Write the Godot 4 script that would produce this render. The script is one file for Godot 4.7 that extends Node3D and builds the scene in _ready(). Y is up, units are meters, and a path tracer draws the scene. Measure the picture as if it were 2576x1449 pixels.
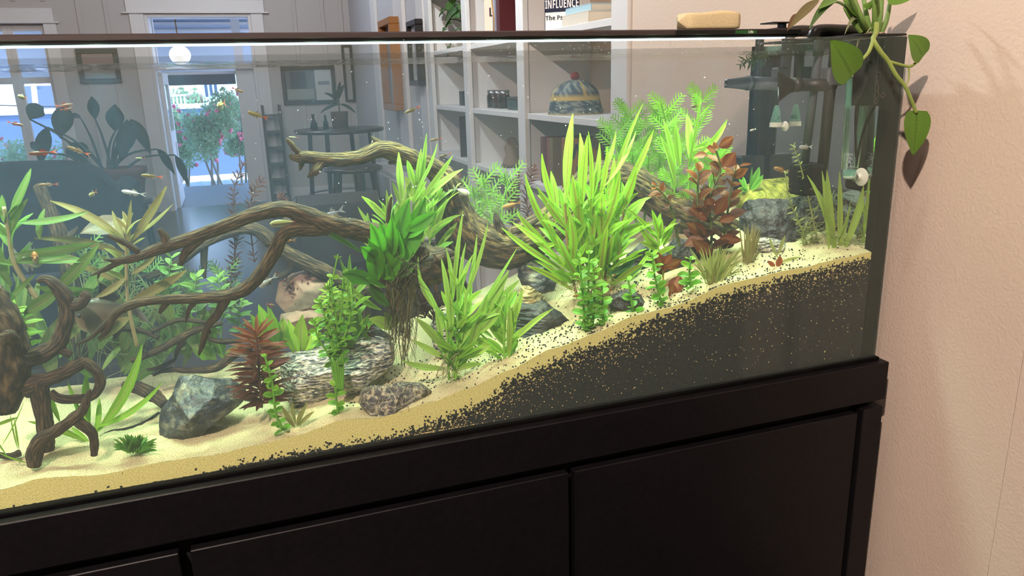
extends Node3D

const FPX := 1886.53
var eye := Vector3(-1.11131, 0.5454, 1.06694)
var look := Basis(Vector3.UP, deg_to_rad(-18.77297)) * Basis(Vector3.RIGHT, deg_to_rad(-15.5119)) * Basis(Vector3.BACK, deg_to_rad(-1.65724))
var rng := RandomNumberGenerator.new()
var M := {}
var soft := FastNoiseLite.new()
var ripple := FastNoiseLite.new()

# ---------------------------------------------------------------- the place: room x -5..0.07, floor y -0.7, tank front z 0
const FLOOR := -0.7
const CEIL := 2.1
const FAR := -7.6
const WALL := 0.07
const BACK := -0.37
const WATER := 0.579


func _ready():
	rng.seed = 11
	camera_and_light()
	soft.seed = 3
	soft.frequency = 1.0
	ripple.seed = 9
	ripple.frequency = 1.0
	ripple.fractal_octaves = 3
	materials()
	room()
	outside()
	furniture()
	bookshelf()
	cabinet()
	tank()
	substrate()
	rocks()
	driftwood()
	gear()
	plants()
	fishes()
	on_top()


func camera_and_light():
	var cam := Camera3D.new()
	cam.name = "camera"
	cam.transform = Transform3D(look, eye)
	cam.fov = rad_to_deg(2.0 * atan(724.5 / FPX))
	cam.near = 0.02
	cam.far = 300.0
	add_child(cam)
	cam.current = true
	var env := Environment.new()
	env.background_mode = Environment.BG_SKY
	var sky := Sky.new()
	var sm := ProceduralSkyMaterial.new()
	sm.sky_top_color = Color(0.42, 0.62, 0.9)
	sm.sky_horizon_color = Color(0.86, 0.93, 1.0)
	sm.ground_horizon_color = Color(0.6, 0.62, 0.6)
	sm.ground_bottom_color = Color(0.3, 0.3, 0.28)
	sm.sky_energy_multiplier = 2.6
	sky.sky_material = sm
	env.sky = sky
	env.tonemap_mode = Environment.TONE_MAPPER_LINEAR
	env.tonemap_exposure = 1.0
	env.sdfgi_enabled = true
	env.ssao_enabled = true
	env.ssil_enabled = true
	env.volumetric_fog_enabled = true
	env.volumetric_fog_density = 0.0
	var we := WorldEnvironment.new()
	we.name = "world"
	we.environment = env
	add_child(we)
	var sun := DirectionalLight3D.new()
	sun.name = "sun"
	sun.light_color = Color(1.0, 0.96, 0.88)
	sun.light_energy = 3.6
	sun.shadow_enabled = true
	sun.light_angular_distance = 0.6
	sun.sky_mode = DirectionalLight3D.SKY_MODE_LIGHT_ONLY
	sun.basis = Basis.looking_at(Vector3(-0.5, -1.0, -0.45).normalized())
	add_child(sun)
	# the long lamp over the tank
	for k in 18:
		var l := SpotLight3D.new()
		l.name = "aquarium_lamp_light"
		l.light_color = Color(0.84, 1.0, 0.85)
		l.light_energy = 0.185
		l.light_size = 0.03
		l.spot_angle = 49.0
		l.spot_angle_attenuation = 0.75
		l.spot_range = 12.0
		l.spot_attenuation = 2.0
		l.shadow_enabled = true
		l.position = Vector3(-1.9 + 0.1 * k, 0.6, -0.165)
		l.rotation_degrees.x = -90
		add_child(l, true)
	# recessed ceiling lamps: two warm ones by the tank, three in the room behind
	for d in [[Vector3(-0.62, CEIL - 0.03, 0.42), Color(1.0, 0.9, 0.86), 0.45], [Vector3(-1.9, CEIL - 0.03, 1.7), Color(1.0, 0.91, 0.85), 9.2]]:
		spot("ceiling_lamp_light", d[0], d[1], d[2], 0.035)
	for d in [[Vector3(-1.0, CEIL - 0.03, -2.2), Color(0.94, 0.98, 1.0), 4.5], [Vector3(-1.2, CEIL - 0.03, -5.6), Color(0.87, 0.93, 1.0), 1.6], [Vector3(-3.4, CEIL - 0.03, -5.0), Color(0.92, 0.94, 1.0), 0.5]]:
		spot("ceiling_lamp_light", d[0], d[1], d[2], 0.06)


func spot(called, at, color, energy, size):
	var l := OmniLight3D.new()
	l.name = called
	l.light_color = color
	l.light_energy = energy
	l.light_size = size
	l.shadow_enabled = true
	l.omni_range = 14.0
	l.omni_attenuation = 2.0
	l.position = at
	add_child(l, true)


# ---------------------------------------------------------------- from a sight line to a place
func ray(px, py) -> Vector3:
	return look * Vector3((px - 1288.0) / FPX, (724.5 - py) / FPX, -1.0)


func pz(px, py, z) -> Vector3:
	var d := ray(px, py)
	return eye + d * ((z - eye.z) / d.z)


func pxw(px, py, x) -> Vector3:
	var d := ray(px, py)
	return eye + d * ((x - eye.x) / d.x)


func far_off(p: Vector3) -> float:
	return -(look.inverse() * (p - eye)).z / FPX   # metres that one pixel spans there


# ---------------------------------------------------------------- shapes
class Geo:
	var v := PackedVector3Array()
	var n := PackedVector3Array()
	var t := PackedVector2Array()
	var c := PackedColorArray()
	var i := PackedInt32Array()

	func sheet(p: PackedVector3Array, rows: int, cols: int, around := false, col = Color.WHITE, uv := PackedVector2Array(), flip := false):
		var o := v.size()
		var many: bool = col is PackedColorArray
		for a in rows:
			for b in cols:
				var k := a * cols + b
				var a0 := maxi(a - 1, 0)
				var a1 := mini(a + 1, rows - 1)
				var b0 := (b - 1 + cols) % cols if around else maxi(b - 1, 0)
				var b1 := (b + 1) % cols if around else mini(b + 1, cols - 1)
				var nn := (p[a1 * cols + b] - p[a0 * cols + b]).cross(p[a * cols + b1] - p[a * cols + b0])
				if nn.length_squared() < 1e-24:
					nn = (p[a1 * cols + b] - p[a0 * cols + b])
					if a == 0:
						nn = -nn
				nn = nn.normalized()
				v.append(p[k])
				n.append(-nn if flip else nn)
				t.append(uv[k] if uv.size() else Vector2(float(b) / maxf(cols - 1, 1), float(a) / maxf(rows - 1, 1)))
				c.append(col[k] if many else col)
		for a in rows - 1:
			for b in (cols if around else cols - 1):
				var q0 := o + a * cols + b
				var q1 := o + a * cols + (b + 1) % cols
				var q2 := q0 + cols
				var q3 := q1 + cols
				if flip:
					i.append_array([q0, q2, q1, q1, q2, q3])
				else:
					i.append_array([q0, q1, q2, q1, q3, q2])

	func quad(a: Vector3, b: Vector3, cc: Vector3, d: Vector3, col := Color.WHITE):   # counter-clockwise seen from its face
		var o := v.size()
		var nn := (b - a).cross(cc - a).normalized()
		for q in [a, b, cc, d]:
			v.append(q)
			n.append(nn)
			c.append(col)
		t.append_array([Vector2(0, 1), Vector2(1, 1), Vector2(1, 0), Vector2(0, 0)])
		i.append_array([o, o + 2, o + 1, o, o + 3, o + 2])

	func box(lo: Vector3, hi: Vector3, bev := 0.0, col := Color.WHITE, x := Transform3D()):
		var ce := (lo + hi) / 2
		var h := (hi - lo) / 2
		var e := minf(bev, minf(h.x, minf(h.y, h.z)) * 0.9)
		for ax in 3:
			for s in [-1.0, 1.0]:
				var u := Vector3.ZERO
				var w := Vector3.ZERO
				var m := Vector3.ZERO
				m[ax] = s
				u[(ax + 1) % 3] = 1
				w[(ax + 2) % 3] = 1
				if s < 0:
					var sw := u
					u = w
					w = sw
				var f := ce + m * h
				var hu := u * (h - Vector3.ONE * e)
				var hw := w * (h - Vector3.ONE * e)
				quad(x * (f - hu - hw), x * (f + hu - hw), x * (f + hu + hw), x * (f - hu + hw), col)
		if e > 0.0:
			for ax in 3:
				for s1 in [-1.0, 1.0]:
					for s2 in [-1.0, 1.0]:
						var a := Vector3.ZERO
						var b := Vector3.ZERO
						var l := Vector3.ZERO
						a[(ax + 1) % 3] = s1
						b[(ax + 2) % 3] = s2
						l[ax] = 1
						var hl := l * (h - Vector3.ONE * e)
						var p := ce + a * h + b * (h - Vector3.ONE * e)
						var q := ce + b * h + a * (h - Vector3.ONE * e)
						if s1 * s2 > 0:
							quad(x * (p - hl), x * (q - hl), x * (q + hl), x * (p + hl), col)
						else:
							quad(x * (p + hl), x * (q + hl), x * (q - hl), x * (p - hl), col)

	func tube(path: PackedVector3Array, rad: PackedFloat32Array, sides := 8, col = Color.WHITE, rough := 0.0, noise: FastNoiseLite = null, capped := true):
		var rows := path.size()
		var p := PackedVector3Array()
		var uv := PackedVector2Array()
		var cols := PackedColorArray()
		var side := Vector3.ZERO
		var run := 0.0
		for a in rows:
			var d := (path[mini(a + 1, rows - 1)] - path[maxi(a - 1, 0)]).normalized()
			if d == Vector3.ZERO:
				d = Vector3.UP
			if a == 0:
				side = d.cross(Vector3(0.31, 0.17, 0.93)).normalized()
			else:
				run += path[a].distance_to(path[a - 1])
				side = (side - d * side.dot(d)).normalized()
			var up := d.cross(side)
			for b in sides:
				var an := TAU * b / sides
				var dir := side * cos(an) + up * sin(an)
				var r := rad[a]
				if noise:
					var q := (path[a] + dir * r)
					r *= 1.0 + rough * noise.get_noise_3d(q.x * 55, q.y * 55, q.z * 55) + rough * 0.9 * noise.get_noise_3d(cos(an) * 2.2, sin(an) * 2.2, run * 7.0)
				p.append(path[a] + dir * r)
				uv.append(Vector2(float(b) / sides, run))
				cols.append(col[a] if col is PackedColorArray else col)
		if capped:
			for end in [0, rows - 1]:
				var d2 := (path[0] - path[1]).normalized() if end == 0 else (path[rows - 1] - path[rows - 2]).normalized()
				var ring := PackedVector3Array()
				var ru := PackedVector2Array()
				var rc := PackedColorArray()
				for b in sides:
					ring.append(path[end] + d2 * rad[end] * 0.35)
					ru.append(uv[end * sides + b])
					rc.append(cols[end * sides + b])
				if end == 0:
					ring.append_array(p)
					p = ring
					ru.append_array(uv)
					uv = ru
					rc.append_array(cols)
					cols = rc
				else:
					p.append_array(ring)
					uv.append_array(ru)
					cols.append_array(rc)
				rows += 1
				if end == 0:
					path.insert(0, path[0])
					rad.insert(0, 0.0)
		sheet(p, rows, sides, true, cols, uv)

	func lathe(at: Vector3, prof: Array, sides := 24, col := Color.WHITE, x := Basis()):   # prof: [radius, height] upwards
		var p := PackedVector3Array()
		for q in prof:
			for b in sides:
				var an := -TAU * b / sides
				p.append(at + x * Vector3(cos(an) * q[0], q[1], sin(an) * q[0]))
		sheet(p, prof.size(), sides, true, col, PackedVector2Array(), true)

	func mesh(org := Vector3.ZERO) -> ArrayMesh:
		var m := ArrayMesh.new()
		if v.is_empty():
			return m
		if org != Vector3.ZERO:
			for k in v.size():
				v[k] -= org
		var arr := []
		arr.resize(Mesh.ARRAY_MAX)
		arr[Mesh.ARRAY_VERTEX] = v
		arr[Mesh.ARRAY_NORMAL] = n
		arr[Mesh.ARRAY_TEX_UV] = t
		arr[Mesh.ARRAY_COLOR] = c
		arr[Mesh.ARRAY_INDEX] = i
		m.add_surface_from_arrays(Mesh.PRIMITIVE_TRIANGLES, arr)
		return m


func put(g: Geo, called: String, m: Material, parent: Node3D = self) -> MeshInstance3D:
	var o := MeshInstance3D.new()
	o.name = called
	var org := Vector3.ZERO
	if parent != self:
		var q: Node = parent
		while q != self:
			org += q.position
			q = q.get_parent()
	o.mesh = g.mesh(org)
	o.material_override = null
	if o.mesh.get_surface_count():
		o.mesh.surface_set_material(0, m)
	parent.add_child(o, true)
	return o


func tag(o: Node, label: String, category := "", group := "", kind := ""):
	o.set_meta("label", label)
	if category:
		o.set_meta("category", category)
	if group:
		o.set_meta("group", group)
	if kind:
		o.set_meta("kind", kind)
	return o


func thing(called: String, label: String, category: String, at := Vector3.ZERO, group := "") -> Node3D:
	var o := Node3D.new()
	o.name = called
	o.position = at
	add_child(o, true)
	tag(o, label, category, group)
	return o


func struct(called: String, g: Geo, m: Material, label: String, category := "wall", parent: Node3D = self) -> MeshInstance3D:
	var o := put(g, called, m, parent)
	if parent == self:
		tag(o, label, category, "", "structure")
	return o


# a smooth line through pixel stops [x, y, half-width in pixels, z]: places and radii
func line(stops: Array, per := 5) -> Array:
	var p := []
	var r := []
	for s in stops:
		var q := pz(s[0], s[1], s[3])
		p.append(q)
		r.append(s[2] * far_off(q))
	var path := PackedVector3Array()
	var rad := PackedFloat32Array()
	for k in p.size() - 1:
		var a: Vector3 = p[maxi(k - 1, 0)]
		var b: Vector3 = p[k]
		var c: Vector3 = p[k + 1]
		var d: Vector3 = p[mini(k + 2, p.size() - 1)]
		for s in per:
			var u := float(s) / per
			path.append(b.cubic_interpolate(c, a, d, u))
			rad.append(lerpf(r[k], r[k + 1], u * u * (3 - 2 * u)))
	path.append(p[-1])
	rad.append(r[-1])
	return [path, rad]


func curve(pts: Array, per := 5) -> PackedVector3Array:
	var path := PackedVector3Array()
	for k in pts.size() - 1:
		var a: Vector3 = pts[maxi(k - 1, 0)]
		var b: Vector3 = pts[k]
		var c: Vector3 = pts[k + 1]
		var d: Vector3 = pts[mini(k + 2, pts.size() - 1)]
		for s in per:
			path.append(b.cubic_interpolate(c, a, d, float(s) / per))
	path.append(pts[-1])
	return path


func evenly(path: PackedVector3Array, r0: float, r1 := -1.0) -> PackedFloat32Array:
	var out := PackedFloat32Array()
	for k in path.size():
		out.append(r0 if r1 < 0 else lerpf(r0, r1, float(k) / maxf(path.size() - 1, 1)))
	return out


func rod(a: Vector3, b: Vector3, r: float, g: Geo, sides := 10, col = Color.WHITE, r1 := -1.0):
	g.tube(PackedVector3Array([a, b]), PackedFloat32Array([r, r if r1 < 0 else r1]), sides, col)


# ---------------------------------------------------------------- materials
func mat(col: Color, rough := 0.6, metal := 0.0, vertex := false) -> StandardMaterial3D:
	var m := StandardMaterial3D.new()
	m.albedo_color = col
	m.roughness = rough
	m.metallic = metal
	m.vertex_color_use_as_albedo = vertex
	return m


func ntex(sd: int, freq: float, stops: Array, type := FastNoiseLite.TYPE_SIMPLEX_SMOOTH, oct := 4, size := 512, fract := FastNoiseLite.FRACTAL_FBM) -> NoiseTexture2D:
	var f := FastNoiseLite.new()
	f.seed = sd
	f.frequency = freq
	f.noise_type = type
	f.fractal_type = fract
	f.fractal_octaves = oct
	var t := NoiseTexture2D.new()
	t.noise = f
	t.width = size
	t.height = size
	t.seamless = true
	if stops.size():
		var gr := Gradient.new()
		gr.offsets = PackedFloat32Array(stops.map(func(s): return s[0]))
		gr.colors = PackedColorArray(stops.map(func(s): return s[1]))
		t.color_ramp = gr
	return t


func textured(tex: Texture2D, scale: Vector3, rough := 0.7, bump: Texture2D = null, depth := 0.3, world := true, col := Color.WHITE, vertex := false, tri := true) -> StandardMaterial3D:
	var m := mat(col, rough, 0.0, vertex)
	if tex:
		m.albedo_texture = tex
	m.uv1_triplanar = tri
	m.uv1_world_triplanar = tri and world
	m.uv1_scale = scale
	if bump:
		m.heightmap_enabled = true
		m.heightmap_texture = bump
		m.heightmap_scale = depth
	return m


func materials():
	var fine := ntex(5, 0.03, [], FastNoiseLite.TYPE_SIMPLEX_SMOOTH, 4)
	var grit := ntex(6, 0.12, [], FastNoiseLite.TYPE_SIMPLEX_SMOOTH, 3)
	M.wall = textured(null, Vector3.ONE * 7.0, 0.75, fine, 0.05, true, Color(0.85, 0.775, 0.71))
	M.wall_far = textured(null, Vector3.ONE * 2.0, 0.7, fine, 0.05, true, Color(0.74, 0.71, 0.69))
	M.wall_side = mat(Color(0.76, 0.745, 0.75), 0.7)
	M.trim = mat(Color(0.86, 0.84, 0.83), 0.45)
	M.white = mat(Color(0.88, 0.87, 0.86), 0.5)
	M.shelf_back = mat(Color(0.83, 0.73, 0.65), 0.7)
	M.ceiling = mat(Color(0.85, 0.83, 0.8), 0.9)
	M.floor = textured(ntex(8, 0.02, [[0.2, Color(0.09, 0.06, 0.045)], [0.8, Color(0.17, 0.12, 0.09)]]), Vector3(2.0, 2.0, 0.3), 0.22)
	M.black = textured(ntex(14, 0.02, [[0.3, Color(0.064, 0.058, 0.068)], [0.7, Color(0.078, 0.07, 0.082)]]), Vector3(6, 6, 1.2), 0.45, grit, 0.01)
	M.black.metallic_specular = 0.3
	M.wall_front = mat(Color(0.24, 0.21, 0.21), 0.8)
	M.hall = mat(Color(0.13, 0.12, 0.13), 0.8)
	M.black_gap = mat(Color(0.02, 0.02, 0.024), 0.7)
	M.black_plastic = mat(Color(0.05, 0.05, 0.056), 0.35)
	M.black_matte = mat(Color(0.03, 0.028, 0.03), 0.85)
	M.black_matte.metallic_specular = 0.2
	M.brown_bar = textured(ntex(15, 0.1, [[0.3, Color(0.2, 0.16, 0.165)], [0.7, Color(0.24, 0.2, 0.2)]]), Vector3.ONE * 9, 0.5)
	M.grey_plastic = mat(Color(0.36, 0.37, 0.4), 0.4)
	M.dark_grey_plastic = mat(Color(0.17, 0.165, 0.175), 0.45)
	M.white_plastic = mat(Color(0.86, 0.85, 0.8), 0.3)
	M.steel = mat(Color(0.6, 0.6, 0.6), 0.3, 0.9)
	M.gold = mat(Color(0.72, 0.5, 0.2), 0.4, 0.3)
	M.glass = mat(Color(0.86, 0.97, 0.9, 0.03), 0.0)
	M.glass.transparency = BaseMaterial3D.TRANSPARENCY_ALPHA
	M.glass.metallic_specular = 0.25
	M.glass_back = mat(Color(0.12, 0.15, 0.19, 0.2), 0.02)
	M.glass_back.transparency = BaseMaterial3D.TRANSPARENCY_ALPHA
	M.glass_back.metallic_specular = 0.25
	M.glass_edge = mat(Color(0.62, 0.8, 0.72, 0.25), 0.02)
	M.glass_edge.transparency = BaseMaterial3D.TRANSPARENCY_ALPHA
	M.cone_glass = mat(Color(0.55, 0.85, 0.75, 0.3), 0.05)
	M.cone_glass.transparency = BaseMaterial3D.TRANSPARENCY_ALPHA
	M.water = mat(Color(0.6, 0.74, 0.62, 0.1), 0.02)
	M.water.transparency = BaseMaterial3D.TRANSPARENCY_ALPHA
	M.water.heightmap_enabled = true
	M.water.heightmap_texture = ntex(21, 0.012, [], FastNoiseLite.TYPE_SIMPLEX_SMOOTH, 3)
	M.water.heightmap_scale = 0.35
	M.water.uv1_triplanar = true
	M.water.uv1_world_triplanar = true
	M.water.uv1_scale = Vector3(3, 3, 6)
	M.mirror = mat(Color(0.9, 0.93, 0.9), 0.02, 1.0)
	M.bubble = mat(Color(0.8, 0.85, 0.9, 0.22), 0.05)
	M.bubble.transparency = BaseMaterial3D.TRANSPARENCY_ALPHA
	# sand, soil, stone, wood
	var sand_c := ntex(31, 0.09, [[0.15, Color(0.5, 0.44, 0.26)], [0.42, Color(0.8, 0.755, 0.57)], [0.62, Color(0.87, 0.83, 0.65)], [0.9, Color(0.95, 0.93, 0.8)]], FastNoiseLite.TYPE_SIMPLEX_SMOOTH, 4, 1024)
	M.sand = textured(sand_c, Vector3.ONE * 5.0, 0.95, ntex(32, 0.1, [], FastNoiseLite.TYPE_SIMPLEX_SMOOTH, 4, 1024), 0.22)
	M.sand_face = textured(ntex(35, 0.16, [[0.2, Color(0.78, 0.755, 0.53)], [0.5, Color(0.86, 0.84, 0.62)], [0.8, Color(0.9, 0.88, 0.69)]], FastNoiseLite.TYPE_SIMPLEX_SMOOTH, 3), Vector3.ONE * 4.0, 0.95, null, 0.1, true, Color(1.0, 1.0, 0.86))
	M.soil = textured(ntex(33, 0.08, [[0.3, Color(0.035, 0.038, 0.05)], [0.7, Color(0.09, 0.09, 0.1)], [0.95, Color(0.22, 0.2, 0.17)]]), Vector3.ONE * 5.0, 0.9, grit, 0.25)
	M.grain = mat(Color(0.13, 0.14, 0.155), 0.9)
	M.sand_grain = mat(Color(0.84, 0.74, 0.5), 0.9)
	var rock_bump := ntex(41, 0.012, [], FastNoiseLite.TYPE_SIMPLEX_SMOOTH, 6, 512)
	var vein := ntex(42, 0.011, [[0.0, Color(0.9, 0.89, 0.8)], [0.045, Color(0.55, 0.55, 0.5)], [0.1, Color(0.2, 0.215, 0.23)], [0.5, Color(0.26, 0.28, 0.3)], [1.0, Color(0.36, 0.36, 0.34)]], FastNoiseLite.TYPE_SIMPLEX_SMOOTH, 3, 512, FastNoiseLite.FRACTAL_RIDGED)
	M.rock_blue = textured(ntex(43, 0.014, [[0.0, Color(0.1, 0.115, 0.14)], [0.4, Color(0.16, 0.18, 0.21)], [0.478, Color(0.2, 0.225, 0.25)], [0.492, Color(0.52, 0.55, 0.54)], [0.506, Color(0.2, 0.225, 0.25)], [0.64, Color(0.24, 0.26, 0.28)], [0.74, Color(0.5, 0.5, 0.42)], [1.0, Color(0.72, 0.7, 0.58)]], FastNoiseLite.TYPE_SIMPLEX_SMOOTH, 5), Vector3(4.5, 6, 4.5), 0.5, rock_bump, 0.8, false)
	M.rock_patch = textured(ntex(52, 0.014, [[0.0, Color(0.2, 0.2, 0.22)], [0.42, Color(0.3, 0.31, 0.32)], [0.46, Color(0.78, 0.75, 0.62)], [0.54, Color(0.68, 0.65, 0.52)], [0.58, Color(0.27, 0.26, 0.26)], [1.0, Color(0.2, 0.19, 0.2)]], FastNoiseLite.TYPE_SIMPLEX_SMOOTH, 5), Vector3.ONE * 7, 0.6, rock_bump, 1.0, false)
	M.rock_vein = textured(ntex(44, 0.022, [[0.0, Color(0.12, 0.13, 0.15)], [0.3, Color(0.22, 0.24, 0.27)], [0.44, Color(0.34, 0.35, 0.36)], [0.5, Color(0.95, 0.93, 0.86)], [0.6, Color(0.9, 0.86, 0.74)], [0.68, Color(0.26, 0.28, 0.3)], [1.0, Color(0.16, 0.17, 0.2)]], FastNoiseLite.TYPE_SIMPLEX_SMOOTH, 5), Vector3(2.4, 13, 9), 0.6, rock_bump, 1.2, false)
	M.rock_slate = textured(ntex(45, 0.012, [[0.1, Color(0.1, 0.11, 0.125)], [0.5, Color(0.19, 0.2, 0.21)], [0.75, Color(0.3, 0.31, 0.3)], [1.0, Color(0.55, 0.52, 0.42)]], FastNoiseLite.TYPE_SIMPLEX_SMOOTH, 5), Vector3(3, 14, 4), 0.6, ntex(46, 0.012, [], FastNoiseLite.TYPE_SIMPLEX_SMOOTH, 5), 0.9, false)
	M.rock_dark = textured(ntex(47, 0.016, [[0.1, Color(0.1, 0.095, 0.11)], [0.5, Color(0.22, 0.21, 0.22)], [0.8, Color(0.36, 0.34, 0.33)], [1.0, Color(0.5, 0.46, 0.4)]], FastNoiseLite.TYPE_SIMPLEX_SMOOTH, 5), Vector3.ONE * 5, 0.65, rock_bump, 1.6, false)
	M.rock_yellow = textured(ntex(48, 0.014, [[0.2, Color(0.36, 0.4, 0.16)], [0.5, Color(0.66, 0.68, 0.25)], [0.8, Color(0.82, 0.8, 0.42)]], FastNoiseLite.TYPE_SIMPLEX_SMOOTH, 5), Vector3.ONE * 6, 0.8, rock_bump, 1.0, false)
	M.rock_tan = textured(ntex(49, 0.02, [[0.2, Color(0.3, 0.28, 0.2)], [0.5, Color(0.68, 0.62, 0.42)], [0.8, Color(0.82, 0.76, 0.55)]], FastNoiseLite.TYPE_SIMPLEX_SMOOTH, 5), Vector3(3, 14, 3), 0.8, rock_bump, 1.2, false)
	M.rock_pink = textured(ntex(50, 0.014, [[0.2, Color(0.4, 0.31, 0.27)], [0.8, Color(0.58, 0.46, 0.4)]], FastNoiseLite.TYPE_SIMPLEX_SMOOTH, 4), Vector3.ONE * 3, 0.8, rock_bump, 0.3, false)
	var grain := ntex(51, 0.02, [[0.12, Color(0.11, 0.085, 0.07)], [0.4, Color(0.27, 0.215, 0.165)], [0.6, Color(0.38, 0.315, 0.24)], [0.85, Color(0.54, 0.47, 0.35)]], FastNoiseLite.TYPE_SIMPLEX_SMOOTH, 5)
	var grain_h := ntex(51, 0.02, [], FastNoiseLite.TYPE_SIMPLEX_SMOOTH, 5)
	M.wood_dark = textured(grain, Vector3(1.4, 3.0, 1), 0.85, grain_h, 0.3, false, Color(0.74, 0.69, 0.64), true, false)
	M.wood_pale = textured(grain, Vector3(2.2, 2.6, 1), 0.85, grain_h, 0.5, false, Color(0.98, 0.95, 0.8), true, false)
	# leaves: a sheet of veins laid along each leaf
	var im := Image.create(64, 256, false, Image.FORMAT_RGB8)
	for y in 256:
		for x in 64:
			var u := absf(x / 63.0 - 0.5) * 2.0
			var w := fposmod((y + u * 26.0) / 19.0, 1.0)
			var l := 0.94 - 0.07 * exp(-pow((w - 0.5) / 0.11, 2.0)) * (1.0 - u * 0.5) + 0.06 * sin(x * 1.7 + y * 0.9) * sin(y * 0.41 - x * 0.6)
			if u < 0.09:
				l = 0.8
			im.set_pixel(x, y, Color(l, l, l * 0.97))
	var leaf_tex := ImageTexture.create_from_image(im)
	M.leaf = mat(Color.WHITE, 0.44, 0.0, true)
	M.leaf.albedo_texture = leaf_tex
	M.leaf.metallic_specular = 0.36
	M.leaf.backlight_enabled = true
	M.leaf.backlight = Color(0.9, 0.9, 0.9)
	M.leaf.cull_mode = BaseMaterial3D.CULL_DISABLED
	M.stem = mat(Color.WHITE, 0.6, 0.0, true)
	M.stem.cull_mode = BaseMaterial3D.CULL_DISABLED
	M.pothos = mat(Color.WHITE, 0.33, 0.0, true)
	M.pothos.albedo_texture = leaf_tex
	M.pothos.backlight_enabled = true
	M.pothos.backlight = Color(0.45, 0.45, 0.45)
	M.pothos.cull_mode = BaseMaterial3D.CULL_DISABLED
	M.fish = mat(Color.WHITE, 0.3, 0.0, true)
	M.fin = mat(Color.WHITE, 0.4, 0.0, true)
	M.fin.backlight_enabled = true
	M.fin.backlight = Color(1, 1, 1)
	M.fin.cull_mode = BaseMaterial3D.CULL_DISABLED
	M.vc = mat(Color.WHITE, 0.7, 0.0, true)
	M.vc_gloss = mat(Color.WHITE, 0.35, 0.0, true)
	M.lamp_glow = mat(Color(1, 1, 1), 0.5)
	M.lamp_glow.emission_enabled = true
	M.lamp_glow.emission = Color(0.8, 0.92, 1.0)
	M.lamp_glow.emission_energy_multiplier = 3.0
	M.ceiling_glow = mat(Color(1, 1, 1), 0.5)
	M.ceiling_glow.emission_enabled = true
	M.ceiling_glow.emission = Color(1.0, 0.86, 0.7)
	M.ceiling_glow.emission_energy_multiplier = 2.0
	M.globe_glow = mat(Color(1, 1, 1), 0.4)
	M.globe_glow.emission_enabled = true
	M.globe_glow.emission = Color(1.0, 0.95, 0.85)
	M.globe_glow.emission_energy_multiplier = 1.0
	M.wood_table = textured(ntex(61, 0.02, [[0.2, Color(0.16, 0.09, 0.055)], [0.8, Color(0.27, 0.16, 0.1)]]), Vector3(3, 3, 0.8), 0.35)
	M.wood_orange = mat(Color(0.6, 0.38, 0.16), 0.45)
	M.leather = textured(null, Vector3.ONE * 5, 0.6, fine, 0.2, true, Color(0.2, 0.15, 0.13))
	M.cloth_dark = textured(null, Vector3.ONE * 8, 0.9, grit, 0.1, true, Color(0.13, 0.13, 0.15))
	M.terracotta = mat(Color(0.42, 0.25, 0.18), 0.8)


func c_lin(r: float, g: float, b: float) -> Color:
	return Color(r, g, b)


func vary(c: Color, amount := 0.12) -> Color:
	var k := 1.0 + rng.randf_range(-amount, amount)
	return Color(c.r * k * (1.0 + rng.randf_range(-amount, amount) * 0.5), c.g * k, c.b * k)


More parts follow.
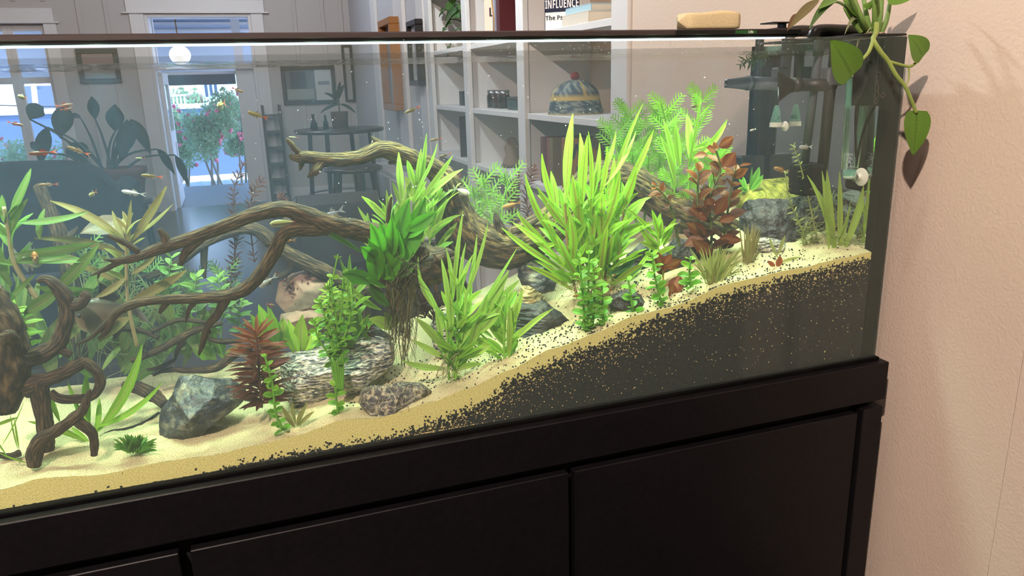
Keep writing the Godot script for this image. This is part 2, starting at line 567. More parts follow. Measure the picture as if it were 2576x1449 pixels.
# ---------------------------------------------------------------- the room
func room():
	var g := Geo.new()
	g.box(Vector3(-5.2, FLOOR - 0.1, FAR - 0.2), Vector3(1.4, FLOOR, 3.2))
	struct("floor", g, M.floor, "dark glossy wooden floor that mirrors the bright doorway", "floor")
	g = Geo.new()
	g.box(Vector3(-5.2, CEIL, FAR - 0.2), Vector3(1.4, CEIL + 0.12, 3.2))
	struct("ceiling", g, M.ceiling, "plain white ceiling over the whole room", "ceiling")
	g = Geo.new()
	g.box(Vector3(-5.2, FLOOR, FAR - 0.2), Vector3(-5.0, CEIL, 3.2))
	struct("wall_left", g, M.wall_far, "plain pale wall at the window end of the room")
	g = Geo.new()
	g.box(Vector3(-5.0, FLOOR, 3.0), Vector3(1.3, CEIL, 3.2))
	struct("wall_front", g, M.wall_front, "dim brownish wall facing the aquarium front")
	# the right wall, open where the shelves stand in it; it ends at a dark hall
	for q in [[Vector3(WALL, FLOOR, -1.165), Vector3(0.6, CEIL, 0.507), M.wall, "warm pinkish plaster wall along the right end of the aquarium"], [Vector3(WALL, FLOOR, FAR), Vector3(0.6, CEIL, -3.99), M.wall_side, "plaster wall between the bookcase and the far corner"], [Vector3(0.42, FLOOR, -3.989), Vector3(0.6, CEIL, -1.166), M.wall, "plaster wall behind the bookcase"], [Vector3(WALL, 1.9, -3.989), Vector3(0.419, CEIL, -1.166), M.wall, "plaster wall strip above the bookcase"], [Vector3(1.3, FLOOR, 0.3), Vector3(1.4, CEIL, 3.2), M.hall, "dark hall wall in front of the aquarium, beyond the pink wall"], [Vector3(0.6, FLOOR, 0.3), Vector3(1.3, CEIL, 0.5), M.hall, "dark hall end wall behind the pink wall"]]:
		g = Geo.new()
		g.box(q[0], q[1])
		struct("wall_right", g, q[2], q[3])
	g = Geo.new()
	g.box(Vector3(WALL - 0.006, FLOOR, 0.236), Vector3(WALL + 0.01, 0.9, 0.298), 0.002)
	struct("trim_1", g, M.wall, "thin flush panel on the pink wall in front of the cabinet", "panel")
	g = Geo.new()
	g.box(Vector3(WALL - 0.004, FLOOR, 0.3), Vector3(WALL + 0.01, CEIL, 0.343), 0.002)
	struct("trim_9", g, M.black, "narrow black strip up the end of the pink wall", "trim")
	# far wall with a doorway and a window
	var dl := -1.95
	var dr := -0.94
	var dt := 1.28
	var wl := -4.2
	var wr := -2.84
	var wb := -0.17
	var wt := 1.19
	g = Geo.new()
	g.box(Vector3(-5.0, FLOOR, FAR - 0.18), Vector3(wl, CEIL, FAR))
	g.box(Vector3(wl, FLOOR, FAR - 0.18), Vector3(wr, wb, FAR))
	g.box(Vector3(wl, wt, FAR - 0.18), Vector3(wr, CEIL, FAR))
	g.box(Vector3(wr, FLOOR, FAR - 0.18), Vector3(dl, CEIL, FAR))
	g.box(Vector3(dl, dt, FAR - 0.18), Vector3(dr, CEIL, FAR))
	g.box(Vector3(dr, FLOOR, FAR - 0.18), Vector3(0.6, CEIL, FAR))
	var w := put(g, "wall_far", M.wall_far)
	tag(w, "grey board-and-batten wall with doorway and window behind the aquarium", "wall", "", "structure")
	for x in [-4.6, -2.52, -2.28, -0.5, -0.21, -0.02]:
		g = Geo.new()
		g.box(Vector3(x - 0.02, FLOOR, FAR), Vector3(x + 0.02, CEIL, FAR + 0.012), 0.003)
		put(g, "batten", M.wall_far, w)
	for x in [-3.05, -2.8, -3.6]:
		g = Geo.new()
		g.box(Vector3(x - 0.02, wt + 0.2, FAR), Vector3(x + 0.02, CEIL, FAR + 0.012), 0.003)
		put(g, "batten", M.wall_far, w)
	g = Geo.new()
	g.box(Vector3(wr + 0.12, FLOOR, FAR), Vector3(dl - 0.14, FLOOR + 0.16, FAR + 0.018), 0.004)
	g.box(Vector3(dr + 0.13, FLOOR, FAR), Vector3(WALL, FLOOR + 0.16, FAR + 0.018), 0.004)
	struct("baseboard_far", g, M.trim, "tall pale baseboard along the battened wall", "baseboard")
	# door casing, jambs and the open leaf
	g = Geo.new()
	g.box(Vector3(dl - 0.13, FLOOR, FAR), Vector3(dl, dt, FAR + 0.022), 0.003)
	g.box(Vector3(dr, FLOOR, FAR), Vector3(dr + 0.12, dt, FAR + 0.022), 0.003)
	var door := struct("door_1", g, M.trim, "tall open doorway with pale casing and glazed leaf, garden beyond", "door")
	g = Geo.new()
	g.box(Vector3(dl - 0.15, dt, FAR), Vector3(dr + 0.14, dt + 0.13, FAR + 0.028), 0.003)
	g.box(Vector3(dl - 0.19, dt, FAR), Vector3(dr + 0.18, dt + 0.015, FAR + 0.045), 0.003)
	put(g, "head_casing", M.trim, door)
	g = Geo.new()
	g.box(Vector3(dl, FLOOR, FAR - 0.3), Vector3(dl + 0.03, dt, FAR), 0.002)
	g.box(Vector3(dr - 0.03, FLOOR, FAR - 0.3), Vector3(dr, dt, FAR), 0.002)
	g.box(Vector3(dl + 0.0305, dt - 0.03, FAR - 0.3), Vector3(dr - 0.0305, dt, FAR), 0.002)
	g.box(Vector3(dl + 0.0305, 0.74, FAR - 0.2), Vector3(dr - 0.0305, 0.79, FAR - 0.12), 0.004)
	put(g, "jamb", M.trim, door)
	g = Geo.new()
	g.box(Vector3(-1.155, FLOOR, FAR - 0.34), Vector3(dr - 0.0305, 0.7395, FAR - 0.22), 0.004)
	put(g, "side_panel", M.trim, door)
	g = Geo.new()
	var lx := Transform3D(Basis(Vector3.UP, deg_to_rad(91)), Vector3(dl + 0.05, FLOOR, FAR - 0.22))
	for q in [[0.0, 0.12, 0.0, 1.42], [0.7, 0.82, 0.0, 1.42], [0.1202, 0.6998, 0.0, 0.2], [0.1202, 0.6998, 0.66, 0.8], [0.1202, 0.6998, 1.3, 1.42]]:
		g.box(Vector3(q[0], q[2], -0.02), Vector3(q[1], q[3], 0.02), 0.003, Color.WHITE, lx)
	g.box(Vector3(0.12, 0.2, -0.008), Vector3(0.7, 0.66, 0.008), 0.002, Color.WHITE, lx)
	var leaf := put(g, "door_leaf", M.trim, door)
	g = Geo.new()
	g.box(Vector3(0.12, 0.8, -0.003), Vector3(0.7, 1.3, 0.003), 0.0, Color.WHITE, lx)
	put(g, "pane", M.glass_edge, leaf)
	# window with two sashes
	g = Geo.new()
	g.box(Vector3(wr, wb - 0.02, FAR), Vector3(wr + 0.11, wt, FAR + 0.022), 0.003)
	g.box(Vector3(wl - 0.11, wb - 0.02, FAR), Vector3(wl, wt, FAR + 0.022), 0.003)
	g.box(Vector3(wl - 0.13, wt, FAR), Vector3(wr + 0.1, wt + 0.14, FAR + 0.026), 0.003)
	g.box(Vector3(wl - 0.15, wt, FAR), Vector3(wr + 0.14, wt + 0.015, FAR + 0.04), 0.003)
	var win := struct("window_1", g, M.trim, "wide sash window with pale casing at the left edge", "window")
	g = Geo.new()
	g.box(Vector3(wl - 0.12, wb - 0.05, FAR - 0.02), Vector3(wr + 0.12, wb, FAR + 0.06), 0.004)
	put(g, "sill", M.trim, win)
	for q in [[wl, -3.17], [-3.17, wr]]:
		g = Geo.new()
		for e in [[q[0], q[0] + 0.045, wb, wt], [q[1] - 0.045, q[1], wb, wt], [q[0] + 0.0452, q[1] - 0.0452, wb, wb + 0.05], [q[0] + 0.0452, q[1] - 0.0452, wt - 0.06, wt], [q[0] + 0.0452, q[1] - 0.0452, 0.64, 0.7]]:
			g.box(Vector3(e[0], e[2], FAR - 0.13), Vector3(e[1], e[3], FAR - 0.08), 0.003)
		var sash := put(g, "sash", M.trim, win)
		g = Geo.new()
		g.box(Vector3(q[0] + 0.04, wb + 0.04, FAR - 0.108), Vector3(q[1] - 0.04, wt - 0.05, FAR - 0.104))
		put(g, "pane", M.glass, sash)
	# deep casings on the right wall between shelves and far wall
	var n := 1
	for q in [[-6.05, -5.8, 0.025, "far"], [-4.95, -4.62, 0.03, "middle"], [-4.2, -3.99, 0.02, "near"]]:
		n += 1
		g = Geo.new()
		g.box(Vector3(WALL - q[2], FLOOR, q[0]), Vector3(WALL, CEIL, q[1]), 0.004)
		struct("trim_%d" % n, g, M.trim, "tall pale casing board on the right wall, %s one behind the shelves" % q[3], "trim")
	# ceiling lamps
	var spots := [[Vector3(-0.62, CEIL, 0.42), "recessed round ceiling lamp nearest the pink wall"], [Vector3(-1.9, CEIL, 1.7), "recessed round ceiling lamp in front of the aquarium"], [Vector3(-1.0, CEIL, -2.2), "recessed round ceiling lamp just behind the aquarium"], [Vector3(-1.2, CEIL, -5.6), "recessed round ceiling lamp near the doorway"], [Vector3(-3.4, CEIL, -5.0), "recessed round ceiling lamp near the window"]]
	for s in spots:
		var t := thing("ceiling_lamp", s[1], "lamp", s[0], "recessed ceiling lamps")
		g = Geo.new()
		g.lathe(s[0], [[0.05, 0.0], [0.05, -0.004], [0.062, -0.008], [0.075, -0.003], [0.075, 0.0]])
		put(g, "ring", M.white, t)
		g = Geo.new()
		g.lathe(s[0], [[0.0, -0.003], [0.05, -0.003]])
		put(g, "lamp_glow", M.ceiling_glow, t)


func picture(called, label, c: Vector3, w: float, h: float, d: float, fw: float, basis: Basis, frame_m: Material, bits: Array):
	var t := thing(called, label, "picture", c)
	var x := Transform3D(basis, c)
	var g := Geo.new()
	g.box(Vector3(-w / 2, h / 2 - fw, 0), Vector3(w / 2, h / 2, d), 0.004, Color.WHITE, x)
	g.box(Vector3(-w / 2, -h / 2, 0), Vector3(w / 2, -h / 2 + fw, d), 0.004, Color.WHITE, x)
	g.box(Vector3(-w / 2, -h / 2 + fw, 0), Vector3(-w / 2 + fw, h / 2 - fw, d), 0.004, Color.WHITE, x)
	g.box(Vector3(w / 2 - fw, -h / 2 + fw, 0), Vector3(w / 2, h / 2 - fw, d), 0.004, Color.WHITE, x)
	put(g, "frame", frame_m, t)
	g = Geo.new()
	var k := 0
	for b in bits:   # [x0, y0, x1, y1, colour] in the opening, 0..1
		var iw := w - 2 * fw
		var ih := h - 2 * fw
		var z := d * 0.45 + 0.0006 * k
		g.quad(x * Vector3(-iw / 2 + iw * b[0], -ih / 2 + ih * b[1], z), x * Vector3(-iw / 2 + iw * b[2], -ih / 2 + ih * b[1], z), x * Vector3(-iw / 2 + iw * b[2], -ih / 2 + ih * b[3], z), x * Vector3(-iw / 2 + iw * b[0], -ih / 2 + ih * b[3], z), b[4])
		k += 1
	put(g, "picture_sheet", M.vc, t)


func furniture():
	var g: Geo
	var dark := mat(Color(0.1, 0.085, 0.085), 0.4)
	picture("framed_picture", "wide dark-framed reddish picture between window and doorway", Vector3(-2.42, 0.79, FAR + 0.004), 0.37, 0.33, 0.03, 0.045, Basis(), dark, [[0, 0, 1, 1, Color(0.28, 0.2, 0.18)], [0.05, 0.5, 0.95, 0.8, Color(0.34, 0.2, 0.18)], [0.0, 0.0, 1, 0.35, Color(0.25, 0.24, 0.21)]])
	picture("framed_picture", "large black-framed poster with dark round shape above bar table", Vector3(-0.42, 0.55, FAR + 0.004), 0.56, 0.4, 0.03, 0.04, Basis(), dark, [[0, 0, 1, 1, Color(0.14, 0.15, 0.15)], [0.64, 0.0, 1, 1, Color(0.55, 0.53, 0.48)], [0.1, 0.4, 0.45, 0.95, Color(0.05, 0.06, 0.08)], [0.02, 0.05, 0.6, 0.38, Color(0.3, 0.32, 0.28)], [0.7, 0.5, 0.95, 0.62, Color(0.2, 0.2, 0.2)]])
	picture("framed_picture", "narrow dark-framed picture beside the corner of the room", Vector3(0.01, 0.66, FAR + 0.004), 0.11, 0.6, 0.03, 0.025, Basis(), dark, [[0, 0, 1, 1, Color(0.4, 0.39, 0.36)]])
	var tl := Basis(Vector3.UP, -PI / 2)
	picture("framed_picture", "deep orange-wood frame hanging on the right wall", Vector3(WALL - 0.002, 0.68, -5.0), 0.5, 0.68, 0.1, 0.05, tl, M.wood_orange, [[0, 0, 1, 1, Color(0.2, 0.19, 0.2)]])
	picture("framed_picture", "deep dark-brown frame hanging nearest the bookshelves", Vector3(WALL - 0.022, 0.735, -4.15), 0.3, 0.42, 0.05, 0.035, tl, dark, [[0, 0, 1, 1, Color(0.5, 0.48, 0.47)], [0.3, 0.1, 0.8, 0.8, Color(0.35, 0.33, 0.34)]])
	# dark sofa with its plant behind
	var t := thing("sofa", "dark rounded sofa back in front of the window", "sofa", Vector3(-2.5, FLOOR, -4.6))
	g = Geo.new()
	var ring := PackedVector3Array()
	for a in [[0.0, 0.02], [0.04, 0.05], [0.1, 0.055], [0.16, 0.04], [0.2, 0.0]]:
		for k in 15:
			var u := k / 14.0
			var y := 0.13 - 0.03 * pow(absf(u * 2 - 1), 2.0) - 0.2 * pow(absf(u * 2 - 1), 8.0)
			ring.append(Vector3(-3.3 + 1.34 * u, y - (0.055 - a[1]), -4.7 + a[0]))
	var full := PackedVector3Array()
	for k in 15:
		full.append(Vector3(ring[k].x, FLOOR + 0.1, -4.7))
	full.append_array(ring)
	for k in 15:
		full.append(Vector3(ring[k].x, FLOOR + 0.1, -4.5))
	g.sheet(full, 7, 15)
	put(g, "backrest", M.cloth_dark, t)
	g = Geo.new()
	g.box(Vector3(-3.3, FLOOR + 0.12, -5.4), Vector3(-1.96, FLOOR + 0.42, -4.7), 0.05)
	put(g, "seat", M.cloth_dark, t)
	for s in [-3.32, -2.1]:
		g = Geo.new()
		g.box(Vector3(s, FLOOR + 0.1, -5.4), Vector3(s + 0.16, FLOOR + 0.62, -4.68), 0.05)
		put(g, "armrest", M.cloth_dark, t)
	for q in [Vector3(-3.25, 0, -4.6), Vector3(-2.02, 0, -4.6), Vector3(-3.25, 0, -5.3), Vector3(-2.02, 0, -5.3)]:
		g = Geo.new()
		rod(Vector3(q.x, FLOOR, q.z), Vector3(q.x, FLOOR + 0.14, q.z), 0.02, g)
		put(g, "leg", M.black_plastic, t)
	# big-leaved potted plant on its stool
	var pc := Vector3(-2.08, -0.32, -5.75)
	t = thing("potted_plant", "large dark-leaved plant in a terracotta pot by the window", "potted plant", pc)
	g = Geo.new()
	g.lathe(pc, [[0.0, 0.0], [0.11, 0.0], [0.15, 0.22], [0.165, 0.225], [0.165, 0.27], [0.14, 0.27], [0.13, 0.24], [0.0, 0.24]])
	put(g, "pot", M.terracotta, t)
	var dk := Color(0.03, 0.06, 0.045)
	for q in [[75, 300, 110, 270, 40], [150, 345, 170, 262, 46], [120, 320, 100, 420, 34], [240, 300, 230, 242, 26], [205, 300, 180, 300, 20], [290, 330, 290, 262, 40], [300, 330, 375, 345, 40], [310, 400, 320, 300, 36], [330, 300, 380, 390, 30], [395, 375, 440, 440, 22], [440, 390, 475, 470, 20], [100, 385, 75, 360, 18], [180, 360, 215, 420, 50], [330, 330, 300, 400, 40]]:
		var b := pz(275 + rng.randf_range(-20, 20), 455, pc.z)
		var a := pz(q[0], q[1], pc.z + rng.randf_range(-0.15, 0.15))
		var e := pz(q[2], q[3], pc.z + rng.randf_range(-0.2, 0.2))
		var st := Geo.new()
		st.tube(curve([b, b.lerp(a, 0.5) + Vector3(0, 0.08, 0), a], 5), evenly(PackedVector3Array([b, b, b, b, b, b, b, b, b, b, b]), 0.012, 0.006), 6, dk)
		put(st, "stem", M.stem, t)
		var lf := Geo.new()
		leafy(lf, a, a.lerp(e, 0.5) + Vector3(0, 0.04, 0), e, q[4] * 0.0032, Vector3(0.2, 0.3, 1), 0.25, dk, dk * 1.4, 8, 1)
		put(lf, "leaf", M.leaf, t)
	t = thing("plant_stool", "low wooden stool under the terracotta pot", "stool", Vector3(pc.x, FLOOR, pc.z))
	g = Geo.new()
	g.lathe(Vector3(pc.x, pc.y - 0.032, pc.z), [[0.0, 0.0], [0.17, 0.0], [0.175, 0.015], [0.17, 0.032], [0.0, 0.032]])
	put(g, "seat", M.wood_table, t)
	for k in 4:
		g = Geo.new()
		var an := TAU * (k + 0.5) / 4
		rod(Vector3(pc.x + cos(an) * 0.14, pc.y - 0.03, pc.z + sin(an) * 0.14), Vector3(pc.x + cos(an) * 0.17, FLOOR, pc.z + sin(an) * 0.17), 0.016, g)
		put(g, "leg", M.wood_table, t)
	# round bar table, its bottles, plant and the stool
	var tc := Vector3(-0.42, 0.185, -5.1)
	t = thing("bar_table", "round dark-wood bar table near the far corner", "table", Vector3(tc.x, FLOOR, tc.z))
	g = Geo.new()
	g.lathe(tc, [[0.0, 0.0], [0.34, 0.0], [0.35, 0.012], [0.345, 0.028], [0.0, 0.028]], 36)
	put(g, "tabletop", M.wood_table, t)
	for k in 4:
		g = Geo.new()
		var an := TAU * k / 4 + 0.5
		rod(Vector3(tc.x + cos(an) * 0.25, tc.y, tc.z + sin(an) * 0.25), Vector3(tc.x + cos(an) * 0.3, FLOOR, tc.z + sin(an) * 0.3), 0.018, g)
		put(g, "leg", M.wood_table, t)
	g = Geo.new()
	var ringp := PackedVector3Array()
	for k in 25:
		ringp.append(Vector3(tc.x + cos(TAU * k / 24) * 0.28, -0.3, tc.z + sin(TAU * k / 24) * 0.28))
	g.tube(ringp, evenly(ringp, 0.008), 6)
	put(g, "foot_ring", M.steel, t)
	var top := tc.y + 0.0282
	for d in [[-0.62, 0.028, 0.11, Color(0.07, 0.035, 0.03), "small dark-brown bottle standing at the left of the bar table"], [-0.53, 0.022, 0.1, Color(0.03, 0.14, 0.08), "small green bottle standing beside the plant pot"]]:
		var b := thing("bottle", d[4], "bottle", Vector3(d[0], top, tc.z + 0.1), "bottles on the bar table")
		g = Geo.new()
		var r: float = d[1]
		g.lathe(b.position, [[0.0, 0.0], [r, 0.0], [r, 0.05], [r * 0.45, 0.075], [r * 0.4, d[2]]], 16)
		put(g, "bottle_body", mat(d[3], 0.15), b)
		g = Geo.new()
		g.lathe(b.position + Vector3(0, d[2], 0), [[r * 0.44, 0.0], [r * 0.44, 0.012], [0.0, 0.012]], 12)
		put(g, "cap", mat(d[3] * 0.6, 0.4), b)
	var pp := Vector3(-0.41, top, tc.z + 0.02)
	t = thing("potted_plant", "slim long-leaved plant in a brown pot on bar table", "potted plant", pp)
	g = Geo.new()
	g.lathe(pp, [[0.0, 0.0], [0.06, 0.0], [0.068, 0.13], [0.06, 0.13], [0.055, 0.11], [0.0, 0.11]], 20)
	put(g, "pot", mat(Color(0.33, 0.27, 0.23), 0.7), t)
	for q in [[855, 262, 805, 285], [855, 262, 895, 285], [850, 255, 815, 235], [852, 250, 868, 212], [850, 250, 835, 215], [853, 258, 830, 262], [851, 250, 856, 205]]:
		var a := pz(q[0], q[1], pp.z)
		var e := pz(q[2], q[3], pp.z + rng.randf_range(-0.05, 0.05))
		g = Geo.new()
		leafy(g, a, a.lerp(e, 0.5) + Vector3(0, 0.03, 0), e, 0.028, Vector3(0, 0.6, 1), 0.2, dk, dk * 1.5, 7, 0)
		put(g, "leaf", M.leaf, t)
	g = Geo.new()
	rod(pp + Vector3(0, 0.1, 0), pz(852, 250, pp.z), 0.006, g, 6, dk)
	put(g, "stem", M.stem, t)
	var sc := Vector3(-0.4, -0.055, -4.6)
	t = thing("bar_stool", "round wooden bar stool with splayed legs by the table", "stool", Vector3(sc.x, FLOOR, sc.z))
	g = Geo.new()
	g.lathe(sc, [[0.0, -0.02], [0.18, -0.02], [0.215, -0.008], [0.215, 0.008], [0.19, 0.02], [0.0, 0.012]], 30)
	put(g, "seat", M.wood_table, t)
	for k in 5:
		g = Geo.new()
		var an := TAU * k / 5 + 0.2
		rod(Vector3(sc.x + cos(an) * 0.14, sc.y - 0.02, sc.z + sin(an) * 0.14), Vector3(sc.x + cos(an) * 0.21, FLOOR, sc.z + sin(an) * 0.21), 0.026, g, 10, Color.WHITE, 0.018)
		put(g, "leg", M.wood_table, t)
	# brown leather armchair
	var ac := Vector3(-0.6, FLOOR, -3.5)
	t = thing("armchair", "low brown leather armchair behind the middle of the aquarium", "armchair", ac)
	g = Geo.new()
	g.box(Vector3(-0.93, FLOOR + 0.15, -3.62), Vector3(-0.35, -0.085, -3.46), 0.05)
	put(g, "backrest", M.leather, t)
	g = Geo.new()
	g.box(Vector3(-0.92, FLOOR + 0.12, -4.18), Vector3(-0.36, FLOOR + 0.38, -3.62), 0.05)
	put(g, "seat", M.leather, t)
	for x in [-0.94, -0.47]:
		g = Geo.new()
		g.box(Vector3(x, FLOOR + 0.1, -4.16), Vector3(x + 0.13, -0.2, -3.5), 0.05)
		put(g, "armrest", M.leather, t)
	for q in [[-0.88, -4.1], [-0.4, -4.1], [-0.88, -3.52], [-0.4, -3.52]]:
		g = Geo.new()
		rod(Vector3(q[0], FLOOR, q[1]), Vector3(q[0], FLOOR + 0.16, q[1]), 0.02, g)
		put(g, "leg", M.black_plastic, t)
	# white shell chair
	var wc := Vector3(-0.3, FLOOR, -3.05)
	t = thing("shell_chair", "white moulded shell chair behind the curved driftwood", "chair", wc)
	g = Geo.new()
	var sh := PackedVector3Array()
	for a in 9:
		for b in 9:
			var u := a / 8.0
			var w := (b / 8.0 - 0.5) * 2.0
			var hw := 0.14 * (1.0 - pow(u, 6.0) * 0.6)
			sh.append(Vector3(-0.21 + w * hw * 0.9 - 0.05, -0.3 + u * 0.34, -2.97 - 0.08 * w * w + 0.05 * u))
	g.sheet(sh, 9, 9)
	put(g, "backrest", M.white_plastic, t)
	g = Geo.new()
	g.box(Vector3(-0.44, -0.32, -3.35), Vector3(-0.1, -0.27, -2.96), 0.02)
	put(g, "seat", M.white_plastic, t)
	for q in [[-0.42, -3.3], [-0.12, -3.3], [-0.42, -3.0], [-0.12, -3.0]]:
		g = Geo.new()
		rod(Vector3(q[0], FLOOR, q[1]), Vector3(q[0] * 0.92 - 0.02, -0.31, q[1]), 0.014, g)
		put(g, "leg", M.wood_orange, t)
	# low cabinet along the right wall
	t = thing("low_cabinet", "low white cabinet against the right wall before the bookshelves", "cabinet", Vector3(-0.04, FLOOR, -4.4))
	g = Geo.new()
	g.box(Vector3(-0.1, FLOOR, -5.6), Vector3(WALL - 0.04, -0.12, -4.25), 0.006)
	put(g, "body", M.trim, t)
	for k in 3:
		g = Geo.new()
		g.box(Vector3(-0.114, FLOOR + 0.06, -5.56 + k * 0.44), Vector3(-0.101, -0.16, -5.16 + k * 0.44), 0.004)
		var d := put(g, "door", M.trim, t)
		g = Geo.new()
		rod(Vector3(-0.116, -0.3, -5.24 + k * 0.44), Vector3(-0.13, -0.3, -5.24 + k * 0.44), 0.012, g)
		put(g, "knob", M.steel, d)
	# tall dark rack at the right of the doorway
	t = thing("wine_rack", "tall dark open rack against the wall right of doorway", "rack", Vector3(-0.86, FLOOR, FAR + 0.2))
	g = Geo.new()
	for x in [-0.93, -0.76]:
		for z in [FAR + 0.06, FAR + 0.3]:
			g.box(Vector3(x - 0.012, FLOOR, z - 0.012), Vector3(x + 0.012, 0.36, z + 0.012))
	put(g, "frame", M.wood_table, t)
	for k in 6:
		g = Geo.new()
		g.box(Vector3(-0.93, -0.6 + k * 0.17, FAR + 0.06), Vector3(-0.76, -0.585 + k * 0.17, FAR + 0.3))
		put(g, "shelf", M.wood_table, t)


func bookshelf():
	var t := thing("bookcase", "built-in white bookcase of three bays in the right wall", "bookcase", Vector3(WALL, FLOOR, -2.6))
	var g := Geo.new()
	g.box(Vector3(0.39, FLOOR, -3.985), Vector3(0.418, 1.895, -1.17))
	put(g, "back_panel", M.shelf_back, t)
	var posts := [[-3.985, -3.86], [-3.1, -3.01], [-2.22, -2.13], [-1.285, -1.17]]
	for p in posts:
		g = Geo.new()
		g.box(Vector3(WALL - 0.012, FLOOR, p[0]), Vector3(WALL + 0.012, 1.895, p[1]), 0.002)
		g.box(Vector3(WALL + 0.012, FLOOR, (p[0] + p[1]) / 2 - 0.012), Vector3(0.39, 1.895, (p[0] + p[1]) / 2 + 0.012))
		put(g, "post", M.white, t)
	for k in 3:
		var z0: float = (posts[k][0] + posts[k][1]) / 2 + 0.0125
		var z1: float = (posts[k + 1][0] + posts[k + 1][1]) / 2 - 0.0125
		for y in [-0.66, -0.24, 0.1, 0.4, 0.735, 1.07, 1.4, 1.85]:
			g = Geo.new()
			g.box(Vector3(WALL + 0.004, y - 0.026, z0), Vector3(0.389, y, z1), 0.002)
			put(g, "shelf", M.white, t)
	# books; each has its cover and its pages
	var bk := func(label: String, c: Vector3, sz: Vector3, yaw: float, col: Color, group := "", lean := 0.0) -> Node3D:
		var b := thing("book", label, "book", c, group)
		var x := Transform3D(Basis(Vector3.UP, yaw) * Basis(Vector3.BACK, lean), c)
		var gg := Geo.new()
		gg.box(Vector3(-sz.x / 2, 0, sz.z / 2 - 0.003), Vector3(sz.x / 2, sz.y, sz.z / 2), 0.001, Color.WHITE, x)
		gg.box(Vector3(-sz.x / 2, 0, -sz.z / 2), Vector3(sz.x / 2, sz.y, -sz.z / 2 + 0.003), 0.001, Color.WHITE, x)
		gg.box(Vector3(-sz.x / 2, 0, -sz.z / 2 + 0.003), Vector3(-sz.x / 2 + 0.003, sz.y, sz.z / 2 - 0.003), 0.0, Color.WHITE, x)
		put(gg, "cover", mat(col, 0.45), b)
		gg = Geo.new()
		gg.box(Vector3(-sz.x / 2 + 0.003, 0.003, -sz.z / 2 + 0.003), Vector3(sz.x / 2 - 0.004, sz.y - 0.003, sz.z / 2 - 0.003), 0.0, Color.WHITE, x)
		put(gg, "pages", mat(Color(0.86, 0.82, 0.74), 0.8), b)
		return b
	var say := func(parent: Node3D, text: String, at: Vector3, yaw: float, size: float, col: Color, bold := true, tall := 1.0):
		var tm := TextMesh.new()
		var f := SystemFont.new()
		f.font_names = PackedStringArray(["Droid Sans"])
		f.font_weight = 700 if bold else 400
		tm.font = f
		tm.text = text
		tm.font_size = 32
		tm.pixel_size = size / 32.0
		tm.depth = 0.0015
		tm.material = mat(col, 0.5)
		var o := MeshInstance3D.new()
		o.name = "lettering"
		o.mesh = tm
		o.basis = Basis(Vector3.UP, yaw) * Basis.from_scale(Vector3(1, tall, 1))
		o.position = at - parent.position
		parent.add_child(o, true)
	var s1 := 0.736
	var fy := -0.72
	var c := Vector3(0.2, s1, -2.02)
	var b: Node3D = bk.call("upright face-out book with white title on navy band", c, Vector3(0.15, 0.17, 0.03), fy, Color(0.93, 0.92, 0.9))
	var bx := Transform3D(Basis(Vector3.UP, fy), c)
	g = Geo.new()
	g.box(Vector3(-0.0755, 0.078, 0.0151), Vector3(0.0755, 0.14, 0.0159), 0.0, Color.WHITE, bx)
	g.box(Vector3(-0.077, 0.0, -0.0152), Vector3(-0.0751, 0.17, 0.0152), 0.0, Color.WHITE, bx)
	put(g, "navy_band", mat(Color(0.06, 0.1, 0.2), 0.45), b)
	say.call(b, "INFLUENCE", bx * Vector3(0.0, 0.109, 0.016), fy, 0.027, Color(0.95, 0.9, 0.88), true, 1.7)
	say.call(b, "The Psy", bx * Vector3(-0.028, 0.055, 0.0152), fy, 0.025, Color(0.15, 0.15, 0.17))
	bk.call("thick cream book lying flat under the pale-blue one", Vector3(0.17, s1, -1.62), Vector3(0.17, 0.24, 0.04), 0.0, Color(0.86, 0.82, 0.75), "books lying flat")
	get_child(get_child_count() - 1).basis = Basis(Vector3.RIGHT, -PI / 2)
	get_child(get_child_count() - 1).position = Vector3(0.17, s1 + 0.02, -1.52)
	bk.call("pale-blue book lying flat on the cream one", Vector3(0.18, s1 + 0.04, -1.62), Vector3(0.16, 0.23, 0.026), 0.0, Color(0.66, 0.78, 0.82), "books lying flat")
	get_child(get_child_count() - 1).basis = Basis(Vector3.RIGHT, -PI / 2)
	get_child(get_child_count() - 1).position = Vector3(0.18, s1 + 0.053, -1.53)
	c = Vector3(0.2, s1, -2.85)
	b = bk.call("upright cream book with small figure on its cover", c, Vector3(0.17, 0.25, 0.03), fy, Color(0.9, 0.83, 0.74))
	bx = Transform3D(Basis(Vector3.UP, fy), c)
	say.call(b, "Tax", bx * Vector3(0.0, 0.205, 0.0155), fy, 0.04, Color(0.2, 0.17, 0.15))
	say.call(b, "L", bx * Vector3(-0.045, 0.15, 0.0155), fy, 0.06, Color(0.25, 0.15, 0.12))
	g = Geo.new()
	g.box(Vector3(-0.01, 0.02, 0.0152), Vector3(0.05, 0.15, 0.016), 0.0, Color.WHITE, bx)
	put(g, "cover_figure", mat(Color(0.68, 0.4, 0.32), 0.5), b)
	c = Vector3(0.2, s1, -2.66)
	b = bk.call("tall pale-blue book with golden curve on its spine", c, Vector3(0.2, 0.29, 0.04), 0.0, Color(0.62, 0.64, 0.7))
	g = Geo.new()
	var arc := PackedVector3Array()
	for k in 13:
		arc.append(Vector3(0.0985, s1 + 0.04 + 0.017 * k, -2.66 + 0.011 * sin(PI * k / 12.0 * 2.0)))
	g.tube(arc, evenly(arc, 0.0035), 5)
	put(g, "golden_curve", M.gold, b)
	bk.call("tall maroon book beside the pale-blue one", Vector3(0.2, s1, -2.59), Vector3(0.2, 0.3, 0.05), 0.0, Color(0.3, 0.06, 0.08))
	# plant on the far bay
	c = Vector3(0.19, s1, -3.3)
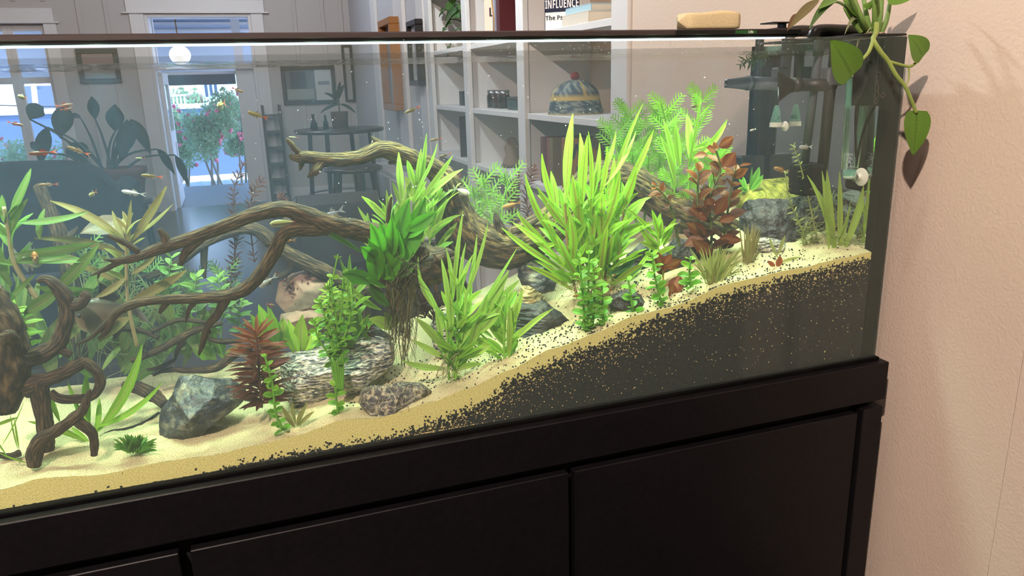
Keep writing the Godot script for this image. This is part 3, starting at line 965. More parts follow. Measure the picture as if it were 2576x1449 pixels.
	var v := thing("potted_plant", "trailing heart-leaved plant in a white pot on bookcase", "potted plant", c)
	g = Geo.new()
	g.lathe(c, [[0.0, 0.0], [0.05, 0.0], [0.065, 0.12], [0.055, 0.12], [0.05, 0.1], [0.0, 0.1]], 18)
	put(g, "pot", M.white, v)
	var gr := Color(0.09, 0.2, 0.05)
	for q in [[1108, 36, 1121, 26, 16], [1142, 15, 1127, 2, 26], [1122, 50, 1154, 25, 30], [1112, 85, 1125, 75, 14], [1145, 30, 1160, 45, 24], [1128, 138, 1132, 118, 16], [1125, 65, 1138, 60, 12]]:
		var a := pxw(q[0], q[1], 0.14)
		var e := pxw(q[2], q[3], 0.12)
		g = Geo.new()
		leafy(g, a, a.lerp(e, 0.5) + Vector3(-0.02, 0.02, 0), e, q[4] * 0.0034, Vector3(-1, 0.4, 0.6), 0.2, gr, gr * 1.3, 6, 2)
		put(g, "leaf", M.leaf, v)
		g = Geo.new()
		g.tube(curve([c + Vector3(0, 0.1, 0), c.lerp(a, 0.5) + Vector3(-0.03, 0.12, 0), a], 4), evenly(PackedVector3Array([a, a, a, a, a, a, a, a, a]), 0.004), 5, gr)
		put(g, "stem", M.stem, v)
	# embroidered cap
	var s2 := 0.401
	c = Vector3(0.2, s2, -1.9)
	var h := thing("embroidered_cap", "domed blue cap with gold bands and a red pompom", "cap", c)
	g = Geo.new()
	var hp := PackedVector3Array()
	var hc := PackedColorArray()
	for a in 19:
		var u := a / 18.0
		var r := 0.115 - 0.02 * u if u < 0.6 else 0.103 * cos((u - 0.6) / 0.4 * PI / 2) + 0.0
		var y := u * 0.105 if u < 0.6 else 0.063 + 0.075 * sin((u - 0.6) / 0.4 * PI / 2)
		for k in 48:
			hp.append(c + Vector3(cos(-TAU * k / 48) * r, y, sin(-TAU * k / 48) * r))
			var band := (u > 0.52 and u < 0.62) or u < 0.04 or (u > 0.62 and k % 12 == 0)
			var fl := soft.get_noise_3d(k * 0.9, a * 0.9, 3.0) > 0.08
			hc.append(Color(0.55, 0.4, 0.12) if band else (Color(0.25, 0.28, 0.25) if fl else Color(0.035, 0.06, 0.09)))
	g.sheet(hp, 19, 48, true, hc, PackedVector2Array(), true)
	put(g, "crown", M.vc, h)
	g = Geo.new()
	g.lathe(c + Vector3(0, 0.132, 0), [[0.0, 0.0], [0.016, 0.008], [0.02, 0.02], [0.012, 0.034], [0.0, 0.037]], 12)
	put(g, "pompom", mat(Color(0.5, 0.12, 0.12), 0.9), h)
	# small things on the middle shelves
	var cols := [Color(0.08, 0.06, 0.07), Color(0.2, 0.08, 0.07), Color(0.12, 0.08, 0.09)]
	var where := ["left", "middle", "right"]
	for k in 3:
		c = Vector3(0.19, s2, -3.0 + 0.1 * k)
		var j := thing("spice_jar", "small dark-filled glass jar, %s one of three on bookcase" % where[k], "jar", c, "jars on the middle shelf")
		g = Geo.new()
		g.lathe(c, [[0.0, 0.0], [0.03, 0.0], [0.032, 0.06], [0.025, 0.075]], 16)
		put(g, "jar_body", mat(cols[k], 0.2), j)
		g = Geo.new()
		g.lathe(c + Vector3(0, 0.075, 0), [[0.028, 0.0], [0.028, 0.018], [0.0, 0.018]], 16)
		put(g, "lid", M.steel, j)
	c = Vector3(0.19, s2, -2.56)
	var box := thing("tin_box", "low green tin box beside the three jars", "box", c)
	g = Geo.new()
	g.box(c + Vector3(-0.04, 0, -0.08), c + Vector3(0.04, 0.05, 0.08), 0.004)
	put(g, "box_body", mat(Color(0.1, 0.2, 0.16), 0.4), box)
	g = Geo.new()
	g.box(c + Vector3(-0.042, 0.0502, -0.082), c + Vector3(0.042, 0.062, 0.082), 0.003)
	put(g, "lid", mat(Color(0.12, 0.16, 0.15), 0.4), box)
	c = Vector3(0.19, s2, -3.55)
	box = thing("dark_box", "little dark upright box in the far bay", "box", c)
	g = Geo.new()
	g.box(c + Vector3(-0.03, 0, -0.04), c + Vector3(0.03, 0.075, 0.04), 0.004)
	put(g, "box_body", mat(Color(0.14, 0.12, 0.12), 0.5), box)
	g = Geo.new()
	g.box(c + Vector3(-0.031, 0.0752, -0.041), c + Vector3(0.031, 0.085, 0.041), 0.003)
	put(g, "lid", mat(Color(0.1, 0.09, 0.09), 0.5), box)
	c = Vector3(0.19, s2, -3.35)
	var can := thing("candle", "slim cream candle in a holder in the far bay", "candle", c)
	g = Geo.new()
	g.lathe(c, [[0.0, 0.0], [0.03, 0.0], [0.03, 0.01], [0.014, 0.018], [0.014, 0.03], [0.0, 0.03]], 14)
	put(g, "holder", M.steel, can)
	g = Geo.new()
	g.lathe(c + Vector3(0, 0.03, 0), [[0.0, 0.0], [0.011, 0.0], [0.011, 0.12], [0.0, 0.125]], 12)
	put(g, "candle_stick", mat(Color(0.8, 0.76, 0.66), 0.6), can)
	c = Vector3(0.24, s2, -1.42)
	bk.call("dark tablet-thin book leaning by the near post", c, Vector3(0.16, 0.24, 0.02), fy, Color(0.08, 0.08, 0.1))
	var s3 := 0.101
	c = Vector3(0.19, s3, -3.35)
	bk.call("large dark-red album standing in the far bay", c, Vector3(0.2, 0.24, 0.04), fy, Color(0.2, 0.07, 0.08))
	c = Vector3(0.2, s3, -2.72)
	var vase := thing("stone_figure", "small pale stone figure alone on its shelf", "figurine", c)
	g = Geo.new()
	g.lathe(c, [[0.0, 0.0], [0.05, 0.0], [0.055, 0.02], [0.035, 0.06], [0.045, 0.1], [0.03, 0.13], [0.02, 0.15], [0.0, 0.155]], 14)
	put(g, "figure_body", mat(Color(0.5, 0.42, 0.35), 0.8), vase)
	g = Geo.new()
	g.lathe(c + Vector3(0, -0.0, 0), [[0.0, 0.0], [0.06, 0.0], [0.06, 0.012], [0.0, 0.012]], 14)
	put(g, "base", mat(Color(0.4, 0.33, 0.28), 0.8), vase)
	var bc := [[Color(0.42, 0.25, 0.2), "brown", 0.03], [Color(0.35, 0.12, 0.1), "dark-red", 0.035], [Color(0.5, 0.22, 0.16), "rust-red", 0.03], [Color(0.45, 0.36, 0.2), "olive-brown", 0.04]]
	var zz := -2.05
	for d in bc:
		bk.call("upright %s book in the near bay's lower row" % d[1], Vector3(0.2, s3, zz), Vector3(0.19, 0.2, d[2]), 0.0, d[0], "books in the near bay's lower row")
		zz += d[2] + 0.004
	c = Vector3(0.17, s3, -1.76)
	b = bk.call("face-out tan book with large dark-green letters", c, Vector3(0.17, 0.21, 0.03), fy, Color(0.56, 0.4, 0.2))
	bx = Transform3D(Basis(Vector3.UP, fy), c)
	say.call(b, "W", bx * Vector3(-0.02, 0.155, 0.0155), fy, 0.085, Color(0.07, 0.14, 0.14))
	say.call(b, "N", bx * Vector3(0.0, 0.07, 0.0155), fy, 0.07, Color(0.1, 0.2, 0.22))


# ---------------------------------------------------------------- the garden and street seen through door and window
func outside():
	var g := Geo.new()
	g.box(Vector3(-40, -1.15, -60), Vector3(25, -1.0, FAR - 0.2))
	struct("ground", g, textured(ntex(71, 0.03, [[0.3, Color(0.66, 0.64, 0.6)], [0.7, Color(0.8, 0.77, 0.72)]]), Vector3.ONE * 0.8, 0.9), "pale paved ground of the garden and street", "ground")
	g = Geo.new()
	g.box(Vector3(-5.2, -1.0, -9.9), Vector3(0.6, FLOOR - 0.02, FAR - 0.2))
	struct("floor_porch", g, mat(Color(0.5, 0.5, 0.52), 0.5), "pale porch floor outside the doorway", "floor")
	g = Geo.new()
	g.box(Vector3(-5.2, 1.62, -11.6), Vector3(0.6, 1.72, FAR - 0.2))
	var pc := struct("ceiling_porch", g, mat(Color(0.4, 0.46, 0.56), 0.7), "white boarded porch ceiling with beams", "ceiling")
	for z in [-8.2, -8.7, -9.2, -9.75]:
		g = Geo.new()
		g.box(Vector3(-5.2, 1.5, z), Vector3(0.6, 1.62, z + 0.09))
		put(g, "beam", M.trim, pc)
	g = Geo.new()
	g.box(Vector3(-5.2, 0.74, -11.6), Vector3(0.6, 1.6198, -11.5))
	put(g, "fascia", mat(Color(0.8, 0.84, 0.9), 0.7), pc)
	for y in [1.36, 1.46]:
		g = Geo.new()
		g.box(Vector3(-5.2, y, -11.4998), Vector3(0.6, y + 0.035, -11.46), 0.004)
		put(g, "board", M.trim, pc)
	# pendant globe
	var p := Vector3(-1.73, 0.92, -8.6)
	var t := thing("pendant_lamp", "white glass globe lamp hanging in the doorway", "lamp", p + Vector3(0, 0.58, 0))
	g = Geo.new()
	rod(p + Vector3(0, 0.1, 0), p + Vector3(0, 0.56, 0), 0.006, g, 8)
	put(g, "rod", M.gold, t)
	g = Geo.new()
	g.lathe(p + Vector3(0, 0.55, 0), [[0.0, -0.02], [0.05, -0.02], [0.06, 0.03], [0.0, 0.03]], 16)
	put(g, "ceiling_cup", M.gold, t)
	g = Geo.new()
	var pr := []
	for k in 13:
		pr.append([0.115 * sin(PI * k / 12.0), -0.105 * cos(PI * k / 12.0)])
	g.lathe(p, pr, 28)
	put(g, "globe", M.globe_glow, t)
	# dark shade at the porch edge
	t = thing("roller_shade", "dark blue rolled shade across the top of doorway view", "shade", Vector3(-1.56, 0.73, -9.0))
	g = Geo.new()
	g.box(Vector3(-1.96, 0.59, -9.01), Vector3(-1.17, 0.72, -8.99))
	put(g, "cloth", mat(Color(0.16, 0.24, 0.33), 0.8), t)
	g = Geo.new()
	rod(Vector3(-1.98, 0.725, -9.0), Vector3(-1.15, 0.725, -9.0), 0.02, g)
	put(g, "roller", M.trim, t)
	g = Geo.new()
	for x in [-2.05, -1.1]:
		g.box(Vector3(x - 0.05, FLOOR - 0.02, -9.05), Vector3(x + 0.05, 1.5, -8.95))
	struct("trim_8", g, M.trim, "slim white porch posts beside the shade", "post")
	# low blue wall with its pale coping
	t = thing("garden_wall", "blue-grey garden wall with white coping behind flowering shrubs", "wall", Vector3(-3, -1.0, -14))
	t.set_meta("kind", "structure")
	g = Geo.new()
	g.box(Vector3(-8.0, -1.0, -14.15), Vector3(2, 0.2, -14.0))
	put(g, "wall_face", mat(Color(0.36, 0.48, 0.66), 0.8), t)
	g = Geo.new()
	g.box(Vector3(-8.0, 0.2, -14.2), Vector3(2, 0.29, -13.96), 0.01)
	put(g, "coping", M.white, t)
	# buildings far behind
	t = thing("building", "pale building with three dark slots beyond the garden wall", "building", Vector3(-1.0, -1.0, -25))
	g = Geo.new()
	g.box(Vector3(-2.3, -1.0, -29), Vector3(1.5, 3.0, -25))
	put(g, "wall_face", mat(Color(0.72, 0.78, 0.76), 0.8), t)
	for k in 3:
		g = Geo.new()
		g.box(Vector3(-2.2 + 0.14 * k, 0.3, -25.02), Vector3(-2.12 + 0.14 * k, 0.75, -24.99))
		put(g, "window", mat(Color(0.2, 0.3, 0.42), 0.3), t)
	g = Geo.new()
	g.box(Vector3(-1.55, 0.4, -25.1), Vector3(-1.2, 0.58, -24.98))
	put(g, "sign_board", M.white, t)
	t = thing("building", "blue-grey brick building with small windows seen through window", "building", Vector3(-7, -1.0, -26))
	g = Geo.new()
	g.box(Vector3(-7.35, -1.0, -32), Vector3(-4.2, 5.0, -26))
	put(g, "wall_face", mat(Color(0.4, 0.48, 0.6), 0.8), t)
	for q in [[-7.0, 1.5], [-6.75, 1.5], [-6.3, 1.5], [-7.1, 0.7], [-6.35, 0.75], [-5.95, 0.75]]:
		g = Geo.new()
		g.box(Vector3(q[0], q[1], -26.02), Vector3(q[0] + 0.2, q[1] + 0.2, -25.98))
		put(g, "window", mat(Color(0.3, 0.42, 0.55), 0.3), t)
	t = thing("building", "bright white building at the left edge of window view", "building", Vector3(-9, -1.0, -25))
	g = Geo.new()
	g.box(Vector3(-12, -1.0, -30), Vector3(-7.5, 4.0, -25))
	put(g, "wall_face", M.white, t)
	g = Geo.new()
	g.box(Vector3(-12.1, 4.0, -30.1), Vector3(-7.45, 4.15, -24.9))
	put(g, "roof", M.white, t)
	# utility pole
	t = thing("utility_pole", "pale utility pole with crossarms and wires outside the window", "pole", Vector3(-5.85, -1.0, -20))
	g = Geo.new()
	rod(Vector3(-5.9, -1.0, -20), Vector3(-5.5, 3.5, -20), 0.06, g)
	put(g, "pole", M.white, t)
	for y in [0.95, 0.72, 1.75]:
		g = Geo.new()
		g.box(Vector3(-6.05, y, -20.05), Vector3(-5.4, y + 0.05, -19.95))
		put(g, "crossarm", M.white, t)
	for d in [[Vector3(-8, 0.4, -20), Vector3(-3.4, 0.1, -20)], [Vector3(-8, 0.9, -20), Vector3(-5.75, 0.98, -20)], [Vector3(-6.4, 1.2, -20), Vector3(-5.6, 1.75, -20)]]:
		g = Geo.new()
		rod(d[0], d[1], 0.012, g, 5)
		put(g, "wire", M.dark_grey_plastic, t)
	# parked car, small and far
	t = thing("car", "white car parked in the street beyond the window", "car", Vector3(-5.1, -1.0, -17))
	g = Geo.new()
	var sec := PackedVector3Array()
	for q in [[-0.9, 0.25], [-0.9, 0.6], [-0.45, 0.68], [-0.2, 1.0], [0.45, 1.0], [0.7, 0.68], [0.95, 0.6], [0.95, 0.25]]:
		for z in [-17.6, -17.5, -17.0, -16.9]:
			sec.append(Vector3(-5.2 + q[0], -1.0 + q[1] - (0.05 if z == -17.6 or z == -16.9 else 0.0), z))
	g.sheet(sec, 8, 4)
	put(g, "body", mat(Color(0.8, 0.82, 0.85), 0.3), t)
	for x in [-5.75, -4.7]:
		g = Geo.new()
		rod(Vector3(x, -0.75, -16.86), Vector3(x, -0.75, -17.64), 0.25, g, 16)
		put(g, "wheel", M.black_matte, t)
	# white railing
	t = thing("railing", "white slatted railing beside the far pale building", "railing", Vector3(-2.4, -1.0, -16))
	g = Geo.new()
	g.box(Vector3(-2.62, 0.41, -16.03), Vector3(-2.2, 0.45, -15.97))
	g.box(Vector3(-2.62, -1.0, -16.03), Vector3(-2.2, 0.26, -15.97))
	put(g, "rail", M.white, t)
	for k in 6:
		g = Geo.new()
		g.box(Vector3(-2.6 + 0.07 * k, 0.25, -16.02), Vector3(-2.57 + 0.07 * k, 0.42, -15.98))
		put(g, "slat", M.white, t)
	# trees behind
	shrub("tree", "pale green leafy tree beyond the white railing", Vector3(-3.2, -1.0, -21), 2.1, 1.2, 900, Color(0.3, 0.5, 0.28), 0, 0.1)
	shrub("tree", "green tree rising behind the utility pole", Vector3(-5.0, -1.0, -23), 2.9, 0.9, 700, Color(0.3, 0.48, 0.26), 0, 0.1)
	# crape myrtles
	shrub("flowering_shrub", "tall pink-flowered shrub in the middle of doorway view", Vector3(-1.62, -1.0, -11.2), 1.5, 0.42, 4600, Color(0.36, 0.56, 0.34), 34, 0.032)
	shrub("flowering_shrub", "pink-flowered shrub at the right of doorway view", Vector3(-1.22, -1.0, -12.2), 1.42, 0.36, 4200, Color(0.36, 0.56, 0.34), 34, 0.032)
	shrub("flowering_shrub", "pink-flowered shrub at the left of doorway view", Vector3(-2.2, -1.0, -12.3), 1.25, 0.42, 4200, Color(0.36, 0.56, 0.34), 22, 0.032)
	shrub("flowering_shrub", "low pink-flowered shrub seen through the left window", Vector3(-3.85, -1.0, -11.2), 0.9, 0.6, 3600, Color(0.36, 0.56, 0.34), 30, 0.035)


func shrub(called, label, at: Vector3, h: float, r: float, n: int, col: Color, flowers: int, size: float):
	var t := thing(called, label, "tree" if called == "tree" else "shrub", at, "" if called == "tree" else "pink-flowered shrubs in the garden")
	var g: Geo
	for k in 4:
		g = Geo.new()
		var a := at + Vector3(rng.randf_range(-0.1, 0.1), 0, rng.randf_range(-0.1, 0.1))
		var b := at + Vector3(rng.randf_range(-r, r) * 0.6, h * 0.75, rng.randf_range(-r, r) * 0.6)
		g.tube(curve([a, a.lerp(b, 0.5) + Vector3(rng.randf_range(-0.06, 0.06), 0, 0), b], 4), evenly(PackedVector3Array([a, a, a, a, a, a, a, a, a]), h * 0.014, h * 0.005), 6, Color(0.2, 0.15, 0.12))
		put(g, "trunk", M.stem, t)
	g = Geo.new()
	var spots := []
	var lobes := []
	for k in 14:
		lobes.append(Vector3(rng.randf_range(-r, r) * 0.75, h * rng.randf_range(0.3, 0.92), rng.randf_range(-r, r) * 0.7))
	for k in n:
		var lb: Vector3 = lobes[k % 14]
		var d := Vector3(rng.randfn(), rng.randfn(), rng.randfn()).normalized() * pow(rng.randf(), 0.45) * r * 0.46
		var p := at + lb + d
		var u := Vector3(rng.randfn(), rng.randfn(), rng.randfn()).normalized() * size
		var w := u.cross(Vector3(rng.randfn(), rng.randfn(), rng.randfn())).normalized() * size * 0.5
		g.quad(p - u, p + w, p + u, p - w, vary(col, 0.25))
		if k < flowers * 3:
			spots.append(at + lb + d.normalized() * r * 0.52 + Vector3(0, 0.03, 0))
	var f := put(g, "foliage", M.leaf, t)
	f.set_meta("kind", "stuff")
	for k in flowers:
		g = Geo.new()
		var p: Vector3 = spots[k * 3]
		for b in 7:
			var q := p + Vector3(rng.randfn(), rng.randfn() * 1.2, rng.randfn()) * 0.0105
			g.lathe(q, [[0.0, -0.02], [0.018, -0.01], [0.02, 0.008], [0.0, 0.022]], 6, vary(Color(0.85, 0.16, 0.28), 0.2))
		put(g, "flower_cluster", M.stem, t)


# ---------------------------------------------------------------- cabinet and tank
func cabinet():
	var t := thing("aquarium_cabinet", "long black wooden aquarium cabinet with thick top slab and flush doors", "cabinet", Vector3(-1.1, FLOOR, -0.17))
	var g := Geo.new()
	g.box(Vector3(-2.3, -0.078, -0.62), Vector3(0.0105, 0.0, 0.02), 0.0016)
	put(g, "top_slab", M.black, t)
	g = Geo.new()
	g.box(Vector3(-2.28, FLOOR + 0.04, -0.6), Vector3(0.0, -0.0782, -0.012), 0.001)
	put(g, "body", M.black_gap, t)
	g = Geo.new()
	g.box(Vector3(-0.0405, FLOOR, -0.6), Vector3(0.0082, -0.0925, 0.019), 0.0016)
	put(g, "end_panel", M.black, t)
	g = Geo.new()
	g.box(Vector3(-2.3, FLOOR, -0.6), Vector3(-2.262, -0.0925, 0.019), 0.0016)
	put(g, "end_panel", M.black, t)
	for q in [[-0.652, -0.0525], [-1.2575, -0.6635], [-1.87, -1.273], [-2.258, -1.876]]:
		g = Geo.new()
		g.box(Vector3(q[0], FLOOR + 0.06, -0.002), Vector3(q[1], -0.0975, 0.0185), 0.0013)
		put(g, "door", M.black, t)
	g = Geo.new()
	g.box(Vector3(-2.26, FLOOR, -0.58), Vector3(-0.045, FLOOR + 0.05, -0.03), 0.001)
	put(g, "plinth", M.black_gap, t)


func tank():
	var t := thing("aquarium", "large rimless glass aquarium with black corner strips on the cabinet", "aquarium", Vector3(-1.1, 0.0, -0.19))
	var g := Geo.new()
	g.box(Vector3(-2.2, 0.006, -0.01), Vector3(-0.0005, 0.6, 0.0), 0.0006)
	put(g, "front_glass", M.glass, t)
	g = Geo.new()
	g.box(Vector3(-2.2, 0.006, BACK - 0.012), Vector3(-0.0005, 0.6, BACK - 0.002), 0.0006)
	put(g, "back_glass", M.glass_back, t)
	g = Geo.new()
	g.box(Vector3(-2.2, 0.006, BACK - 0.002), Vector3(-2.19, 0.6, -0.01), 0.0006)
	put(g, "side_glass", M.glass, t)
	g = Geo.new()
	g.box(Vector3(-0.03, 0.004, BACK), Vector3(-0.022, WATER + 0.001, -0.012), 0.0)
	put(g, "mirroring_side_glass", M.mirror, t)
	tag(t.get_child(t.get_child_count() - 1), "right end glass that mirrors the planted water")
	g = Geo.new()
	g.box(Vector3(-0.03, WATER + 0.0012, BACK), Vector3(-0.022, 0.6, -0.012), 0.0)
	put(g, "side_glass", M.glass_edge, t)
	g = Geo.new()
	g.box(Vector3(-0.0305, 0.0, -0.03), Vector3(0.0, 0.5995, -0.0102), 0.001)
	put(g, "corner_strip", M.black_matte, t)
	g = Geo.new()
	g.box(Vector3(-0.058, 0.0, BACK - 0.002), Vector3(-0.0, 0.6, BACK + 0.004), 0.001)
	put(g, "corner_strip", M.black_matte, t)
	g = Geo.new()
	g.box(Vector3(-0.0215, 0.0, BACK), Vector3(-0.0005, 0.5995, -0.031), 0.001)
	put(g, "end_panel", M.black_matte, t)
	g = Geo.new()
	g.box(Vector3(-2.21, 0.0, BACK - 0.03), Vector3(0.001, 0.0062, 0.004), 0.001)
	put(g, "base_mat", M.black_matte, t)
	# the water's surface
	g = Geo.new()
	var p := PackedVector3Array()
	for a in 13:
		for b in 121:
			var x := lerpf(-2.19, -0.031, b / 120.0)
			var z := lerpf(BACK, -0.0105, a / 12.0)
			var y := WATER + 0.0016 * ripple.get_noise_2d(x * 9, z * 22)
			p.append(Vector3(x, y, z))
	g.sheet(p, 13, 121)
	var w := put(g, "water", M.water)
	tag(w, "rippled water surface seen from just below inside the aquarium", "water", "", "stuff")
	for q in [[-2.18, -1.26, 0.26, "milkiest water haze at the left of the aquarium"], [-1.2599, -0.98, 0.2, "milky water haze left of the aquarium's middle"], [-0.9799, -0.72, 0.15, "fainter water haze at the aquarium's middle"], [-0.7199, -0.035, 0.1, "faintest water haze in the right half of the aquarium"]]:
		var fog := FogVolume.new()
		fog.name = "water_haze"
		fog.size = Vector3(q[1] - q[0], 0.56, 0.355)
		fog.position = Vector3((q[0] + q[1]) / 2, 0.29, -0.19)
		var fm := FogMaterial.new()
		fm.density = q[2]
		fm.albedo = Color(0.5, 0.74, 1.0)
		fog.material = fm
		add_child(fog, true)
		tag(fog, q[3], "haze", "", "stuff")
	# specks that drift in the water, drops on the glass above the waterline
	specks("floating_specks", "tiny white specks drifting in the aquarium water", "specks", 170, func():
		return pz(rng.randf_range(600, 2100), rng.randf_range(180, 560), rng.randf_range(-0.34, -0.03)), 0.0004, 0.0011, M.white)
	specks("water_drops", "small clear water drops on the glass above the waterline", "drops", 260, func():
		return pz(rng.randf_range(1000, 2000) if rng.randf() < 0.75 else rng.randf_range(1480, 2050), rng.randf_range(100, 138), -0.0112), 0.0004, 0.001, M.bubble)


func specks(called, label, cat, n: int, where: Callable, r0: float, r1: float, m: Material):
	var g := Geo.new()
	g.lathe(Vector3.ZERO, [[0.0, -1.0], [0.8, -0.6], [1.0, 0.0], [0.75, 0.65], [0.0, 1.0]], 7)
	var mesh := g.mesh()
	mesh.surface_set_material(0, m)
	var mm := MultiMesh.new()
	mm.transform_format = MultiMesh.TRANSFORM_3D
	mm.mesh = mesh
	mm.instance_count = n
	for k in n:
		var r := rng.randf_range(r0, r1)
		mm.set_instance_transform(k, Transform3D(Basis.from_euler(Vector3(rng.randf() * 6, rng.randf() * 6, 0)).scaled(Vector3.ONE * r), where.call()))
	var o := MultiMeshInstance3D.new()
	o.name = called
	o.multimesh = mm
	add_child(o, true)
	tag(o, label, cat, "", "stuff")


const PROFILE := [[-2.3, 0.03], [-1.475, 0.035], [-1.433, 0.041], [-1.358, 0.031], [-1.281, 0.036], [-1.198, 0.032], [-1.097, 0.041], [-1.026, 0.053], [-0.966, 0.047], [-0.884, 0.058], [-0.826, 0.071], [-0.753, 0.093], [-0.675, 0.119], [-0.611, 0.131], [-0.531, 0.155], [-0.455, 0.162], [-0.337, 0.191], [-0.212, 0.202], [-0.044, 0.214], [0.0, 0.215]]
const SOIL := [[-2.3, -0.02], [-1.3, -0.006], [-1.2, 0.0], [-1.1, 0.006], [-1.03, 0.004], [-0.955, 0.004], [-0.869, 0.02], [-0.8, 0.038], [-0.745, 0.07], [-0.622, 0.101], [-0.463, 0.144], [-0.309, 0.17], [-0.167, 0.186], [-0.03, 0.197]]


func along(list: Array, x: float) -> float:
	for k in list.size() - 1:
		if x <= list[k + 1][0]:
			var u: float = (x - list[k][0]) / (list[k + 1][0] - list[k][0])
			u = u * u * (3 - 2 * u) * 0.6 + u * 0.4
			return lerpf(list[k][1], list[k + 1][1], u)
	return list[-1][1]


func sand_h(x: float, z: float) -> float:
	var d := clampf(-z / 0.37, 0.0, 1.0)
	var back := 0.03 + 0.215 * smoothstep(-1.15, -0.1, x)
	var h := lerpf(along(PROFILE, x), back + 0.012, smoothstep(0.0, 1.0, d))
	var away := smoothstep(0.0, 0.03, -z)
	return h + away * (0.008 * soft.get_noise_3d(x * 9, z * 12, 1) + 0.0035 * soft.get_noise_3d(x * 40, z * 50, 2))


func on_sand(px, py, z0 := -0.02) -> Vector3:   # where a sight line meets the sand
	var z: float = z0
	var p := pz(px, py, z)
	for k in 90:
		p = pz(px, py, z)
		if p.y <= sand_h(p.x, z) or z < BACK + 0.01:
			break
		z -= 0.004
	return p


func substrate():
	var g := Geo.new()
	var p := PackedVector3Array()
	var nx := 360
	var nz := 46
	for a in nz:
		for b in nx:
			var x := lerpf(-2.185, -0.031, b / (nx - 1.0))
			var z := lerpf(BACK + 0.001, -0.0108, a / (nz - 1.0))
			p.append(Vector3(x, sand_h(x, z) + 0.0007 * soft.get_noise_3d(x * 300, z * 300, 5), z))
	g.sheet(p, nz, nx)
	var bed := put(g, "sand_bed", M.sand)
	tag(bed, "sloping bed of pale sand rising towards the right of the aquarium", "sand", "", "stuff")
	# the cut edge that the front glass shows: sand above, dark soil below, mixed where they meet
	var gs := Geo.new()
	var gd := Geo.new()
	var step := 0.0032
	var z0 := -0.0106
	var jit := func(x: float, y: float) -> Vector3:
		return Vector3(x + 0.0015 * ripple.get_noise_2d(x * 900, y * 900), y + 0.0015 * ripple.get_noise_2d(y * 900 + 31, x * 900), z0)
	for b in int(1.56 / step):
		var x := -1.59 + step * b
		var x1 := x + step
		var top := sand_h(x + step / 2, -0.0108)
		var n := int((top - 0.0063) / step)
		var h0 := sand_h(x, -0.0108)
		var h1 := sand_h(x1, -0.0108)
		for a in n:
			var y := 0.0063 + step * a
			var edge := along(SOIL, x) - y
			var mixv := edge / 0.016 + 1.5 * ripple.get_noise_2d(x * 95, y * 95) + 0.9 * soft.get_noise_3d(x * 260, y * 260, 8)
			var sandy := mixv < 0.0
			if edge > 0.045:
				sandy = soft.get_noise_3d(x * 330, y * 330, 4) > 0.72
			var q0: Vector3 = jit.call(x, y)
			var q1: Vector3 = jit.call(x1, y)
			var q2: Vector3 = Vector3(x1, h1, z0) if a == n - 1 else jit.call(x1, y + step)
			var q3: Vector3 = Vector3(x, h0, z0) if a == n - 1 else jit.call(x, y + step)
			(gs if sandy else gd).quad(q0, q1, q2, q3)
			if a == n - 1:   # where a neighbour's column is taller by one step
				pass
	var face := put(gs, "sand_layer", M.sand_face, bed)
	face.set_meta("kind", "stuff")
	var soil := put(gd, "soil_bed", M.soil)
	tag(soil, "black planting soil wedge under the sand behind the front glass", "soil", "", "stuff")
	# loose dark granules on the sand, mixed grains along the seam
	specks("soil_granules", "loose black soil granules scattered over the sand", "granules", 1400, func():
		var c: Array = [[-0.8, -0.12, 0.1], [-0.93, -0.1, 0.07], [-0.62, -0.05, 0.08], [-0.45, -0.04, 0.08], [-0.33, -0.03, 0.09], [-0.72, -0.06, 0.1], [-0.5, -0.12, 0.1], [-0.2, -0.06, 0.1]][rng.randi() % 8]
		var x: float = c[0] + rng.randfn() * c[2] * 0.6
		var z: float = clampf(c[1] + rng.randfn() * 0.035, BACK + 0.02, -0.014)
		x = clampf(x, -1.4, -0.04)
		return Vector3(x, sand_h(x, z) + 0.0006, z), 0.0006, 0.0019, M.grain)
	specks("seam_granules", "black granules mixed into the sand seam behind the glass", "granules", 2600, func():
		var x: float = rng.randf_range(-1.2, -0.035)
		var y: float = along(SOIL, x) + absf(rng.randfn()) * 0.009 - 0.006
		return Vector3(x, clampf(y, 0.008, sand_h(x, -0.011) - 0.012), -0.0106), 0.0007, 0.0019, M.grain)
	specks("seam_sand_grains", "pale sand grains sunk into the black soil face", "sand", 1700, func():
		var x: float = rng.randf_range(-0.98, -0.035)
		var y: float = along(SOIL, x) - absf(rng.randfn()) * 0.022 if rng.randf() < 0.72 else rng.randf_range(0.01, along(SOIL, x))
		return Vector3(x, clampf(y, 0.008, 0.21), -0.0106), 0.0004, 0.0012, M.sand_grain)


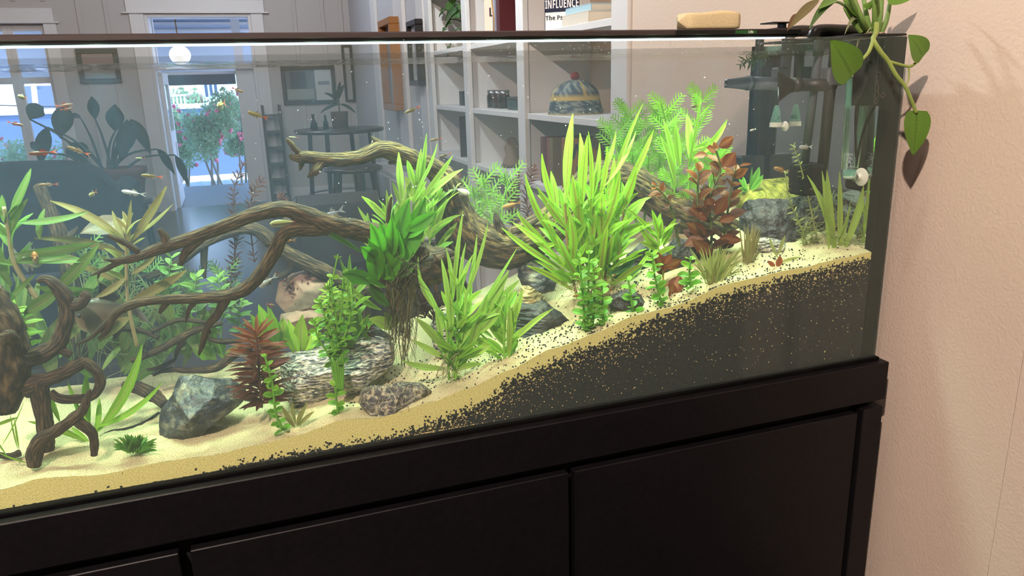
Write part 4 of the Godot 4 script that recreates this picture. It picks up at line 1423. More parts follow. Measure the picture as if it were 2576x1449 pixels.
func rock(called: String, label: String, m: Material, z: float, deep: float, outline: Array, sd: int, rough := 0.05, flats := 9, cat := "rock", cuts := []) -> MeshInstance3D:
	# outline: pixel corners of the silhouette; the stone bulges to both sides of the plane z
	var r := RandomNumberGenerator.new()
	r.seed = sd
	var pts := []
	var c := Vector3.ZERO
	for q in outline:
		var w := pz(q[0], q[1], z)
		pts.append(w)
		c += w / outline.size()
	var planes := []
	if cuts.size():
		planes = cuts
	var crag := FastNoiseLite.new()
	crag.seed = sd
	crag.frequency = 1.0
	crag.noise_type = FastNoiseLite.TYPE_CELLULAR
	crag.cellular_return_type = FastNoiseLite.RETURN_DISTANCE2_SUB
	crag.fractal_octaves = 2
	for k in flats:
		planes.append([Vector3(r.randfn() * 0.7, r.randfn() * 0.6 + 0.3, (absf(r.randfn()) + 0.5) * (1.0 if k % 4 else -1.0)).normalized(), r.randf_range(0.55, 0.86)])
	var rows := 52
	var cols := 84
	var p := PackedVector3Array()
	for a in rows:
		var ph := lerpf(-PI / 2, PI / 2, a / (rows - 1.0))
		for b in cols:
			var th := TAU * b / cols
			var q := Vector3(cos(th) * cos(ph), sin(ph), sin(th) * cos(ph))
			for pl in planes:
				var d: float = q.dot(pl[0]) - pl[1]
				if d > 0:
					q -= pl[0] * d
			# how far the outline reaches that way
			var dir := Vector2(q.x, q.y)
			var reach := 0.0
			var dd := dir.normalized() if dir.length() > 1e-5 else Vector2(cos(th), sin(th))
			for k in pts.size():
				var e0: Vector3 = pts[k] - c
				var e1: Vector3 = pts[(k + 1) % pts.size()] - c
				var s := Vector2(e0.x, e0.y)
				var v := Vector2(e1.x - e0.x, e1.y - e0.y)
				var den := dd.cross(v)
				if absf(den) > 1e-9:
					var tt := s.cross(v) / den
					var uu := s.cross(dd) / den
					if tt > 0 and uu >= -0.001 and uu <= 1.001:
						reach = maxf(reach, tt)
			var len := dir.length() * (1.0 + 0.22 * dir.length() * (1.0 - dir.length()))
			var w := Vector3(dd.x * len * reach, dd.y * len * reach, q.z * deep)
			var nn := ripple.get_noise_3d((w.x + sd) * 16, w.y * 16, w.z * 16) + 0.45 * ripple.get_noise_3d((w.x + sd) * 60, w.y * 60, w.z * 60)
			var cr := crag.get_noise_3d((w.x + sd) * 24, w.y * 24, w.z * 24) * 0.5 + 0.5
			w *= 1.0 + rough * (0.6 * nn + 0.9 * (cr - 0.35))
			p.append(c + w)
	var g := Geo.new()
	g.sheet(p, rows, cols, true)
	var o := MeshInstance3D.new()
	o.name = called
	o.mesh = g.mesh(c)
	o.mesh.surface_set_material(0, m)
	o.position = c
	add_child(o, true)
	tag(o, label, cat)
	return o


func rocks():
	rock("rock", "large blue-grey angular rock on the front sand", M.rock_blue, -0.1, 0.075, [[395, 1075], [400, 1040], [430, 1000], [445, 955], [480, 935], [540, 945], [590, 965], [632, 990], [618, 1030], [575, 1070], [520, 1090], [480, 1120], [440, 1132], [405, 1118]], 5, 0.05, 12, "rock", [[Vector3(0.05, 0.8, 0.6).normalized(), 0.52], [Vector3(-0.72, 0.15, 0.68).normalized(), 0.6], [Vector3(0.55, 0.12, 0.83).normalized(), 0.5], [Vector3(0.1, -0.35, 0.93).normalized(), 0.56], [Vector3(-0.35, -0.45, 0.82).normalized(), 0.6], [Vector3(0.75, -0.5, 0.43).normalized(), 0.6], [Vector3(0, 0.2, -1).normalized(), 0.6]])
	rock("rock", "wide white-veined grey rock beside the blue-grey one", M.rock_vein, -0.14, 0.085, [[700, 960], [705, 910], [740, 888], [830, 880], [880, 858], [930, 850], [990, 862], [992, 895], [960, 930], [900, 965], [860, 1000], [790, 1010], [725, 1020]], 23, 0.11, 10)
	rock("rock", "low flat grey rock with pale patches near front glass", M.rock_patch, -0.04, 0.04, [[903, 1015], [908, 985], [940, 972], [1010, 966], [1065, 968], [1088, 985], [1082, 1012], [1040, 1036], [970, 1040], [925, 1045]], 37, 0.1, 9)
	rock("rock", "layered dark slate slanting behind the foreground leaves", M.rock_slate, -0.12, 0.06, [[1285, 850], [1288, 790], [1310, 760], [1370, 752], [1405, 780], [1437, 815], [1425, 835], [1380, 860], [1320, 872]], 41, 0.16, 9)
	rock("rock", "small tan layered stone capping the dark slate", M.rock_tan, -0.14, 0.035, [[1298, 765], [1308, 738], [1325, 714], [1345, 718], [1365, 740], [1378, 765], [1340, 775]], 43, 0.16, 6)
	rock("rock", "mottled greenish-grey rock under the curved driftwood", M.rock_blue, -0.2, 0.05, [[1305, 700], [1318, 650], [1350, 628], [1392, 640], [1400, 690], [1385, 730], [1330, 740]], 47, 0.14, 8)
	rock("rock", "small black rock half buried behind the leafy stems", M.rock_dark, -0.06, 0.03, [[1530, 770], [1540, 742], [1580, 728], [1630, 740], [1642, 765], [1610, 785], [1560, 785]], 53, 0.16, 7)
	rock("rock", "big pitted dark-grey rock in front of the filter", M.rock_dark, -0.19, 0.075, [[1868, 600], [1878, 555], [1890, 510], [1920, 487], [1980, 480], [2040, 490], [2062, 530], [2060, 590], [2030, 625], [1960, 620], [1890, 632]], 59, 0.15, 9)
	rock("rock", "yellow-green algae-covered rock behind the big dark one", M.rock_yellow, -0.29, 0.06, [[1853, 505], [1870, 475], [1930, 452], [1985, 446], [2000, 475], [1970, 520], [1900, 535], [1865, 530]], 61, 0.08, 8)
	rock("rock", "pale streaked stone below the big dark rock", M.rock_vein, -0.12, 0.04, [[1862, 640], [1875, 608], [1930, 598], [1990, 605], [2005, 635], [1980, 660], [1900, 668]], 67, 0.12, 8)
	rock("rock", "grey flat stone beside the glass diffuser cup", M.rock_slate, -0.16, 0.03, [[2090, 490], [2105, 468], [2145, 462], [2150, 500], [2130, 520], [2100, 515]], 71, 0.12, 7)
	rock("rock", "smooth grey-green pebble at the mirroring end glass", M.rock_blue, -0.06, 0.022, [[2150, 605], [2160, 585], [2182, 580], [2192, 600], [2188, 622], [2160, 625]], 73, 0.03, 3)
	rock("rock", "broad smooth pinkish stone behind the red stems", M.rock_pink, -0.31, 0.05, [[692, 760], [700, 715], [735, 690], [790, 676], [825, 700], [835, 760], [800, 790], [720, 790]], 79, 0.04, 5)
	rock("rock", "lower smooth pinkish stone left of the leafy stem bundle", M.rock_pink, -0.28, 0.05, [[700, 830], [705, 790], [740, 770], [800, 775], [835, 800], [830, 850], [760, 865]], 83, 0.04, 5)
	rock("rock", "dark slate lump behind the wide white-veined rock", M.rock_slate, -0.22, 0.04, [[850, 880], [860, 840], [900, 822], [960, 826], [990, 850], [985, 890], [900, 900]], 89, 0.12, 8)
	rock("rock", "dark white-streaked rock behind the hanging roots", M.rock_vein, -0.17, 0.04, [[1085, 900], [1080, 830], [1100, 790], [1140, 780], [1190, 800], [1200, 860], [1170, 905]], 97, 0.14, 8)
	rock("rock", "small dark rock under the red-leaved plant", M.rock_dark, -0.15, 0.04, [[1650, 690], [1660, 640], [1700, 600], [1760, 605], [1790, 650], [1770, 700], [1700, 710]], 101, 0.14, 8)
	rock("rock", "black rounded rock in the shade of the thick log", M.rock_dark, -0.2, 0.045, [[1570, 700], [1578, 640], [1610, 610], [1650, 620], [1660, 680], [1630, 720]], 103, 0.1, 6)


# ---------------------------------------------------------------- driftwood
func wood(parent: Node3D, called: String, stops: Array, pale := 0.0, sides := 14, rough := 0.16, m: Material = null):
	var l := line(stops, 6)
	var path: PackedVector3Array = l[0]
	var cols := PackedColorArray()
	for k in path.size():
		cols.append(Color.WHITE.lerp(Color(1.05, 1.12, 0.62), clampf(pale + 0.3 * soft.get_noise_3d(path[k].x * 20, path[k].y * 20, 3), 0, 1)))
	var g := Geo.new()
	g.tube(path, l[1], sides, cols, rough, ripple)
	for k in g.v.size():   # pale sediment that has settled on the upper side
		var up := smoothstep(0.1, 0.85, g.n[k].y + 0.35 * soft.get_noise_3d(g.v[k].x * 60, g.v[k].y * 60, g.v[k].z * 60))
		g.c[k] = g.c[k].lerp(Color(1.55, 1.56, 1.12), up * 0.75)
	return put(g, called, m if m else M.wood_dark, parent)


func driftwood():
	var t := thing("driftwood", "thick pale curved log swooping up behind the bright leaf clump", "driftwood", pz(1300, 640, -0.22))
	var m: Material = M.wood_pale
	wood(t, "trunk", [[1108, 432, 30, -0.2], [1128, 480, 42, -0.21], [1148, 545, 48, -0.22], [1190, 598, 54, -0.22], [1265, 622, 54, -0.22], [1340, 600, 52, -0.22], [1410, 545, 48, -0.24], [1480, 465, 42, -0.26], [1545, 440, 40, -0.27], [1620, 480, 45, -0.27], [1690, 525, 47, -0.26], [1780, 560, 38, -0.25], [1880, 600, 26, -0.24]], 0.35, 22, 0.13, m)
	wood(t, "branch", [[1128, 470, 34, -0.21], [1090, 425, 27, -0.2], [1050, 405, 24, -0.19], [1000, 385, 24, -0.18], [955, 376, 22, -0.17], [905, 396, 18, -0.16], [845, 402, 18, -0.15], [785, 396, 17, -0.14], [748, 396, 14, -0.13]], 0.75, 16, 0.16, m)
	wood(t, "twig", [[772, 395, 9, -0.14], [745, 378, 8, -0.13], [733, 362, 8, -0.13], [720, 349, 4, -0.13]], 0.6, 8, 0.2, m)
	wood(t, "twig", [[752, 398, 12, -0.13], [738, 397, 8, -0.13], [729, 387, 4, -0.13]], 0.6, 8, 0.2, m)
	wood(t, "twig", [[764, 400, 9, -0.14], [758, 415, 7, -0.14], [754, 429, 2, -0.14]], 0.4, 8, 0.2, m)
	wood(t, "twig", [[835, 404, 13, -0.15], [806, 412, 12, -0.14], [792, 430, 12, -0.13], [774, 446, 3, -0.13]], 0.7, 9, 0.2, m)
	wood(t, "twig", [[965, 372, 15, -0.17], [950, 358, 10, -0.17], [934, 343, 2, -0.17]], 0.4, 8, 0.2, m)
	wood(t, "twig", [[1005, 395, 12, -0.18], [992, 406, 8, -0.18], [977, 411, 3, -0.18]], 0.3, 8, 0.2, m)
	wood(t, "twig", [[1262, 585, 17, -0.2], [1252, 560, 13, -0.2], [1246, 535, 4, -0.2]], 0.0, 9, 0.25)
	wood(t, "twig", [[1290, 585, 12, -0.2], [1330, 568, 7, -0.19], [1375, 535, 3, -0.19]], 0.1, 8, 0.2)
	wood(t, "root", [[1120, 560, 34, -0.25], [1130, 640, 26, -0.26], [1150, 720, 22, -0.27], [1160, 800, 18, -0.28]], 0.0, 12, 0.2)
	t = thing("driftwood", "long dark forked branch reaching left from the fern clump", "driftwood", pz(700, 600, -0.07))
	var z := -0.075
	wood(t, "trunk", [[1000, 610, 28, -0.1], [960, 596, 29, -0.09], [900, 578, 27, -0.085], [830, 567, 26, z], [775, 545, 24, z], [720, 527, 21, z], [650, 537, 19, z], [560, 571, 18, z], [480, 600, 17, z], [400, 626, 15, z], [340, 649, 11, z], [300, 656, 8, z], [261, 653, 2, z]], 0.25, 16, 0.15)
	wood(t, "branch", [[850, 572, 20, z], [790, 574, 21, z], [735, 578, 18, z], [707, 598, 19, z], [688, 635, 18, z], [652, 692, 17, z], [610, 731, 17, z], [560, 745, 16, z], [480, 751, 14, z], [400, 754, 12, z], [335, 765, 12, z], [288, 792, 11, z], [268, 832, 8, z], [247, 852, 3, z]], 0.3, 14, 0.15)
	for q in [[[310, 655, 8], [272, 674, 7], [228, 694, 2]], [[348, 632, 8], [312, 610, 8], [270, 592, 5]], [[418, 610, 12], [412, 592, 10], [399, 577, 6]], [[505, 598, 13], [472, 630, 11], [462, 645, 10], [455, 668, 4]], [[570, 748, 14], [548, 790, 11], [522, 822, 10], [510, 862, 8], [500, 893, 3]], [[424, 758, 8], [410, 775, 7], [402, 788, 4]], [[488, 762, 8], [475, 780, 6], [467, 812, 2]], [[694, 612, 7], [668, 617, 2]], [[660, 690, 7], [667, 697, 3]], [[282, 798, 8], [232, 846, 6], [192, 867, 2]], [[250, 685, 4], [246, 702, 2]], [[885, 578, 12], [862, 558, 11], [838, 545, 8]], [[520, 820, 7], [530, 838, 3]], [[400, 612, 6], [394, 625, 2]]]:
		var s := []
		for e in q:
			s.append([e[0], e[1], e[2], z])
		wood(t, "twig", s, 0.1, 8, 0.2)
	t = thing("driftwood", "dark gnarled stump with the fern rooted on it", "driftwood", pz(1060, 680, -0.12))
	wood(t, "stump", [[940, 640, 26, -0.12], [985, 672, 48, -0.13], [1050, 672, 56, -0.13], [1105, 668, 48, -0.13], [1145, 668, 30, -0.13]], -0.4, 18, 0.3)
	wood(t, "knob", [[1060, 650, 24, -0.09], [1048, 622, 24, -0.09], [1052, 605, 14, -0.09]], 0.0, 12, 0.3)
	wood(t, "knob", [[1100, 655, 20, -0.09], [1125, 640, 12, -0.09], [1148, 636, 3, -0.09]], 0.0, 10, 0.3)
	wood(t, "twig", [[975, 560, 5, -0.08], [980, 520, 6, -0.08], [985, 495, 3, -0.08]], 0.0, 7, 0.2)
	t = thing("driftwood", "large knotted root with looping arms at the left glass edge", "driftwood", pz(60, 1100, -0.1))
	wood(t, "trunk", [[-60, 760, 70, -0.1], [-10, 810, 58, -0.1], [14, 870, 52, -0.1], [22, 940, 48, -0.1], [5, 1030, 34, -0.1]], 0.05, 18, 0.2)
	wood(t, "knob", [[20, 850, 22, -0.06], [26, 842, 16, -0.045], [27, 838, 5, -0.04]], 0.0, 10, 0.2)
	for q in [[[15, 905, 36], [85, 897, 24], [142, 868, 21], [163, 820, 19], [168, 780, 17], [160, 742, 19], [138, 715, 15], [112, 702, 10], [95, 708, 7]], [[163, 772, 15], [195, 766, 15], [216, 748, 13], [208, 735, 10]], [[148, 876, 13], [180, 893, 9]], [[60, 975, 30], [130, 950, 17], [180, 928, 18], [213, 908, 13]], [[210, 908, 12], [236, 925, 13], [253, 955, 13], [240, 990, 12], [205, 1004, 12], [150, 1003, 11], [128, 985, 8]], [[95, 955, 24], [108, 1040, 20], [116, 1090, 20], [120, 1130, 16]], [[50, 1140, 10], [20, 1148, 8], [-30, 1140, 8]]]:
		var s := []
		for e in q:
			s.append([e[0], e[1], e[2], -0.1])
		wood(t, "branch", s, 0.05, 12, 0.2)
	for q in [[[86, 1172, 16], [88, 1135, 20], [105, 1105, 18], [140, 1085, 15], [190, 1050, 15], [214, 1022, 11], [225, 980, 5]], [[196, 1060, 13], [226, 1082, 12], [237, 1110, 11], [237, 1145, 9]]]:
		var s := []
		for e in q:
			s.append([e[0], e[1], e[2], -0.05])
		wood(t, "branch", s, 0.0, 12, 0.2)
	t = thing("driftwood", "straight dark post standing at the back left", "driftwood", pz(150, 640, -0.28))
	wood(t, "trunk", [[98, 464, 14, -0.28], [118, 510, 16, -0.28], [150, 590, 20, -0.28], [172, 670, 22, -0.28], [190, 800, 22, -0.28], [200, 900, 20, -0.28]], 0.0, 12, 0.15)
	wood(t, "twig", [[165, 600, 12, -0.28], [185, 585, 7, -0.28], [196, 570, 3, -0.28]], 0.0, 8, 0.2)
	t = thing("driftwood", "arched dark branch in the hazy background left of fern", "driftwood", pz(660, 640, -0.29))
	wood(t, "trunk", [[370, 700, 6, -0.29], [440, 668, 10, -0.29], [510, 615, 13, -0.29], [590, 580, 14, -0.29], [645, 578, 17, -0.29], [700, 622, 19, -0.29], [755, 655, 20, -0.29], [830, 690, 20, -0.29], [900, 740, 18, -0.29], [930, 860, 16, -0.29]], 0.0, 12, 0.15)
	wood(t, "branch", [[516, 610, 10, -0.29], [513, 650, 9, -0.29], [514, 700, 5, -0.29]], 0.0, 8, 0.15)
	wood(t, "branch", [[735, 650, 12, -0.29], [728, 680, 9, -0.29], [695, 698, 6, -0.29]], 0.0, 8, 0.15)
	wood(t, "branch", [[440, 668, 7, -0.29], [380, 690, 6, -0.29], [330, 700, 4, -0.29]], 0.0, 8, 0.15)
	t = thing("driftwood", "tangle of low bare twigs behind the blue-grey rock", "driftwood", pz(480, 920, -0.2))
	for q in [[[330, 908, 6], [400, 880, 10], [455, 850, 10], [500, 828, 9], [560, 812, 6]], [[385, 945, 3], [420, 930, 6], [480, 932, 8], [545, 925, 11], [590, 892, 12], [640, 868, 8]], [[470, 842, 7], [452, 870, 7], [440, 905, 3]], [[440, 905, 4], [400, 925, 6], [370, 930, 3]], [[270, 830, 7], [340, 828, 8], [400, 850, 6]], [[640, 850, 6], [560, 860, 7], [520, 850, 4]], [[380, 835, 5], [450, 805, 6], [520, 812, 5]]]:
		var s := []
		for e in q:
			s.append([e[0], e[1], e[2], -0.2])
		wood(t, "twig", s, 0.3, 9, 0.18)
	t = thing("driftwood", "weathered log end lying on sand beside the rock", "driftwood", pz(380, 990, -0.18))
	wood(t, "log", [[310, 968, 10, -0.19], [350, 975, 16, -0.18], [385, 992, 18, -0.17], [415, 1020, 12, -0.15]], 0.1, 14, 0.3)
	t = thing("driftwood", "thin bare twig lying on sand left of the rock", "driftwood", pz(320, 1075, -0.1))
	var l2 := []
	for q in [[252, 1097, 2], [280, 1084, 3], [320, 1078, 4], [365, 1062, 4], [400, 1038, 3]]:
		var w := on_sand(q[0], q[1])
		l2.append([q[0], q[1], q[2], w.z + 0.004])
	wood(t, "twig", l2, 0.1, 7, 0.2)
	t = thing("driftwood", "thick pale log half hidden behind the flowering red stems", "driftwood", pz(880, 790, -0.3))
	wood(t, "log", [[620, 905, 8, -0.27], [700, 850, 12, -0.27], [780, 790, 14, -0.28], [840, 740, 18, -0.29], [960, 730, 22, -0.3]], 0.3, 12, 0.2)


# ---------------------------------------------------------------- plants
func leafy(g: Geo, base: Vector3, mid: Vector3, tip: Vector3, width: float, hint: Vector3, fold: float, col: Color, midcol: Color, segs := 7, type := 0, wave := 0.06):
	var p := PackedVector3Array()
	var uv := PackedVector2Array()
	var cols := PackedColorArray()
	var ph := rng.randf() * 6.0
	var len := base.distance_to(mid) + mid.distance_to(tip)
	if type == 2:   # a heart's lobes reach back past the stalk
		base -= (mid - base).normalized() * len * 0.17
	for a in segs + 1:
		var s := float(a) / segs
		var q := base.lerp(mid, s).lerp(mid.lerp(tip, s), s)
		var t := (mid - base).lerp(tip - mid, s).normalized()
		var side := t.cross(hint)
		if side.length() < 0.05:
			side = t.cross(Vector3(0.7, 0.2, 0.6))
		side = side.normalized()
		var nr := side.cross(t)
		var w := 0.0
		if type == 0:
			w = pow(sin(PI * clampf(0.02 + s * 0.97, 0, 1)), 0.75) * (1.06 - 0.25 * s) + 0.03
		elif type == 3:
			w = pow(sin(PI * clampf(s * 0.96 + 0.02, 0, 1)), 0.6)
		elif type == 1:
			w = pow(sin(PI * pow(clampf(s * 0.98 + 0.01, 0, 1), 0.85)), 1.1) * 1.05 if s > 0.12 else 0.09 + s * 1.4
		else:
			w = pow(sin(PI * pow(s, 0.58)), 0.85) * (1.0 - 0.2 * s * s) if s < 1.0 and s > 0.0 else 0.0
		for b in 5:
			var u := b / 2.0 - 1.0
			var au := absf(u)
			var pos := q + side * (u * w * width / 2) + nr * (fold * au * w * width / 2 + wave * width * au * sin(s * len * 130.0 + ph + u * 2.0) * 0.5)
			if type == 2:
				pos += t * len * maxf(0.0, 0.16 * (1.0 - 1.7 * au * maxf(w, 0.3)) - s)
			p.append(pos)
			uv.append(Vector2(b / 4.0, s * 0.98))
			cols.append(midcol if b == 2 else col)
	g.sheet(p, segs + 1, 5, false, cols, uv)


func leaf_part(t: Node3D, base: Vector3, tip: Vector3, w: float, bend: float, col: Color, midcol: Color, type := 0, segs := 7, called := "leaf", fold := 0.22):
	var g := Geo.new()
	var d := tip - base
	var across := d.cross(look.z).normalized()
	var mid := base.lerp(tip, 0.5) + across * bend * d.length() + Vector3(0, 0.02, 0) * d.length()
	var hint := (look.z + Vector3(rng.randfn() * 0.45, rng.randfn() * 0.4 + 0.25, 0)).normalized()
	leafy(g, base, mid, tip, w, hint, fold, col, midcol, segs, type)
	put(g, called, M.leaf, t)


# leaves given by their pixel base, pixel tip and pixel width: [bx, by, tx, ty, w, bend]
func leaves(t: Node3D, list: Array, z: float, col: Color, midcol: Color, spread := 0.025, type := 0):
	for q in list:
		var zb := z + rng.randf_range(-spread, spread) * 0.4
		var a := pz(q[0], q[1], zb)
		var b := pz(q[2], q[3], clampf(zb + rng.randf_range(-spread, spread), BACK + 0.02, -0.02))
		leaf_part(t, a, b, q[4] * (0.85 if type == 0 else 1.15) * far_off(a), q[5] if q.size() > 5 else rng.randf_range(-0.1, 0.1), vary(col), vary(midcol), type)


# a stem with leaves at its nodes
func stemmed(t: Node3D, stops: Array, z: float, s: Dictionary):
	var pts := []
	for q in stops:
		pts.append(pz(q[0], q[1], z + (q[2] if q.size() > 2 else 0.0)))
	var path := curve(pts, 6)
	var px := far_off(path[0])
	var g := Geo.new()
	g.tube(path, evenly(path, s.get("stem", 3.0) * px, s.get("stem", 3.0) * px * 0.6), 6, s.get("stem_col", s.col * 0.8))
	put(g, "stem", M.stem, t)
	var n: int = s.n
	var from: float = s.get("from", 0.1)
	var joined: Geo = Geo.new() if s.get("joined", false) else null
	for k in n:
		var u := lerpf(from, 1.0, (k + 0.5 * rng.randf()) / n) if n > 1 else 1.0
		u = minf(u, 1.0)
		var f := u * (path.size() - 1)
		var i := mini(int(f), path.size() - 2)
		var at := path[i].lerp(path[i + 1], f - i)
		var d := (path[i + 1] - path[i]).normalized()
		var pairs: int = s.get("pairs", 2)
		var turn: float = k * (PI / 2 if pairs == 2 else 1.1) + rng.randf_range(-0.4, 0.4) + s.get("turn", 0.5)
		var side := d.cross(Vector3(0.2, 0.1, 1)).normalized()
		var up2 := d.cross(side)
		var small: float = lerpf(1.0, s.get("top", 0.6), smoothstep(0.75, 1.0, u)) * rng.randf_range(0.82, 1.12)
		for b in pairs:
			var an: float = turn + TAU * b / pairs
			var out := side * cos(an) + up2 * sin(an) * 0.8
			var rise: float = s.up + rng.randf_range(-0.15, 0.15) + smoothstep(0.8, 1.0, u) * s.get("tuft", 0.5)
			var dir := (out * cos(rise) + d * sin(rise)).normalized()
			var len: float = s.len * px * small
			var droop: float = s.get("droop", 0.12)
			var tip := at + dir * len - Vector3(0, droop * len, 0)
			if tip.z > -0.016:
				tip.z = -0.016 - rng.randf() * 0.01
			tip.z = maxf(tip.z, BACK + 0.01)
			var mid := at.lerp(tip, 0.5) + Vector3(0, droop * len * 0.8, 0)
			var hint := (Vector3.UP * 0.8 + look.z * 0.7 + Vector3(rng.randfn(), rng.randfn(), rng.randfn()) * 0.35).normalized()
			var lg: Geo = joined if joined else Geo.new()
			var c: Color = vary(s.col.lerp(s.get("col_top", s.col), smoothstep(0.35, 1.0, u)), 0.15)
			leafy(lg, at, mid, tip, s.w * px * small, hint, 0.2, c, c * s.get("rib", 0.8), s.get("segs", 5), s.get("type", 0), s.get("wave", 0.05))
			if not joined:
				put(lg, "leaf", M.leaf, t)
	if joined:
		var f := put(joined, "foliage", M.leaf, t)
		f.set_meta("kind", "stuff")


# a finely divided leaf: a midrib with side lobes
func feather(g: Geo, base: Vector3, tip: Vector3, w: float, col: Color, lobes := 6):
	var d := tip - base
	var across := d.cross((look.z + Vector3(rng.randfn() * 0.3, rng.randfn() * 0.3, 0)).normalized()).normalized()
	leafy(g, base, base.lerp(tip, 0.5), tip, w * 0.16, look.z, 0.1, col, col, 3)
	for k in lobes:
		var u := (k + 0.7) / (lobes + 0.5)
		for s in [-1.0, 1.0]:
			var a := base.lerp(tip, u)
			var l := w * 0.62 * sin(PI * (0.2 + u * 0.72)) * rng.randf_range(0.75, 1.1)
			var b: Vector3 = a + (across * s * 0.8 + d.normalized() * 0.75) * l
			leafy(g, a, a.lerp(b, 0.5) + across * s * l * 0.1, b, w * 0.085, look.z, 0.1, col, col, 3)


func feathery(t: Node3D, stops: Array, z: float, n: int, len: float, w: float, col: Color, lobes := 6):
	var pts := []
	for q in stops:
		pts.append(pz(q[0], q[1], z))
	var path := curve(pts, 6)
	var px := far_off(path[0])
	var g := Geo.new()
	g.tube(path, evenly(path, 3.0 * px, 1.8 * px), 6, col * 0.7)
	put(g, "stem", M.stem, t)
	for k in n:
		var u := lerpf(0.2, 1.0, float(k) / (n - 1))
		var f := u * (path.size() - 1)
		var i := mini(int(f), path.size() - 2)
		var at := path[i].lerp(path[i + 1], f - i)
		var an := k * 2.4
		var dir := (Vector3(cos(an), 0.55 + 0.4 * u, sin(an) * 0.5)).normalized()
		var tip := at + dir * len * px * rng.randf_range(0.8, 1.15)
		tip.z = clampf(tip.z, BACK + 0.01, -0.02)
		g = Geo.new()
		feather(g, at, tip, w * px, vary(col), lobes)
		put(g, "leaf", M.leaf, t)


func blades(t: Node3D, base: Array, tips: Array, n: int, z: float, w: float, col: Color, bow := 0.15):   # base [x0, x1, y], tips [x0, x1, y0, y1]
	var g := Geo.new()
	for k in n:
		var u := rng.randf()
		var a := pz(lerpf(base[0], base[1], u), base[2] + rng.randf_range(-4, 4), z + rng.randf_range(-0.012, 0.012))
		var v := clampf(u + rng.randfn() * 0.22, 0, 1)
		var b := pz(lerpf(tips[0], tips[1], v), lerpf(tips[2], tips[3], rng.randf() * (0.4 + absf(v - 0.5) * 1.2)), minf(z + rng.randf_range(-0.035, 0.035), -0.016))
		leafy(g, a, a.lerp(b, 0.55) + Vector3(0, bow * a.distance_to(b), 0), b, w * far_off(a), look.z, 0.1, vary(col, 0.2), col, 4, 0, 0.0)
	var o := put(g, "blades", M.leaf, t)
	o.set_meta("kind", "stuff")


func threads(t: Node3D, n: int, a0: Array, a1: Array, z: float, r: float, col: Color, called := "roots", wild := 0.1):   # boxes of pixels where threads begin and end
	var g := Geo.new()
	for k in n:
		var a := pz(rng.randf_range(a0[0], a0[2]), rng.randf_range(a0[1], a0[3]), z + rng.randf_range(-0.03, 0.03))
		var b := pz(rng.randf_range(a1[0], a1[2]), rng.randf_range(a1[1], a1[3]), z + rng.randf_range(-0.04, 0.04))
		var l := a.distance_to(b)
		var j := func() -> Vector3: return Vector3(rng.randfn(), rng.randfn(), rng.randfn() * 0.6) * l * wild
		var path := curve([a, a.lerp(b, 0.33) + j.call(), a.lerp(b, 0.66) + j.call(), b], 4)
		g.tube(path, evenly(path, r, r * 0.5), 4, vary(col, 0.25), 0.0, null, false)
	var o := put(g, called, M.stem, t)
	o.set_meta("kind", "stuff")


func plant(called: String, label: String, px: float, py: float, z: float, group := "", cat := "plant") -> Node3D:
	return thing(called, label, cat, pz(px, py, z), group)


